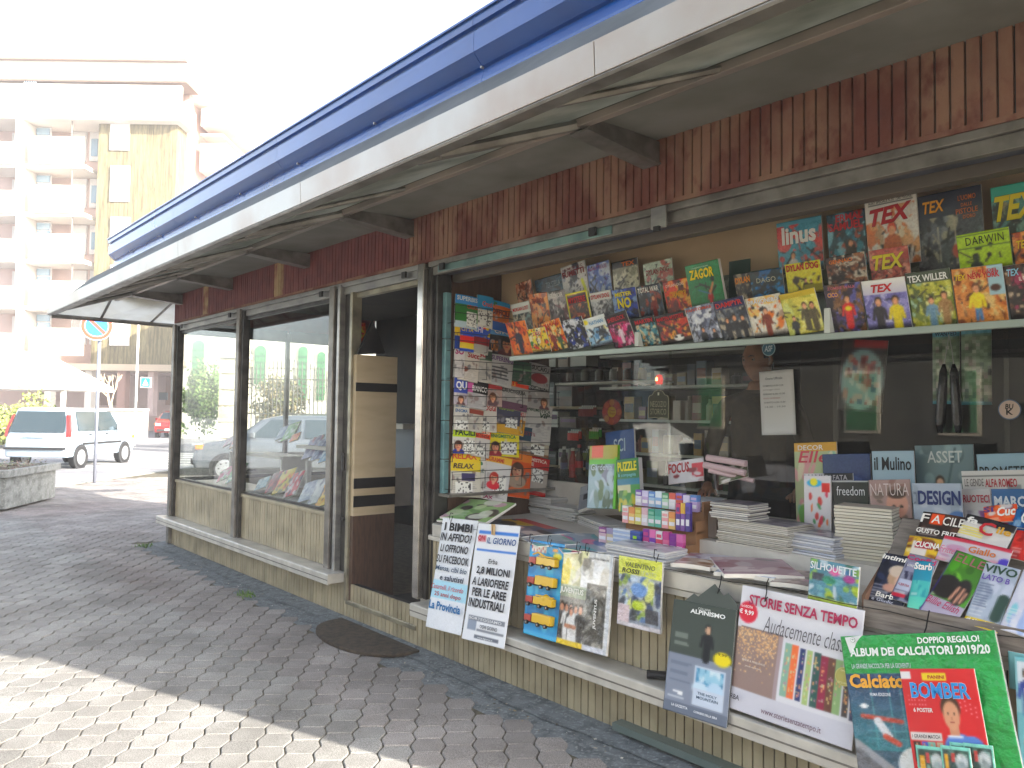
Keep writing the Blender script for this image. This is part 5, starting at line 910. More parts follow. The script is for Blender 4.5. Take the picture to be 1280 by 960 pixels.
for i, (x0, y0) in enumerate(((1147, 931), (1178, 931), (1190, 927), (1207, 928))):
    mag(['mint green sticker packet at the left, over the red magazine', 'mint green sticker packet in front of its neighbours over the red magazine', 'mint green sticker packet mostly hidden behind the two front ones', 'mint green sticker packet at the right end over the red magazine'][i], (x0 + 4, 990), (x0 + 42, 994), (x0, y0), plb, pack, (), name='sticker_packet', cat='sticker packet', group='mint green sticker packets', t=.003, px=.0045, off=.034 + (.006 if i == 1 else 0) - .004 * (i > 1) * (4 - i), material=FOIL)
def rightm(nx, ny):
    a = Art(nx, ny, '#7fb4ba'); a.rect(.04, .72, 1, .95, '#d8dce0'); a.rect(0, .5, 1, .7, '#9ac0c4'); a.man(.14, .5, .4, '#3a4a8c', '#222'); a.blobs(['#c88c6c', '#e0d0c8', '#5c9ca4'], 12, 3, 0, 0, 1, .3); return a
mag('turquoise children magazine with brown block letters, cut by the right edge of the picture', (1275, 962), (1400, 1000), (1254, 817), plg, rightm, [('MI', .12, .76, .35, .16, '#a8443c', {'b': .06, 'o': '#eef'}), ('NUTI', .1, .52, .6, .2, '#8c6a4c', {'b': .06, 'o': '#eef'}), ('TUTTO', .1, .38, .6, .09, '#a8324c', {'b': .04, 'o': '#eef'})], t=.006, off=.006, px=.006)
mag('sports album reading M in dark red at the right corner, behind the green bag', (1262, 860), (1330, 880), (1256, 812), hang_plane(-.04, .74, -.05, .3), lambda nx, ny: Art(nx, ny, '#8cc0c4'), (), t=.004)
# gold seal sticker on the poster edge and football tag of the bag
def disc(name, label, cat, u, v, r, pl, off, col, ring, texts, mat_=MATTE, t=.0015, sx=1.0):
    pt, n = pl; n = Vector(n).normalized(); p = PP(u, v, Vector(pt) + n * off, n); ex = Vector((1, 0, 0)); ex = (ex - n * ex.dot(n)).normalized(); ey = n.cross(ex)
    mb = MB(); N = 28
    for a_, b_, c, z in ((r, 0, ring, t), (r * .9, 0, col, t + .0004)):
        pts = [(a_ * sx * math.cos(2 * math.pi * i / N), a_ * math.sin(2 * math.pi * i / N), z) for i in range(N)]; mb.face(pts, c)
    for i in range(N):
        a1, a2 = 2 * math.pi * i / N, 2 * math.pi * (i + 1) / N; mb.face([(r * sx * math.cos(a1), r * math.sin(a1), 0), (r * sx * math.cos(a2), r * math.sin(a2), 0), (r * sx * math.cos(a2), r * math.sin(a2), t), (r * sx * math.cos(a1), r * math.sin(a1), t)], ring)
    o = mb.build(name, mat_, M=frame(p, ex, ey, n)); setp(o, label, cat)
    if texts: lettering('lettering', texts, 2 * r, 2 * r, o, M=Matrix.Translation((-r, -r, 0)), z=t + .0012)
    return o
disc('seal_sticker', 'round olive gold seal sticker on the right edge of the book series poster', 'sticker', 1055, 846, .030, pls, .016, '#b3ab5c', '#c4bc74', [('OPERA', .3, .76, .4, .1, '#e4e0a8'), ('ESCLUSIVA', .2, .12, .6, .1, '#e4e0a8')])
mb = MB(); Mt, Wt2, Ht2 = place((1060, 820), (1085, 800), (1058, 798), plg, .03)
p1, p2, p3 = (PP(*q, Vector(plg[0]) + Vector(plg[1]) * .030, plg[1]) for q in ((1056, 797), (1079, 794), (1063, 817)))
mb.face([p1, p3, p2], '#e2e6e2'); d_ = Vector(plg[1]) * -.003; mb.face([p1 + d_, p2 + d_, p3 + d_], '#c8ccc8')
for a_, b_ in ((p1, p2), (p2, p3), (p3, p1)): mb.face([a_, b_, b_ + d_, a_ + d_], '#ccc')
ft = mb.build('corner_tag', MATTE); setp(ft, 'white folded corner tag with a football print on the green bag', 'tag')
disc('seal_sticker', 'small football print on the white corner tag of the green bag', 'sticker', 1066, 800, .008, plg, .034, '#e9ece9', '#55705c', [('*', .25, .25, .5, .5, '#2f5a3c', {'b': .1})])
# wires and clips
mb = MB(); w0 = []
for i in range(26):
    x = -3.72 + i * .145; w0.append((x, -.046 - .004 * math.sin(i * 1.3), .772 + .006 * math.sin(i * .9) - .004 * (i % 3)))
setp(mb.tube(w0, .0016, 5).build('clip_wire', WIREM), 'thin dark wire strung along the counter edge carrying the clips', 'wire')
for u, v, lb in ((666, 672, 'wire clip above the toy truck card'), (689, 674, 'wire clip between the toy card and the football bag'), (725, 682, 'wire clip at the top of the football album bag'), (736, 684, 'second wire clip on the football album bag'), (822, 692, 'wire clip above the motorcycle magazine'), (566, 645, 'wire clip on the first news bill')):
    clip(lb, u, v, -.055)
for u, v, u2, v2, lb in ((903, 715, 897, 742, 'black hanging wire of the mountain shaped card'), (959, 727, 956, 752, 'black twisted wire at the top of the book series poster'), (1160, 768, 1152, 800, 'black hanging wire of the green album bag')):
    a, b = P(u, v, 'y', -.05), P(u2, v2, 'y', -.075); mb = MB(); mb.tube([a + Vector((0, .01, .01)), a + Vector((.004, -.01, -.004)), (a + b) / 2 + Vector((.006, -.006, 0)), b, b + Vector((.01, -.01, .012)), b + Vector((.014, -.004, .02))], .0022, 6); setp(mb.build('hanging_wire', WIREM), lb, 'wire')
mb = MB(); q = P(812, 852, 'z', .303); mb.tube([(q.x - .03, -.085, .322), (q.x + .05, -.03, .322)], [.018, .018], 10); setp(mb.build('card_roll', BLACK, smooth=False), 'short black cardboard tube lying on the ledge under the cream slats', 'tube')
# ================================================================== COUNTER GOODS
def fan_plane(y0, z0, deg):
    t = math.radians(deg); return ((0, y0, z0), (0, -math.cos(t), math.sin(t)))
def flat(label, pts, z, art, texts=(), t=.006, name='magazine', cat='magazine', group=None, curl=.004, px=.008, material=None, edge='#dcd9d2'):
    """a booklet lying flat: photo points of near left, near right and far left corners"""
    return mag(label, *pts, ((0, 0, z), (0, 0, 1)), art, texts, t=t, name=name, cat=cat, group=group, curl=curl, px=px, material=material, edge=edge)
def stack(label, BL, BR, z0, depth, h, n, top, side, texts=(), ttilt=0., group=None, cat='stack', name='magazine_stack', jit=.006, material=None, mat_=None, art=None, part='magazine', skew=0.):
    a, b = P(*BL, 'z', z0), P(*BR, 'z', z0); ex = (b - a); W = ex.length; ex.normalize(); ey = Vector((-ex.y, ex.x, 0)); g = random.Random(hash(label) % 999 if False else len(label) * 7 + int(W * 1000))
    root = empty(name, tuple(a), label=label, cat=cat, group=group)
    M0 = frame((0, 0, 0), ex, ey, (0, 0, 1)); th = h / n
    for i in range(n):
        mb = MB(); j = g.uniform(-jit, jit); k = g.uniform(-jit, jit); M = M0 @ Matrix.Translation((j + skew * i * th, k, i * th)) @ Matrix.Rotation(g.uniform(-.02, .02), 4, 'Z')
        c = side[i % len(side)] if isinstance(side, list) else side
        e = th * .06; b1 = .004
        mb.box((0, 0, e), (W, depth, th - e), c)
        for fi in (len(mb.c) - 5,): mb.c[fi] = top
        o = mb.build(part, MATTE, root, M=M, bevel=min(.002, th * .3))
    if art:
        nx, ny = res(W, depth, .009); o = sheet_obj('top_cover', W * .99, depth * .98, .0012, art(nx, ny), M0 @ Matrix.Translation((0, 0, h + .0005)), root, curl=.002)
        if texts: lettering('title', texts, W * .99, depth * .98, o, z=.005)
    return root
BWN = ['#e2e0dc', '#d6d4d0', '#e8e6e2', '#cfcdc9']
GNP = 'piles of newspapers at the back of the counter'
stack('low pile of folded newspapers nearest the news rack', (617, 633), (652, 638), CZ, .22, .075, 8, '#c9c8c6', BWN, group=GNP, name='newspaper_pile', cat='newspaper pile', part='newspaper', jit=.01)
stack('taller pile of folded newspapers, second from the news rack', (651, 639), (690, 646), CZ, .22, .115, 11, '#c4c3c1', BWN, group=GNP, name='newspaper_pile', cat='newspaper pile', part='newspaper', jit=.012)
stack('fanned pile of thin newspapers in front of the dark headed one', (684, 648), (718, 654), CZ, .16, .085, 10, '#d2d1cf', BWN, group=GNP, name='newspaper_pile', cat='newspaper pile', part='newspaper', jit=.014)
def lapro(nx, ny):
    a = Art(nx, ny, '#8e9096'); a.rect(0, .66, 1, 1, '#a5a7ad'); a.rect(.1, .38, .35, .62, '#2c2e36'); a.rect(.42, .38, .66, .6, '#34363e'); a.rect(.7, .36, .95, .6, '#3a3c44'); a.lines(.05, .04, .95, .34, 7, '#70737a', 4); return a
mag('local newspaper with a black title La Provincia leaning on the pile behind', (724, 641), (770, 640), (709, 611), fan_plane(.5, CZ, 50), lapro, [('La Provincia', .2, .72, .62, .18, '#24262c', {'b': .04})], name='newspaper', cat='newspaper', t=.02, material=MATTE, off=.02)
stack('thin fanned pile of newspapers in front of the local paper', (722, 655), (756, 668), CZ, .16, .05, 7, '#d0cfcd', BWN, group=GNP, name='newspaper_pile', cat='newspaper pile', part='newspaper', jit=.012)
stack('short pile of pinkish brown newspapers beside the candy display', (748, 655), (778, 664), CZ, .22, .05, 5, '#6d6257', ['#c8a48c', '#a88a76', '#b4988a', '#8a7468'], group=GNP, name='newspaper_pile', cat='newspaper pile', part='newspaper', jit=.01)
def M2(base, cols, seed, band=None, after=None, face=None):
    def f(nx, ny):
        a = Art(nx, ny, base); a.blobs(cols, 14, seed, r=(.06, .22)); a.lines(.05, .1, .5, .4, 5, '#e8e6e4', seed, .5)
        if band:
            for y0, y1, c in band: a.rect(0, y0, 1, y1, c)
        if face: a.face(*face)
        if after: after(a)
        return a
    return f
# flat magazines along the counter edge
mag('green edged magazine with a pink and black picture lying by the doorway post', (550, 648), (611, 653), (590, 626), fan_plane(0, .765, 70), M2('#8fae7c', ['#b8c8a0', '#6a8c5c', '#d8dcd0', '#c8a4b8', '#3a3038'], 3), t=.012, off=.024)
mag('green magazine lying under the green edged one by the doorway post', (546, 652), (604, 659), (578, 632), fan_plane(0, .765, 70), M2('#7c9c6c', ['#9cb88c', '#5c7c50'], 4), t=.012, off=.008)
flat('violet magazine half covered, behind the white news bill', [(604, 664), (634, 669), (618, 652)], CZ + .004, M2('#7c78a8', ['#a8a4c8', '#c8c8dc', '#5c8cb8'], 5))
flat('magazine with a yellow, black and red cover lying open on the counter', [(652, 672), (702, 664), (636, 646)], CZ + .012, M2('#5c6a7c', ['#d8b83c', '#26262c', '#c8303c', '#d8c8c0', '#7c94b4'], 6, after=lambda a: a.rect(.75, .3, 1, 1, '#b82c3c')))
flat('pale blue grey magazine lying on the counter before the newspapers', [(672, 684), (730, 678), (664, 660)], CZ + .008, M2('#b8c4cc', ['#d4dadc', '#8cbcb0', '#98a8b8'], 7))
flat('magazine with pink and blue stripes lying behind the football bag', [(704, 692), (768, 690), (704, 668)], CZ + .006, M2('#a8b4c4', ['#d87ca4', '#5cb0b8', '#e0e0e4', '#c8386c', '#5c78b0'], 8))
stack('pile of white weeklies lying in front of the candy display', (757, 694), (832, 708), CZ + .002, .17, .055, 7, '#c9cbd0', ['#dddbd8', '#cfcdd0', '#e4e2e0', '#bfc0c8'], art=M2('#c4c6cc', ['#8c9098', '#d8d8dc', '#a8546c', '#e4e4e6'], 9))
for i, (pts, lb, c, cc) in enumerate([
    ([(838, 708), (905, 721), (838, 690)], 'wide pale magazine spread with violet print, right of the white weeklies', '#c0bcc8', ['#8c7c9c', '#d8d8e0', '#a87c8c', '#e0dee4']),
    ([(892, 719), (958, 732), (890, 702)], 'pale blue spread magazine between the violet one and the dark pink one', '#b8c0d0', ['#d8dce8', '#98a0b4', '#e4e6ee']),
    ([(905, 722), (990, 718), (930, 698)], 'magazine with a dusky pink cover lying flat behind the book series poster', '#a88c98', ['#8c5c6c', '#c8b4b8', '#6c5a68', '#b8a8b0']),
    ([(962, 732), (1012, 742), (962, 712)], 'brown and grey food magazine lying left of the lake magazine', '#8c7c78', ['#5c4c48', '#b8a49c', '#a8808c', '#6c6468']),
    ([(840, 708), (880, 716), (842, 699)], 'small brown and white leaflet at the counter edge above the mountain shaped card', '#c0b0a4', ['#8c6c54', '#dcd4cc', '#a8988c'])]):
    flat(lb, pts, CZ + .022 + .006 * (i % 3), M2(c, cc, 20 + i), t=.016, px=.006)
for lb, a_, b_, n in (('low pile of pale magazines at the counter edge above the mountain shaped card', (838, 712), (900, 724), 3), ('low pile of white magazines at the counter edge above the book poster', (906, 725), (1000, 743), 4), ('low pile of weeklies at the counter edge above the football bag', (690, 683), (748, 692), 3), ('low pile of weeklies at the counter edge above the toy card', (640, 673), (688, 682), 3)):
    stack(lb, (a_[0], a_[1] - 3), (b_[0], b_[1] - 3), CZ + .001, .19, .018 if n == 4 else .008, n, '#b4b4bc', ['#dcdcdc', '#c8c8d0', '#e4e4e4'], jit=.012)
# candy display: three stepped trays
cw0 = P(778, 690, 'z', CZ); cw1 = P(868, 706, 'z', CZ)
cx = (cw1 - cw0).normalized(); cyv = Vector((-cx.y, cx.x, 0)); CWd = .40
c_o = P(771, 684, 'z', CZ); c_e = P(872, 694, 'z', CZ)
cand = empty('candy_display', tuple(c_o), label='stepped counter display with boxes and packs of chewing gum and sweets', cat='candy display')
CM = frame((0, 0, 0), cx, cyv, (0, 0, 1)); CL = (c_e - c_o).length
CARD = mat('brown_tray_card', '#9a6f4a', .8)
for i, (y, z) in enumerate(((0, .0), (.07, .105), (.13, .19))):
    mb = MB(); mb.box((0, y, 0), (CL + .01, y + .075 if i < 2 else y + .07, z + .012)); mb.box((CL, y, z), (CL + .01, y + .07, z + .06)); mb.build('tray', CARD, cand, M=CM)
g = random.Random(9)
def packs(xa, xb, n, y, z, h, cols, tops, nm='gum_box', d=.03, name_txt=None):
    w_ = (xb - xa) / n
    for i in range(n):
        mb = MB(); c = cols[i % len(cols)]; t_ = tops[i % len(tops)]; x = xa + i * w_; hh = h * g.uniform(.95, 1.03)
        mb.box((x + .0015, y - d, z), (x + w_ - .0015, y, z + hh * .62), c); mb.box((x + .0015, y - d, z + hh * .62), (x + w_ - .0015, y, z + hh), t_)
        mb.box((x + .005, y - d - .0012, z + hh * .2), (x + w_ - .005, y - d, z + hh * .42), '#eceaf0'); mb.box((x + .006, y - d - .0012, z + hh * .7), (x + w_ - .006, y - d, z + hh * .86), t_ if i % 2 else c)
        mb.build(nm, PRINT, cand, M=CM @ Matrix.Rotation(0, 4, 'Z'))
packs(.03, CL * .98, 9, .135, .203, .078, ['#d8d4e4', '#c0a8d8', '#a8c8e4', '#8cb4e0', '#b8d8c0', '#e4e0ea', '#c84a3c'], ['#7c5cb8', '#d8d0f0', '#5c8cd0', '#dce8f4', '#5ca078', '#d85c4c'])
packs(-.005, CL * .78, 8, .075, .118, .084, ['#e8a4a8', '#e8c070', '#d8d070', '#e4d8dc', '#7cc0a8', '#5cb8a4'], ['#e4e0dc', '#e0904c', '#c8b83c', '#d8b0bc', '#2c9c7c', '#3c9c8c'])
packs(CL * .79, CL * .99, 3, .06, .118, .13, ['#5c3c8c', '#7c4ca0', '#4c3c8c'], ['#c8386c', '#e0b03c', '#5c4cb0'], 'gum_stick', .02)
packs(CL * .42, CL * .99, 6, .01, .014, .098, ['#c83c8c', '#7c3cb0', '#d84c6c', '#e0709c', '#8c3c9c', '#d04c9c'], ['#8c2c9c', '#e06cb0', '#e4e0e8', '#c83c8c'], 'gum_stick', .025)
packs(-.11, -.01, 2, .02, .014, .075, ['#d8b8c0', '#d8c8a8'], ['#8c4c8c', '#a89cc0'])
for i in range(8):
    mb = MB(); mb.box((.0, -.03, .014 + i * .0105), (CL * .26, .01, .0235 + i * .0105), '#d4dcec' if i % 2 else '#a8bce0'); mb.build('gum_slab', PRINT, cand, M=CM)
    mb = MB(); mb.box((CL * .265, -.03, .014 + i * .0105), (CL * .41, .01, .0235 + i * .0105), '#3c5cb0' if i % 2 else '#2c4c9c'); mb.build('gum_slab', PRINT, cand, M=CM)
for x, z, y in ((CL * .31, .055, -.033), (CL * .62, -.004, -.018)):
    mb = MB(); mb.box((x, y, z + .006), (x + .022, y + .001, z + .02), '#a8e02c'); mb.build('price_tag', MATTE, cand, M=CM)
# second tier of the counter: piles
Z2 = .835
stack('pile of dark topped monthlies beside the candy display, upper of two', (888, 646), (936, 652), Z2 + .112, .17, .068, 8, '#6c6670', ['#d8d4cc', '#b8b4ae', '#e0dcd4'], jit=.008, art=M2('#5c5866', ['#8c8494', '#3a3840', '#a8a0a8'], 31))
stack('broad pile of magazines in the middle of the upper step', (896, 677), (984, 692), Z2, .20, .108, 14, '#8c8478', ['#d8d2c6', '#c8c2b4', '#e4dfd4', '#cfcabe'], jit=.007, art=M2('#77707c', ['#a8a0ac', '#4c4854', '#c8c0c4'], 32))
stack('low wavy pile of white magazines left of the cream books', (986, 690), (1042, 700), Z2, .17, .085, 9, '#b8b8c0', ['#dcdce0', '#c8ccd8', '#e6e6e8'], jit=.008, art=M2('#8c8c98', ['#c0c0c8', '#5c5c68', '#d0d0d4'], 33))
stack('tall pile of cream edged paperbacks beside the fanned magazines', (1043, 697), (1116, 706), Z2, .14, .215, 17, '#b8aca0', ['#e2dbc8', '#dad2be', '#e6e0cf'], jit=.003, name='book_pile', cat='book pile', part='book')
stack('newspaper pile behind the candy display with a printed top sheet', (836, 636), (897, 640), Z2 + .12, .2, .045, 5, '#c8c8ce', ['#dadade', '#c4c6cc'], jit=.006, art=M2('#c8cad0', ['#9ca0a8', '#dcdce0'], 34), name='newspaper_pile', cat='newspaper pile', part='newspaper')
mb = MB(); q0 = P(846, 655, 'z', Z2 + .001); mb.box((q0.x, .42, Z2 + .002), (q0.x + .42, .70, Z2 + .118)); setp(mb.build('carton', mat('grey_brown_carton', '#8d8078', .8), bevel=.003), 'plain carton standing on the upper step under the newspapers', 'carton')
for i, (u, v, a_, lb) in enumerate(((884, 572, -.05, 'rolled pink newspaper at the top of the folded bundle'), (880, 581, .03, 'rolled pink newspaper in the middle of the folded bundle'), (886, 588, .12, 'flat white newspaper at the bottom of the folded bundle'))):
    p = P(u, v, 'y', .52); mb = MB(); r_ = .014
    mb.tube([p, p + Vector((.21, .02 + a_ * .3, -.018 - .01 * i))], [r_ * (1.15 if i < 2 else .8)] * 2, 10); setp(mb.build('rolled_newspaper', mat('pink_newsprint', '#c9aeb2', .8)), lb, 'newspaper', 'bundle of folded pink newspapers')
mag('magazine cover showing red letters under the rolled newspapers', (899, 606), (935, 603), (893, 586), fan_plane(.5, 1.05, 35), M2('#6c6c5c', ['#a82c34', '#d8d4d0', '#4c5c44'], 35), (), t=.004)
def focus(nx, ny):
    a = Art(nx, ny, '#e0dce0'); a.rect(.68, .2, 1, .8, '#c8505c'); a.blobs(['#e8e4e8', '#c8b0b4', '#8c3c44'], 12, 3, 0, 0, 1, .6); return a
mag('white science magazine with a big red title standing behind the candy display', (836, 606), (880, 607), (833, 578), fan_plane(.60, 1.0, 12), focus, [('FOCUS', .02, .45, .6, .45, '#b82c34', {'b': .05})], off=.004)
mag('deep blue ski guide with white letters standing behind the garden magazine', (760, 598), (796, 594), (759, 541), fan_plane(.82, .9, 6), lambda nx, ny: Art(nx, ny, '#315a8e').speck(2, .03), [('SCI', .3, .68, .4, .2, '#b8d0e4')], t=.012, name='book', cat='book', drop=.12)
def garden(nx, ny):
    a = Art(nx, ny, '#a8bcc4'); a.blobs(['#6c7c5c', '#8c9c94', '#c8d4dc', '#4c5c44', '#8c8c9c'], 26, 5, 0, 0, 1, .7); a.rect(0, .78, 1, 1, '#a8a03c'); a.rect(.08, .8, .5, 1, '#d0643c'); a.rect(0, .70, 1, .78, '#6cb42c'); a.rect(.92, 0, 1, .8, '#6cb42c'); return a
mag('garden magazine with a bright green frame and orange corner on the counter', (737, 624), (772, 630), (735, 557), fan_plane(.46, .85, 8), garden, [('Gardenia', .1, .6, .75, .1, '#d8e4ec')], t=.02, edge='#6cb42c', drop=.05)
def puzz(nx, ny):
    a = Art(nx, ny, '#4c8c4c'); a.rect(0, .62, 1, 1, '#1c6c3c'); a.rect(0, .35, .6, .6, '#c8c8a8'); a.blobs(['#8cb04c', '#2c6c2c', '#d0c040'], 12, 8, 0, 0, 1, .4); a.rect(0, .5, 1, .62, '#2c7c94'); return a
mag('green puzzle book with yellow capitals standing beside the garden magazine', (777, 628), (805, 625), (776, 575), fan_plane(.46, .86, 5), puzz, [('PUZZLE', .08, .76, .84, .18, '#e8dc3c', {'b': .07}), ('& compagnia', .08, .64, .8, .08, '#8cd0d8')], t=.03, name='book', cat='book', edge='#b8b8b8', drop=.05)
# magazines standing against the glass
GK = 'magazines standing against the glass behind the counter'
pg = lambda y, z=.9, d=4: fan_plane(y, z, d)
def tile(*cols):
    def f(nx, ny):
        a = Art(nx, ny, cols[0]); a.blobs(list(cols[1:]), 24, len(cols[0]) + nx, r=(.05, .16)); return a
    return f
stand = [
 ('garden and food magazine in lime, red and green with a title in pink script', (996, 650), (1050, 652), (994, 554), pg(.72), lambda nx, ny: tile('#b8c09c', '#7cac5c', '#e0d8c0', '#8cb8a8', '#d8a4a8')(nx, ny).rect(0, .9, 1, 1, '#c8a04c'), [('Elle', .1, .76, .7, .14, '#d04a5c', {'s': .2}), ('DECOR', .1, .91, .6, .06, '#e8e4e0')]),
 ('plain deep blue calendar standing partly behind the black covered magazine', (1030, 610), (1090, 612), (1028, 568), pg(.70), lambda nx, ny: Art(nx, ny, '#3c4c74').ell(.5, .2, .4, .3, '#6c7ca4', .6).speck(3, .03), ()),
 ('white cover with a red apple and the title il Mulino', (1092, 618), (1145, 620), (1090, 564), pg(.68), lambda nx, ny: Art(nx, ny, '#a8bcc8').ell(.5, .18, .19, .16, '#b8342c').ell(.43, .24, .05, .05, '#d8645c').seg(.5, .34, .52, .40, .012, '#3a2a20'), [('il Mulino', .06, .62, .88, .26, '#26282c', {'b': .03})]),
 ('grey green business magazine with a smiling man in a dark suit', (1148, 640), (1222, 640), (1147, 557), pg(.74), lambda nx, ny: Art(nx, ny, '#74868a').blobs(['#8c9c9c', '#5c6c70', '#90a4a8'], 10, 3).seg(.7, .95, .5, .3, .02, '#54666a').man(.42, .02, .56, '#23282e', '#3a2c24', '#d8b49c'), [('ASSET', .22, .76, .6, .16, '#c4ccca', {'b': .02})]),
 ('pale blue magazine with thin capitals reading PROMETEO', (1224, 604), (1300, 602), (1222, 568), pg(.70), lambda nx, ny: Art(nx, ny, '#9cb4c0'), [('PROMETEO', .04, .3, .9, .36, '#24302c', {'b': .0})]),
 ('flat white car magazine headed with a long red line', (1205, 622), (1300, 620), (1203, 589), pg(.64, .93), lambda nx, ny: Art(nx, ny, '#d8d4d0').rect(.6, .1, .78, .6, '#9c9c9c').rect(0, .82, 1, .86, '#444'), [('LE GENDE', .04, .55, .26, .22, '#7c7470'), ('ALFA ROMEO', .32, .52, .42, .24, '#b8303c', {'b': .04}), ('DALLE VETTURE ALLE MODERNE', .1, .3, .5, .12, '#666')]),
 ('classic car magazine with a red title on white', (1206, 655), (1242, 655), (1204, 611), pg(.60, .93), lambda nx, ny: Art(nx, ny, '#c8c4c4').blobs(['#d8d4d4', '#a09ca4', '#8c5c8c'], 10, 3, 0, 0, 1, .5), [('RUOTECI', .04, .68, .92, .18, '#b03848', {'b': .05})]),
 ('blue magazine with white capitals at the right edge of the back row', (1243, 656), (1300, 655), (1242, 611), pg(.60, .93), lambda nx, ny: Art(nx, ny, '#3c6c98').blobs(['#4c7ca8', '#2c5c88', '#a83c4c'], 8, 3, 0, 0, 1, .4), [('MARCO', .06, .6, .9, .24, '#dfe6ec', {'b': .07}), ('LONDRA', .1, .32, .7, .14, '#b8cce0', {'s': .2})]),
 ('needlework magazine with black slab letters reading MANI', (1008, 658), (1070, 660), (1006, 592), pg(.62, .9), lambda nx, ny: tile('#d0ccd0', '#b8b4bc', '#e0dcdc')(nx, ny).rect(.42, .88, 1, 1, '#2c2c34'), [('MANI', .02, .86, .38, .12, '#3a3438', {'b': .05}), ('DI FATA', .46, .89, .44, .08, '#b8b4bc', {'b': .03})]),
 ('white sticker sheet with cherries, fruit and a yellow smiley', (1006, 653), (1040, 656), (1005, 594), pg(.57, .9), lambda nx, ny: Art(nx, ny, '#dcd8dc').blobs(['#b83c3c', '#e07c3c', '#4c8c5c', '#c83c5c'], 12, 5, .1, .05, .9, .7, (.05, .1)).ell(.4, .86, .28, .07, '#3cb0d8').ell(.38, .88, .14, .07, '#e4d82c').rect(.65, .7, .95, .86, '#c83c3c'), ()),
 ('black covered magazine with thin white letters reading freedom', (1042, 640), (1088, 642), (1040, 601), pg(.58, .93), lambda nx, ny: Art(nx, ny, '#1e1f24').blobs(['#5c3c24', '#7c5430', '#3a2c20'], 12, 3, 0, 0, 1, .35, (.05, .14)).rect(0, .97, 1, 1, '#c8c8c8'), [('freedom', .14, .62, .76, .24, '#dcdde2', {'b': -.005})]),
 ('magazine with a woman looking through blurred pink and grey', (1089, 638), (1141, 638), (1087, 600), pg(.57, .93), lambda nx, ny: Art(nx, ny, '#a8908c').blobs(['#8c6c64', '#c0a8a4', '#74645c'], 12, 6).ell(.66, .35, .26, .34, '#c89c8c').ell(.66, .62, .22, .12, '#4a342c').ell(.58, .3, .05, .04, '#222').ell(.76, .3, .05, .04, '#222'), [('NATURA', .04, .58, .92, .32, '#dcccc8', {'b': -.01})]),
 ('pale design magazine with bold navy capitals', (1143, 650), (1205, 652), (1141, 604), pg(.56, .93), lambda nx, ny: Art(nx, ny, '#b4bcc8').blobs(['#c8ccd4', '#a4acb8'], 8, 3).ell(.9, .1, .25, .3, '#5c7ca8'), [('ICON', .02, .52, .09, .3, '#6c7480', {'r': 0}), ('DESIGN', .12, .52, .86, .32, '#26356c', {'b': .07})]),
]
for i, (lb, a, b, c, pl_, art, tx) in enumerate(stand): mag(lb, a, b, c, pl_, art, tx, group=GK, t=.006, drop=.03, off=.0)
mb = MB(); mb.box((-2.3, .68, .836), (X1 - .06, .80, .90)); setp(mb.build('riser_box', mat('dark_riser', '#6c6058', .8)), 'long low brown riser carrying the magazines against the glass', 'riser')
# fanned magazines in the front tray on the right
tray = empty('front_tray', (-1.2, 0, CZ), label='grey wooden tray holding the fanned women magazines', cat='tray')
TMx = Matrix.Translation((1.2, 0, -CZ)); TW = mat('grey_tray_wood', '#8a8078', .7, c2='#6f665e', nscale=12, stretch=(1, 1, 8))
tl = P(1080, 752, 'y', -.03); mb = MB(); mb.box((tl.x, -.035, .70), (X1, -.022, .79)); mb.build('tray_front', TW, tray, M=TMx, bevel=.002)
mb = MB(); mb.prism([(-.02, .757), (.30, .757), (.30, .93), (.2, .93), (-.02, .80)], tl.x - .012, tl.x); mb.build('tray_side', mat('brown_tray_side', '#7c5c48', .6), tray, M=TMx)
mb = MB(); mb.prism([(.0, .757), (.30, .757), (.30, 1.04), (.285, 1.04)], tl.x, X1 - .06); mb.build('tray_back', TW, tray, M=TMx)
Q = lambda x, y: (1040 + x / 4.8, 620 + y / 4.8)
GF = 'fanned magazines in the front tray'
def FM(base, cols, seed, after=None): return M2(base, cols, seed, after=after)
fp = lambda k: fan_plane(.02 + .0 * k, .775, 38)
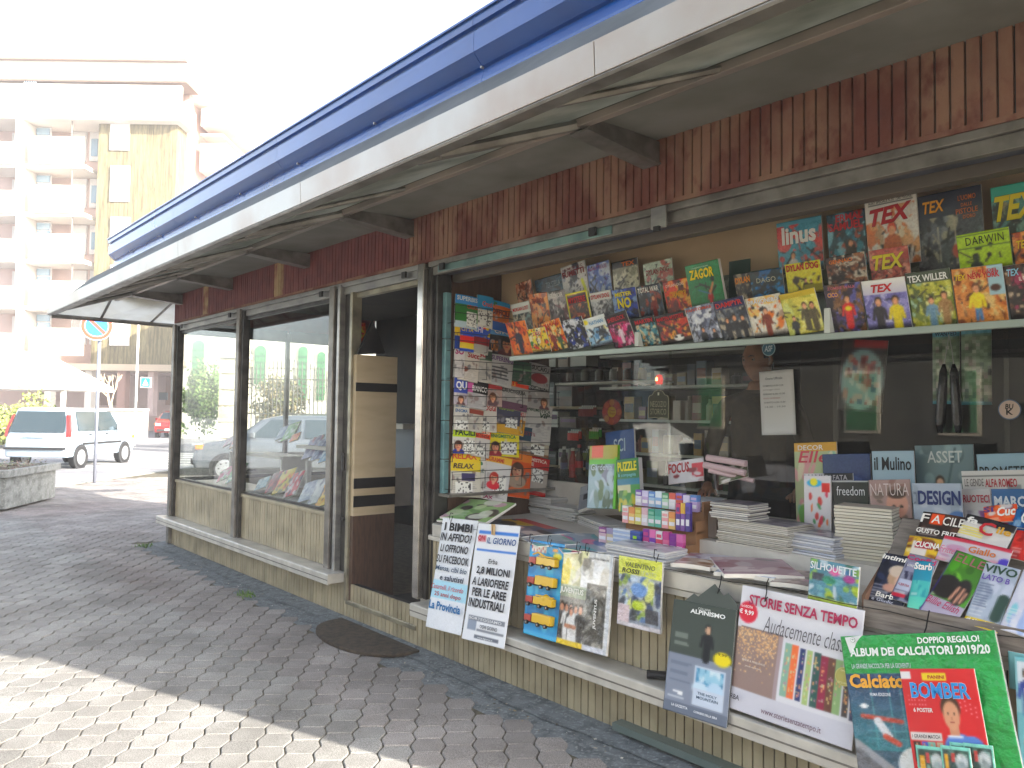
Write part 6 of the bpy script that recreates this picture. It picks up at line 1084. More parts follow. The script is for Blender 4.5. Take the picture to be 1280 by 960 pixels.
fan = [
 ('cookery magazine with round white and orange letters FACILE on brown', Q(500,240), Q(760,300), Q(540,95), 0.00, FM('#3a2c28', ['#5c4438', '#241c1a', '#4a3830'], 1, lambda a: a.rect(.24, .55, .50, .95, '#d8602c')), [('F', .02, .55, .18, .36, T_WHT), ('A', .27, .58, .2, .32, T_WHT), ('CILE', .52, .55, .46, .34, T_WHT), ('GUSTO FRIT', .0, .12, .9, .2, T_WHT, {'b': .05})], .000),
 ('white cookery weekly with a sweeping red C over yellow lines', Q(745,240), Q(1040,330), Q(815,110), 0, FM('#d8d4d0', ['#e0dcd8', '#c8c4bc'], 2, lambda a: (a.grad(.7, 1, '#282428', '#282428'), [a.rect(.0, .15 + k * .1, .5, .19 + k * .1, '#e0d02c') for k in range(4)])), [('fa', .06, .62, .24, .28, T_WHT, {'b': .07}), ('C', .36, .3, .3, .55, T_RED, {'b': .05}), ('ile', .7, .5, .28, .3, '#e0a82c', {'b': .05})], .002),
 ('orange and white cookery weekly with slanted letters, top right of the tray', Q(920,170), Q(1120,200), Q(860,60), 0, FM('#d8602c', ['#e8804c', '#3c2c54', '#e0dcd8'], 3), [('SI', .0, .6, .3, .3, '#5c3c7c', {'b': .06}), ('Cuc', .4, .3, .55, .55, T_WHT, {'b': .07, 's': .2})], -.004),
 ('blue magazine with pale letters behind the red cover on the right', Q(1080,190), Q(1190,210), Q(1100,80), 0, FM('#2c6c9c', ['#4c8cb8', '#1c4c7c'], 4), [('C', .4, .2, .5, .7, T_WHT, {'b': .04})], -.002),
 ('yellow and brown cookery magazine with a red CU block, left of the tray', Q(430,360), Q(640,400), Q(465,240), 0, FM('#c8a83c', ['#8c5c3c', '#e0c050', '#5c3a2c'], 5, lambda a: (a.rect(.15, .1, .6, .8, '#e4dcd4'), a.rect(.25, .45, .75, .8, '#a82c48'))), [('CUCINA', .25, .48, .7, .28, T_WHT, {'b': .07})], .004),
 ('red magazine partly showing at the right side of the tray', Q(1045,370), Q(1190,420), Q(1090,200), 0, FM('#b83430', ['#d04c40', '#8c2420'], 6), (), .004),
 ('white and pink magazine with a violet flower, broad, behind the front row', Q(620,380), Q(1030,480), Q(680,240), 0, FM('#cfc8d0', ['#e0dce0', '#d8a8b4', '#c8a0b8'], 7, lambda a: (a.ell(.95, .45, .08, .15, '#5c4cb0'), a.ell(.9, .3, .06, .1, '#5c4cb0'), a.grad(.88, 1, '#c04a5c', '#c04a5c'))), [('Frittelle', .02, .3, .32, .28, '#d87c9c', {'s': .2}), ('Giallo', .42, .52, .4, .26, '#d87c3c', {'b': .04})], .008),
 ('dark navy weekly with a woman leaning on her hand, leftmost in the tray', Q(205,630), Q(420,685), Q(325,345), 0, FM('#1e2233', ['#2c3248', '#14182a', '#38405c'], 8, lambda a: (a.ell(.62, .56, .28, .2, '#b89c84'), a.ell(.6, .68, .3, .12, '#d0c0b0'), a.ell(.72, .5, .16, .14, '#d8b8a8'), a.ell(.5, .34, .2, .08, '#c8a090'))), [('Intimita', .0, .87, .9, .1, T_WHT, {'b': .06, 's': .1}), ('Barb', .22, .12, .5, .1, T_WHT, {'b': .04}), ('e Giudic', .15, .04, .6, .06, '#c8c8d8')], .012),
 ('grey weekly with a pink title and red and white text blocks', Q(345,615), Q(520,665), Q(480,350), 0, FM('#8c8c9c', ['#74748a', '#a0a0b0', '#34344c'], 9, lambda a: (a.rect(.1, .62, .55, .82, '#9c9cb0'), a.rect(.05, .22, .5, .46, '#c4c8d8'), a.rect(.0, .08, .5, .14, '#b82c48'), a.seg(.9, .6, .6, .1, .12, '#24263a'))), [('Confid', .0, .86, .98, .11, '#c02c64', {'b': .05}), ('LORETTA', .12, .72, .4, .05, T_WHT), ('ALBERTINA', .1, .3, .38, .05, '#a82c44')], .018),
 ('turquoise health monthly with a large white title', Q(445,700), Q(560,690), Q(620,370), 0, FM('#5cb4b0', ['#6cc0b8', '#3c98a0', '#8cd8c8'], 10, lambda a: (a.grad(.62, 1, '#3c94a8', '#2c88a0'), a.grad(0, .3, '#8cdcc0', '#6cc8b8'), a.ell(.9, .1, .2, .06, '#2c2a4c'))), [('Starb', .02, .82, .96, .14, T_WHT, {'b': .06})], .022),
 ('fashion weekly with a dark haired singer holding up fingers on a green ground', Q(525,685), Q(745,760), Q(800,340), 0, FM('#4c7c2c', ['#5c9c34', '#3c6424', '#7cb448'], 11, lambda a: (a.ell(.3, .45, .38, .18, '#2a2624'), a.rect(0, 0, 1, .26, '#b8b0c0'), a.ell(.72, .44, .22, .2, '#241e1e'), a.seg(.55, .3, .62, .5, .035, '#c89c88'), a.seg(.7, .28, .75, .5, .035, '#c89c88'), a.seg(.82, .3, .85, .46, .03, '#c89c88'), a.rect(0, 0, .05, 1, '#5c4c9c', .6))), [('ELLE', .12, .84, .8, .12, '#a8646c', {'b': .0}), ('Billie Eilish', .04, .14, .9, .11, '#b82c5c', {'s': .25, 'b': .0})], .028),
 ('pale grey green weekly headed VIVO with a yellow foot strip', Q(785,765), Q(1000,800), Q(1010,405), 0, FM('#b4bcc8', ['#c8ccd8', '#a0a8b8'], 12, lambda a: (a.seg(.85, .5, .8, .2, .16, '#3c5048'), a.rect(0, .0, 1, .13, '#d8c03c'), a.lines(.06, .3, .5, .7, 9, '#5c6478', 3, .6))), [('VIVO', .02, .84, .96, .13, '#2c4c3c', {'b': .05}), ('LATO B', .06, .72, .8, .09, '#6c54a8', {'b': .04}), ('ci piacciono', .08, .03, .84, .07, T_WHT, {'b': .05})], .034),
 ('white weekly with blue type cut by the right edge of the picture', Q(1000,800), Q(1190,850), Q(1190,450), 0, FM('#d4d4e0', ['#e0e0e8', '#a8b8d8', '#8cc8d0'], 13), (), .040),
]
for lb, a, b, c, _, art, tx, off in fan: mag(lb, a, b, c, fp(0), art, tx, group=GF, t=.005, off=.002 + off, px=.0045, curl=.004)
def silh(nx, ny):
    a = Art(nx, ny, '#5c8c9c'); a.blobs(['#7cacb4', '#3c6c5c', '#8cb05c', '#4c7cb0', '#c8d4dc', '#a8b83c'], 30, 4); a.rect(.05, .5, .3, .68, '#444c58'); a.ell(.52, .78, .12, .1, '#d878a8'); a.ell(.82, .66, .12, .09, '#a0488c'); a.ell(.42, .55, .14, .1, '#3c8c74'); a.rect(0, 0, 1, .12, '#a8b84c'); return a
mag('glossy lake and flower magazine standing at the counter edge left of the tray', (1011, 748), (1072, 764), (1014, 697), fan_plane(-.03, .775, 6), silh, [('SILHOUETTE', .02, .76, .94, .18, '#dfe4e8', {'b': .03})], t=.01, px=.005, off=.004, material=FOIL)
# ================================================================== INSIDE THE KIOSK
# back shelves behind the glass
shelf = empty('wall_shelving', (-3.0, 2.3, .1), label='white edged wall shelves full of small goods at the back of the kiosk', cat='shelving')
SHM = Matrix.Translation((3.0, -2.3, -.1)); WSH = mat('plain_white_shelf', '#dcdad2', .4)  # plain even white for the shelf boards
for za in (1.62, 1.36, 1.10, .86, 1.88):
    mb = MB(); mb.box((-4.3, 2.06, za), (-2.72, 2.36, za + .02)); mb.build('shelf_board', WSH, shelf, M=SHM)
mb = MB(); mb.box((-2.72, 2.02, .1), (-2.70, 2.38, 2.2)); mb.build('shelf_side', BLACK, shelf, M=SHM)
g = random.Random(21); PAL = ['#7c6a3c', '#3c3c44', '#8c4a3c', '#5c6c7c', '#a89c8c', '#b8903c', '#4c5c3c', '#c8b8a8', '#6c3c4c', '#2c3a4c']
k = 0
WORDS = {'#7c6a3c': 'olive', '#3c3c44': 'charcoal', '#8c4a3c': 'brick red', '#5c6c7c': 'slate blue', '#a89c8c': 'beige', '#b8903c': 'mustard', '#4c5c3c': 'dark green', '#c8b8a8': 'cream', '#6c3c4c': 'plum', '#2c3a4c': 'navy'}
ORD = ['first', 'second', 'third', 'fourth', 'fifth', 'sixth', 'seventh', 'eighth', 'ninth', 'tenth', 'eleventh', 'twelfth', 'thirteenth', 'fourteenth', 'fifteenth', 'sixteenth', 'last']
LEV = ['top', 'second', 'third', 'lowest', 'fifth']
for zi, za in enumerate((1.64, 1.38, 1.12, .88)):
    x = -4.2; kk = 0
    while x < -2.85:
        w_ = g.uniform(.05, .13); h = g.uniform(.08, .2); c = g.choice(PAL); mb = MB()
        if g.random() < .3: mb.lathe([(0, 0), (w_ / 2, 0), (w_ / 2, h * .7), (w_ * .2, h * .85), (w_ * .2, h), (0, h)], 10, (x + w_ / 2, 2.15, za), c); nm = 'jar'
        else: mb.box((x, 2.10, za), (x + w_, 2.2, za + h), c); mb.box((x + .006, 2.098, za + h * .3), (x + w_ - .006, 2.0999, za + h * .7), g.choice(PAL)); nm = 'carton'
        setp(mb.build(nm, PRINT), '%s %s, %s from the left on the %s back wall shelf' % (WORDS[c], 'jar' if nm == 'jar' else 'packet', ORD[min(kk, 16)], LEV[zi]), 'jar' if nm == 'jar' else 'packet', 'small goods on the back wall shelves'); x += w_ + g.uniform(.01, .05); kk += 1
# round red sweet sign, lollipop stands, bottles: just behind the glass at the left
n_ = (0, -1, 0)
pl_s = ((0, 1.15, 1.2), n_)
s_ = disc('sweet_sign', 'round red sweet sign with a ring of circles behind the glass', 'sign', 765, 515, .085, pl_s, 0, '#b8342c', '#a82c28', [('Chupa', .34, .50, .32, .12, '#b8282c', {'s': .15}), ('Chups', .34, .38, .32, .12, '#b8282c', {'s': .15})], PRINT)
for i in range(8):
    a_ = i * math.pi / 4; mb = MB(); N = 18
    mb.face([(.062 * math.cos(a_) + .022 * math.cos(t * 6.2832 / N), .062 * math.sin(a_) + .022 * math.sin(t * 6.2832 / N), .0028) for t in range(N)], ['#d8603c', '#c8402c', '#d88a4c'][i % 3]); mb.build('sign_petal', MATTE, s_)
mb = MB(); mb.face([(.036 * math.cos(t * 6.2832 / 20), .036 * math.sin(t * 6.2832 / 20), .0024) for t in range(20)], '#e4b43c'); mb.build('sign_centre', MATTE, s_)
def lighters(label, u, v, n, c, y=1.1):
    p = P(u, v, 'y', y); root = empty('lighter_tray', tuple(p), label=label, cat='lighters')
    for r_ in range(2):
        for i in range(n):
            mb = MB(); x = (i - n / 2) * .017; mb.box((x, r_ * .03, -.03 + r_ * .012), (x + .012, r_ * .03 + .01, .02 + r_ * .012), c); mb.box((x + .002, r_ * .03 + .002, .02 + r_ * .012), (x + .010, r_ * .03 + .008, .033 + r_ * .012), '#d8d8d4'); mb.build('lighter', PRINT, root)
    mb = MB(); mb.box((-n * .009 - .01, -.01, -.035), (n * .009 + .01, .06, -.03)); mb.build('tray_base', DARK, root)
lighters('tray of red lighters at the top of the display behind the glass', 732, 515, 8, '#8c2a24')
lighters('tray of bright orange red lighters below, left half', 716, 545, 6, '#e0402c'); lighters('tray of bright green lighters right of the orange ones', 742, 543, 5, '#3ca83c')
lighters('tray of yellow green lighters at the bottom of the display', 735, 570, 6, '#8c9c3c')
for i, (u, v, c, lb) in enumerate(((705, 578, '#20242c', 'dark blue drink bottle, first by the news rack'), (716, 580, '#9c2428', 'red capped cola can left of the bottle with red label'), (724, 576, '#2a1416', 'cola bottle with a red label in the row of drinks'), (737, 578, '#3c4a1c', 'olive green bottle at the right end of the drinks'))):
    p = P(u, v, 'y', 1.05); mb = MB(); r = .026
    mb.lathe([(0, -.09), (r, -.09), (r, .02), (r * .45, .07), (r * .45, .10), (0, .10)], 14, tuple(p), c); mb.lathe([(r + .0006, -.045), (r + .0006, .0)], 14, tuple(p), '#b8242c' if i in (1, 2) else '#4c5c7c'); mb.lathe([(r * .5, .088), (r * .5, .108), (0, .108)], 10, tuple(p), '#b02a2c' if i == 2 else '#d8d4cc')
    setp(mb.build('bottle', PRINT, smooth=False), lb, 'bottle')
mb = MB(); q = P(700, 480, 'y', 1.3); q2 = P(830, 470, 'y', 1.3); mb.box((q.x, 1.25, q.z - .01), (q2.x, 1.4, q.z + .005)); setp(mb.build('hanging_shelf', WSH), 'thin white shelf with glass jars, high behind the left pane', 'shelf')
for i in range(6):
    p = P(713 + i * 18, 470 - i * .5, 'y', 1.32); mb = MB(); c = ['#4c4440', '#6a6660', '#5c5450', '#8c8884', '#5c3c3c', '#a0803c'][i]; mb.lathe([(0, -.035), (.03, -.035), (.03, .02), (.024, .03), (.024, .04), (0, .04)], 12, tuple(p), c)
    setp(mb.build('jar', PRINT), ['grey brown', 'pale grey', 'dark', 'silver grey', 'dull red', 'golden'][i] + ' jar on the thin white shelf behind the left pane', 'jar', 'jars on the thin white shelf')
# candle lamp and shop sticker on the glass
gp = ((0, .895, 1.2), (0, -1, 0))
p = P(824, 474, 'y', 1.0); mb = MB(); mb.lathe([(0, -.03), (.02, -.03), (.024, 0), (.016, .025), (0, .03)], 12, tuple(p)); cl = mb.build('candle_lamp', mat('red_lamp_glass', '#9c1c14', .3, emis='#c01c08', estr=.35)); setp(cl, 'small glowing red and orange lamp above the heritage shop sticker', 'lamp')
mb = MB(); mb.lathe([(0, -.012), (.006, -.010), (.007, 0), (0, .014)], 8, (p.x, p.y - .024, p.z)); mb.build('lamp_flame', mat('lamp_flame', '#ffa040', .5, emis='#ffb060', estr=2.5), cl)
Mn, Wn, Hn = place((810, 523), (836, 523), (811, 487), gp, .002); mb = MB()
ol = [(0, 0), (.35, .03), (.5, 0), (.65, .03), (1, 0), (1, .72), (.93, .8), (.82, .82), (.7, .95), (.5, 1), (.3, .95), (.18, .82), (.07, .8), (0, .72)]
mb.face([(x * Wn, y * Hn, .0005) for x, y in ol], '#a8a48c'); mb.face([((.5 + (x - .5) * .93) * Wn, (.5 + (y - .5) * .95) * Hn, .001) for x, y in ol], '#4a4c40')
ns = mb.build('shop_sticker', MATTE, M=Mn); setp(ns, 'tag shaped dark green sticker reading NEGOZIO STORICO on the glass', 'sticker')
lettering('lettering', [('NEGOZIO', .12, .40, .76, .2, '#b8b49c', {'b': -.01}), ('STORICO', .12, .14, .76, .2, '#b8b49c', {'b': -.01}), ('I', .46, .80, .08, .1, '#e0dcc8', {'b': .1})], Wn, Hn, ns, z=.0014)
disc('round_sticker', 'round blue white sticker with the letters ASF on the glass', 'sticker', 961, 436, .037, gp, .003, '#3c6c80', '#a8c4cc', [('ASF', .2, .3, .6, .42, '#cfe0e4', {'b': .04, 's': .1})])
disc('round_sticker', 'pink round sticker reading BU K at the right of the glass', 'sticker', 1262, 512, .040, ((0, .80, 1.2), n_), .003, '#d0b8a8', '#5c6c88', [('BU', .32, .52, .36, .26, '#221c1c', {'b': .05, 's': .1}), ('K', .36, .24, .3, .28, '#221c1c', {'b': .05})])
def notice(nx, ny):
    return Art(nx, ny, '#dcdcdc')
mag('white paper notice with printed opening hours taped inside the glass', (952, 544), (995, 544), (948, 465), ((0, .89, 1.2), n_), notice, [('Orario Ufficiale', .2, .86, .5, .04, '#777a80'), ('DOMENICA 8,30-12,30', .12, .75, .6, .03, '#77797e'), ('pomeriggio chiuso', .12, .69, .5, .03, '#a09c9c'), ('FERIALI 6,30-19,30', .12, .62, .64, .03, '#77797e'), ('orario continuato', .12, .56, .5, .03, '#b89090'), ('SABATO 6,30-13,00', .14, .49, .62, .03, '#77797e'), ('14,30 - 19,30', .16, .42, .6, .03, '#8a8c90')], name='notice', cat='notice', t=.0006, curl=.006, material=MATTE, px=.02)
def poster_r(nx, ny):
    a = Art(nx, ny, '#3c2c30'); a.ell(.5, .45, .48, .42, '#a8c0c4'); a.blobs(['#b84c4c', '#e0c8c0', '#3c5c7c', '#c8a08c', '#f0ece8', '#7c2c34'], 40, 6, .1, .1, .9, .8, (.04, .1)); a.rect(.3, .88, 1, 1, '#a82c34'); return a
mag('crowded poster with a round picture hanging behind the glass', (1046, 512), (1102, 518), (1054, 424), ((0, 1.02, 1.2), n_), poster_r, (), name='poster', cat='poster', t=.002, px=.012)
for i, (a, b, c) in enumerate((((1166, 505), (1200, 506), (1163, 414)), ((1202, 506), (1240, 506), (1202, 410)))):
    def ph(nx, ny):
        q = Art(nx, ny, '#8c9c84'); q.blobs(['#4c5c44', '#c8c4b4', '#a08c8c', '#3c4a50', '#d8d0c8', '#7c8c6c'], 90, 11, 0, 0, 1, .92, (.03, .07)); q.rect(0, .90, 1, 1, '#6cb0c4'); q.rect(0, 0, 1, .03, '#4c8c9c'); return q.speck(3, .14)
    mag(['speckled picture poster with a light blue top, left of the pair behind the glass', 'speckled picture poster with a light blue top, right of the pair behind the glass'][i], a, b, c, ((0, 1.02, 1.2), n_), ph, [('WANTED', .1, .92, .8, .06, '#1c3c5c', {'b': .06})] if i == 0 else (), name='poster', cat='poster', group='pair of speckled posters', t=.002, px=.014)
# rolled black umbrellas hanging on a cord
for i, (u, du, lb) in enumerate(((1180, -5, 'black folded umbrella in clear film, left of the hanging pair'), (1192, 6, 'black folded umbrella in clear film, right of the hanging pair'))):
    a = P(1186, 418, 'y', .86); b = P(u, 455, 'y', .86); c = P(u + du, 541, 'y', .86); mb = MB()
    mb.tube([b, b + (c - b) * .12, b + (c - b) * .45, b + (c - b) * .85, c], [.006, .016, .020, .020, .010], 12)
    um = mb.build('folded_umbrella', mat('wrinkled_black_film', '#15151a', .25, bump=1., bscale=35, coat=.6), smooth=True); setp(um, lb, 'umbrella')
    mb = MB(); mb.tube([a, a + (b - a) * .5 + Vector((.002, 0, 0)), b], .0015, 5); mb.build('cord', mat('pale_cord', '#a8a8a4', .6), um)
# shopkeeper behind the glass
def person(base):
    V = {}
    me = bpy.data.meshes.new('person'); J = [('hip', (0, 0, .98), .15, .12), ('waist', (0, .0, 1.12), .15, .12), ('chest', (0, -.01, 1.32), .18, .13), ('upper', (0, -.01, 1.45), .14, .10), ('neck', (0, -.02, 1.54), .058, .06),
         ('shl', (-.19, 0, 1.45), .062, .062), ('ell', (-.27, .0, 1.18), .05, .05), ('wrl', (-.25, -.16, .99), .035, .032), ('hal', (-.24, -.24, .97), .042, .02),
         ('shr', (.19, 0, 1.45), .062, .062), ('elr', (.27, .0, 1.18), .05, .05), ('wrr', (.25, -.16, .99), .035, .032), ('har', (.24, -.24, .97), .042, .02),
         ('thl', (-.10, 0, .88), .095, .095), ('knl', (-.11, -.02, .50), .062, .062), ('anl', (-.11, .02, .10), .045, .045), ('fol', (-.12, -.14, .05), .05, .03),
         ('thr', (.10, 0, .88), .095, .095), ('knr', (.11, -.02, .50), .062, .062), ('anr', (.11, .02, .10), .045, .045), ('for', (.12, -.14, .05), .05, .03), ('headb', (0, -.03, 1.60), .062, .07)]
    ix = {j[0]: i for i, j in enumerate(J)}
    E_ = [('hip', 'waist'), ('waist', 'chest'), ('chest', 'upper'), ('upper', 'neck'), ('neck', 'headb'), ('upper', 'shl'), ('shl', 'ell'), ('ell', 'wrl'), ('wrl', 'hal'), ('upper', 'shr'), ('shr', 'elr'), ('elr', 'wrr'), ('wrr', 'har'), ('hip', 'thl'), ('thl', 'knl'), ('knl', 'anl'), ('anl', 'fol'), ('hip', 'thr'), ('thr', 'knr'), ('knr', 'anr'), ('anr', 'for')]
    # five fingers on each hand
    pts = [j[1] for j in J]; rad = [(j[2], j[3]) for j in J]; ed = [(ix[a], ix[b]) for a, b in E_]
    for side, h in ((-1, 'hal'), (1, 'har')):
        hx, hy, hz = V.get(h, dict((j[0], j[1]) for j in J)[h])
        for f, (dx, L_) in enumerate(((-.028, .062), (-.010, .072), (.009, .068), (.027, .052))):
            i0 = len(pts); pts += [(hx + dx, hy - .035, hz), (hx + dx, hy - .035 - L_ * .55, hz - .008), (hx + dx, hy - .035 - L_, hz - .030)]; rad += [(.009, .009), (.008, .008), (.007, .007)]; ed += [(ix[h], i0), (i0, i0 + 1), (i0 + 1, i0 + 2)]
        i0 = len(pts); pts += [(hx - side * .042, hy + .01, hz - .005), (hx - side * .055, hy - .03, hz - .02)]; rad += [(.011, .011), (.009, .009)]; ed += [(ix[h], i0), (i0, i0 + 1)]
    me.from_pydata(pts, ed, []); o = bpy.data.objects.new('person', me); COL.objects.link(o)
    sk = o.modifiers.new('skin', 'SKIN'); sk.use_smooth_shade = True
    for i, r in enumerate(rad): me.skin_vertices[0].data[i].radius = r; me.skin_vertices[0].data[i].use_root = (i == 0)
    ss = o.modifiers.new('sub', 'SUBSURF'); ss.levels = ss.render_levels = 2
    dg = bpy.context.evaluated_depsgraph_get(); m2 = bpy.data.meshes.new_from_object(o.evaluated_get(dg)); o.modifiers.clear(); o.data = m2
    JACK = mat('dark_brown_jacket', '#43352e', .8, c2='#352a25', nscale=20, bump=.3, bscale=40); SKIN = mat('skin', '#c08a6c', .55, c2='#a8705a', nscale=12); TRO = mat('dark_trousers', '#2a2c34', .85)
    m2.materials.clear(); [m2.materials.append(x) for x in (JACK, SKIN, TRO)]
    for p in m2.polygons:
        c = p.center; p.material_index = 1 if (c.z > 1.535 or (c.y < -.19 and c.z > .9)) else (2 if c.z < .96 and c.y > -.12 else 0)
    # head: one sculpted surface
    bmh = bmesh.new(); bmesh.ops.create_uvsphere(bmh, u_segments=40, v_segments=32, radius=1)
    for v in bmh.verts:
        x, y, z = v.co; w_ = .076 - .018 * max(0, -z); fx = x * w_ * (1 - .12 * max(0, -z)); fy = y * .098; fz = z * .118
        if y < 0:
            fy *= .94; t = math.exp(-((x) / .16) ** 2)
            fy -= .026 * t * math.exp(-((z + .10) / .20) ** 2)           # nose
            fy -= .008 * math.exp(-(x / .55) ** 2) * math.exp(-((z - .30) / .12) ** 2)      # brow
            for sx in (-1, 1): fy += .010 * math.exp(-((x - sx * .38) / .16) ** 2 - ((z - .12) / .10) ** 2)     # eye sockets
            fy -= .007 * math.exp(-(x / .30) ** 2) * (math.exp(-((z + .42) / .06) ** 2) + math.exp(-((z + .55) / .06) ** 2) - .7 * math.exp(-((z + .485) / .025) ** 2))     # lips
            fy -= .010 * math.exp(-(x / .3) ** 2 - ((z + .82) / .16) ** 2)     # chin
        v.co = (fx, fy, fz)
    mh = bpy.data.meshes.new('head'); bmh.to_mesh(mh); bmh.free(); mh.materials.append(SKIN); mh.materials.append(mat('lip', '#9c5a4c', .5))
    for p in mh.polygons: p.use_smooth = True
    HM = Matrix.Translation((0, -.045, 1.70)) @ Matrix.Rotation(math.radians(-28), 4, 'Z') @ Matrix.Rotation(math.radians(8), 4, 'X')
    hd = bpy.data.objects.new('head', mh); COL.objects.link(hd); hd.parent = o; hd.matrix_local = HM
    EY = mat('eye_dark', '#1c1614', .2); EW = mat('eye_white', '#9c8c80', .5); HA = mat('grey_hair', '#77706a', .9, c2='#4c4642', nscale=60, stretch=(1, 1, .2), bump=.8, bscale=120)
    for sx in (-1, 1):
        mb = MB(); mb.lathe([(0, -.012), (.009, -.008), (.0125, 0), (.009, .008), (0, .012)], 12, (0, 0, 0)); e = mb.build('eye', EW, hd, M=Matrix.Translation((sx * .030, -.0715, .016)), smooth=True)
        mb = MB(); mb.lathe([(0, -.005), (.006, 0), (0, .005)], 10, (0, 0, 0)); mb.build('pupil', EY, hd, M=Matrix.Translation((sx * .030, -.083, .016)))
        mb = MB(); mb.tube([(sx * .016, -.098, .034), (sx * .032, -.097, .039), (sx * .048, -.086, .034)], [.003, .004, .002], 6); mb.build('eyebrow', HA, hd)
        mb = MB(); mb.tube([(sx * .074, .0, .028), (sx * .086, .008, .022), (sx * .088, .010, .0), (sx * .080, .002, -.022), (sx * .074, -.004, -.026)], [.006, .009, .009, .007, .004], 8); mb.build('ear', SKIN, hd, smooth=True)
    bh = bmesh.new(); bmesh.ops.create_uvsphere(bh, u_segments=36, v_segments=24, radius=1); rgx = random.Random(2)
    for v in list(bh.verts):
        if v.co.z < -.25 or (v.co.y < -.35 and v.co.z < .72) or (v.co.y < -.0 and v.co.z < .1): bh.verts.remove(v)
    for v in bh.verts: k = 1.06 + rgx.uniform(-.012, .02); v.co = (v.co.x * .077 * k, v.co.y * .1 * k, v.co.z * .118 * k)
    mh2 = bpy.data.meshes.new('hair'); bh.to_mesh(mh2); bh.free(); mh2.materials.append(HA); hr = bpy.data.objects.new('hair', mh2); COL.objects.link(hr); hr.parent = hd
    sf = hr.modifiers.new('thick', 'SOLIDIFY'); sf.thickness = .006
    mb = MB(); mb.tube([(math.cos(t * .5) * .078, -.012 + math.sin(t * .5) * .075, 1.515 + .018 * math.sin(t * .5)) for t in range(14)], .019, 8); mb.build('collar', JACK, o, smooth=True)
    o.location = base; return o
pm = P(946, 452, 'y', 1.28); man = person((pm.x, pm.y + .02, pm.z - 1.70)); man.rotation_euler = (0, 0, math.radians(22)); setp(man, 'person with grey hair and dark brown jacket standing inside behind the glass', 'person')
man.scale = (1, 1, 1)
mb = MB(); f_ = pm.z - 1.70; mb.box((-3.4, 1.0, .095), (-1.4, 2.0, max(.1, f_ + .02))); setp(mb.build('platform', FLOORM), 'low dark platform the shopkeeper stands on', 'platform')
# door side cabinet seen through the doorway
cab = empty('cabinet', (-4.78, .12, .1), label='beige cabinet with two pairs of black stripes just inside the open door', cat='cabinet')
CBM = Matrix.Translation((4.78, -.12, -.1)); xc = -4.66
a0 = P(446, 443, 'x', xc); a1 = P(497, 448, 'x', xc); y0, y1 = a0.y, a1.y; zt = a0.z
vz = lambda v: P(446, v, 'x', xc).z
mb = MB(); mb.box((xc - .10, y0, .10), (xc - .001, y1, vz(645)), m=0); mb.build('cabinet_base', BROWNW, cab, M=CBM)
mb = MB(); mb.box((xc - .10, y0, vz(645)), (xc - .001, y1, zt)); mb.build('cabinet_body', BEIGE, cab, M=CBM)
for v0, v1 in ((478, 489), (598, 611), (620, 634)):
    mb = MB(); mb.box((xc - .002, y0 - .001, vz(v1)), (xc + .0015, y1 + .001, vz(v0))); mb.build('black_stripe', BLACK, cab, M=CBM)
pq = ((xc + .03, 0, 0), (1, 0, 0))
mb = MB(); q1, q2, q3 = P(447, 443, 'x', xc + .02), P(482, 442, 'x', xc + .02), P(466, 400, 'x', xc + .02)
mb.face([q1, q2, q3]); d_ = Vector((-.02, 0, 0)); mb.face([q1 + d_, q3 + d_, q2 + d_]); [mb.face([a, a + d_, b + d_, b]) for a, b in ((q1, q2), (q2, q3), (q3, q1))]
setp(mb.build('display_stand', BLACK), 'black triangular stand on top of the beige cabinet', 'stand')
mag('comic album with orange and yellow cover leaning on the black stand', (447, 438), (458, 436), (452, 402), ((xc + .04, 0, 0), (1, -.3, .2)), C('#e0702c', ['#e8c83c', '#c83c2c', '#e09a4c'], 71), (), name='comic', cat='comic book', t=.01)
# shelves seen deeper through the door
dsh = empty('door_shelving', (-5.2, 2.2, .1), label='dark shelving with toys and small goods seen through the doorway', cat='shelving'); DSM = Matrix.Translation((5.2, -2.2, -.1))
for zz in (.62, .95, 1.28, 1.46, 1.80):
    mb = MB(); mb.box((-6.5, 2.0, zz), (-4.4, 2.38, zz + .02)); mb.build('shelf_board', BEIGE if zz in (1.46, .95) else DARK, dsh, M=DSM)
cols = ['#6c3c6c', '#3c4a44', '#c8c4bc', '#8c8c90', '#5c4438', '#d8d4cc', '#3c3a40', '#9c8470']; nmz = {'#6c3c6c': 'purple', '#3c4a44': 'dark green', '#c8c4bc': 'pale', '#8c8c90': 'grey', '#5c4438': 'brown', '#d8d4cc': 'white', '#3c3a40': 'black', '#9c8470': 'tan'}
for zi, zz in enumerate((.64, .97, 1.30, 1.48, 1.82)):
    x = -6.1; kk = 0
    while x < -4.6:
        w_ = g.uniform(.08, .2); h = g.uniform(.08, .26 if zz != 1.30 else .14); c = g.choice(cols); mb = MB(); mb.box((x, 2.05, zz), (x + w_, 2.2, zz + h), c); mb.box((x + .01, 2.048, zz + h * .5), (x + w_ - .01, 2.0499, zz + h * .8), g.choice(cols))
        setp(mb.build('packet', PRINT), '%s packet, %s from the left, %s shelf beyond the doorway' % (nmz[c], ORD[min(kk, 16)], ['bottom', 'second lowest', 'middle', 'second highest', 'top'][zi]), 'packet', 'packets on the doorway shelving'); x += w_ + .03; kk += 1
mb = MB(); mb.lathe([(0, 0), (.16, 0), (.17, .55), (0, .55)], 20, (-4.72, 1.25, .1)); setp(mb.build('waste_bin', mat('dark_red_bin', '#5c2422', .4), smooth=False), 'dark red round bin on the floor beyond the cabinet', 'bin')
mb = MB()
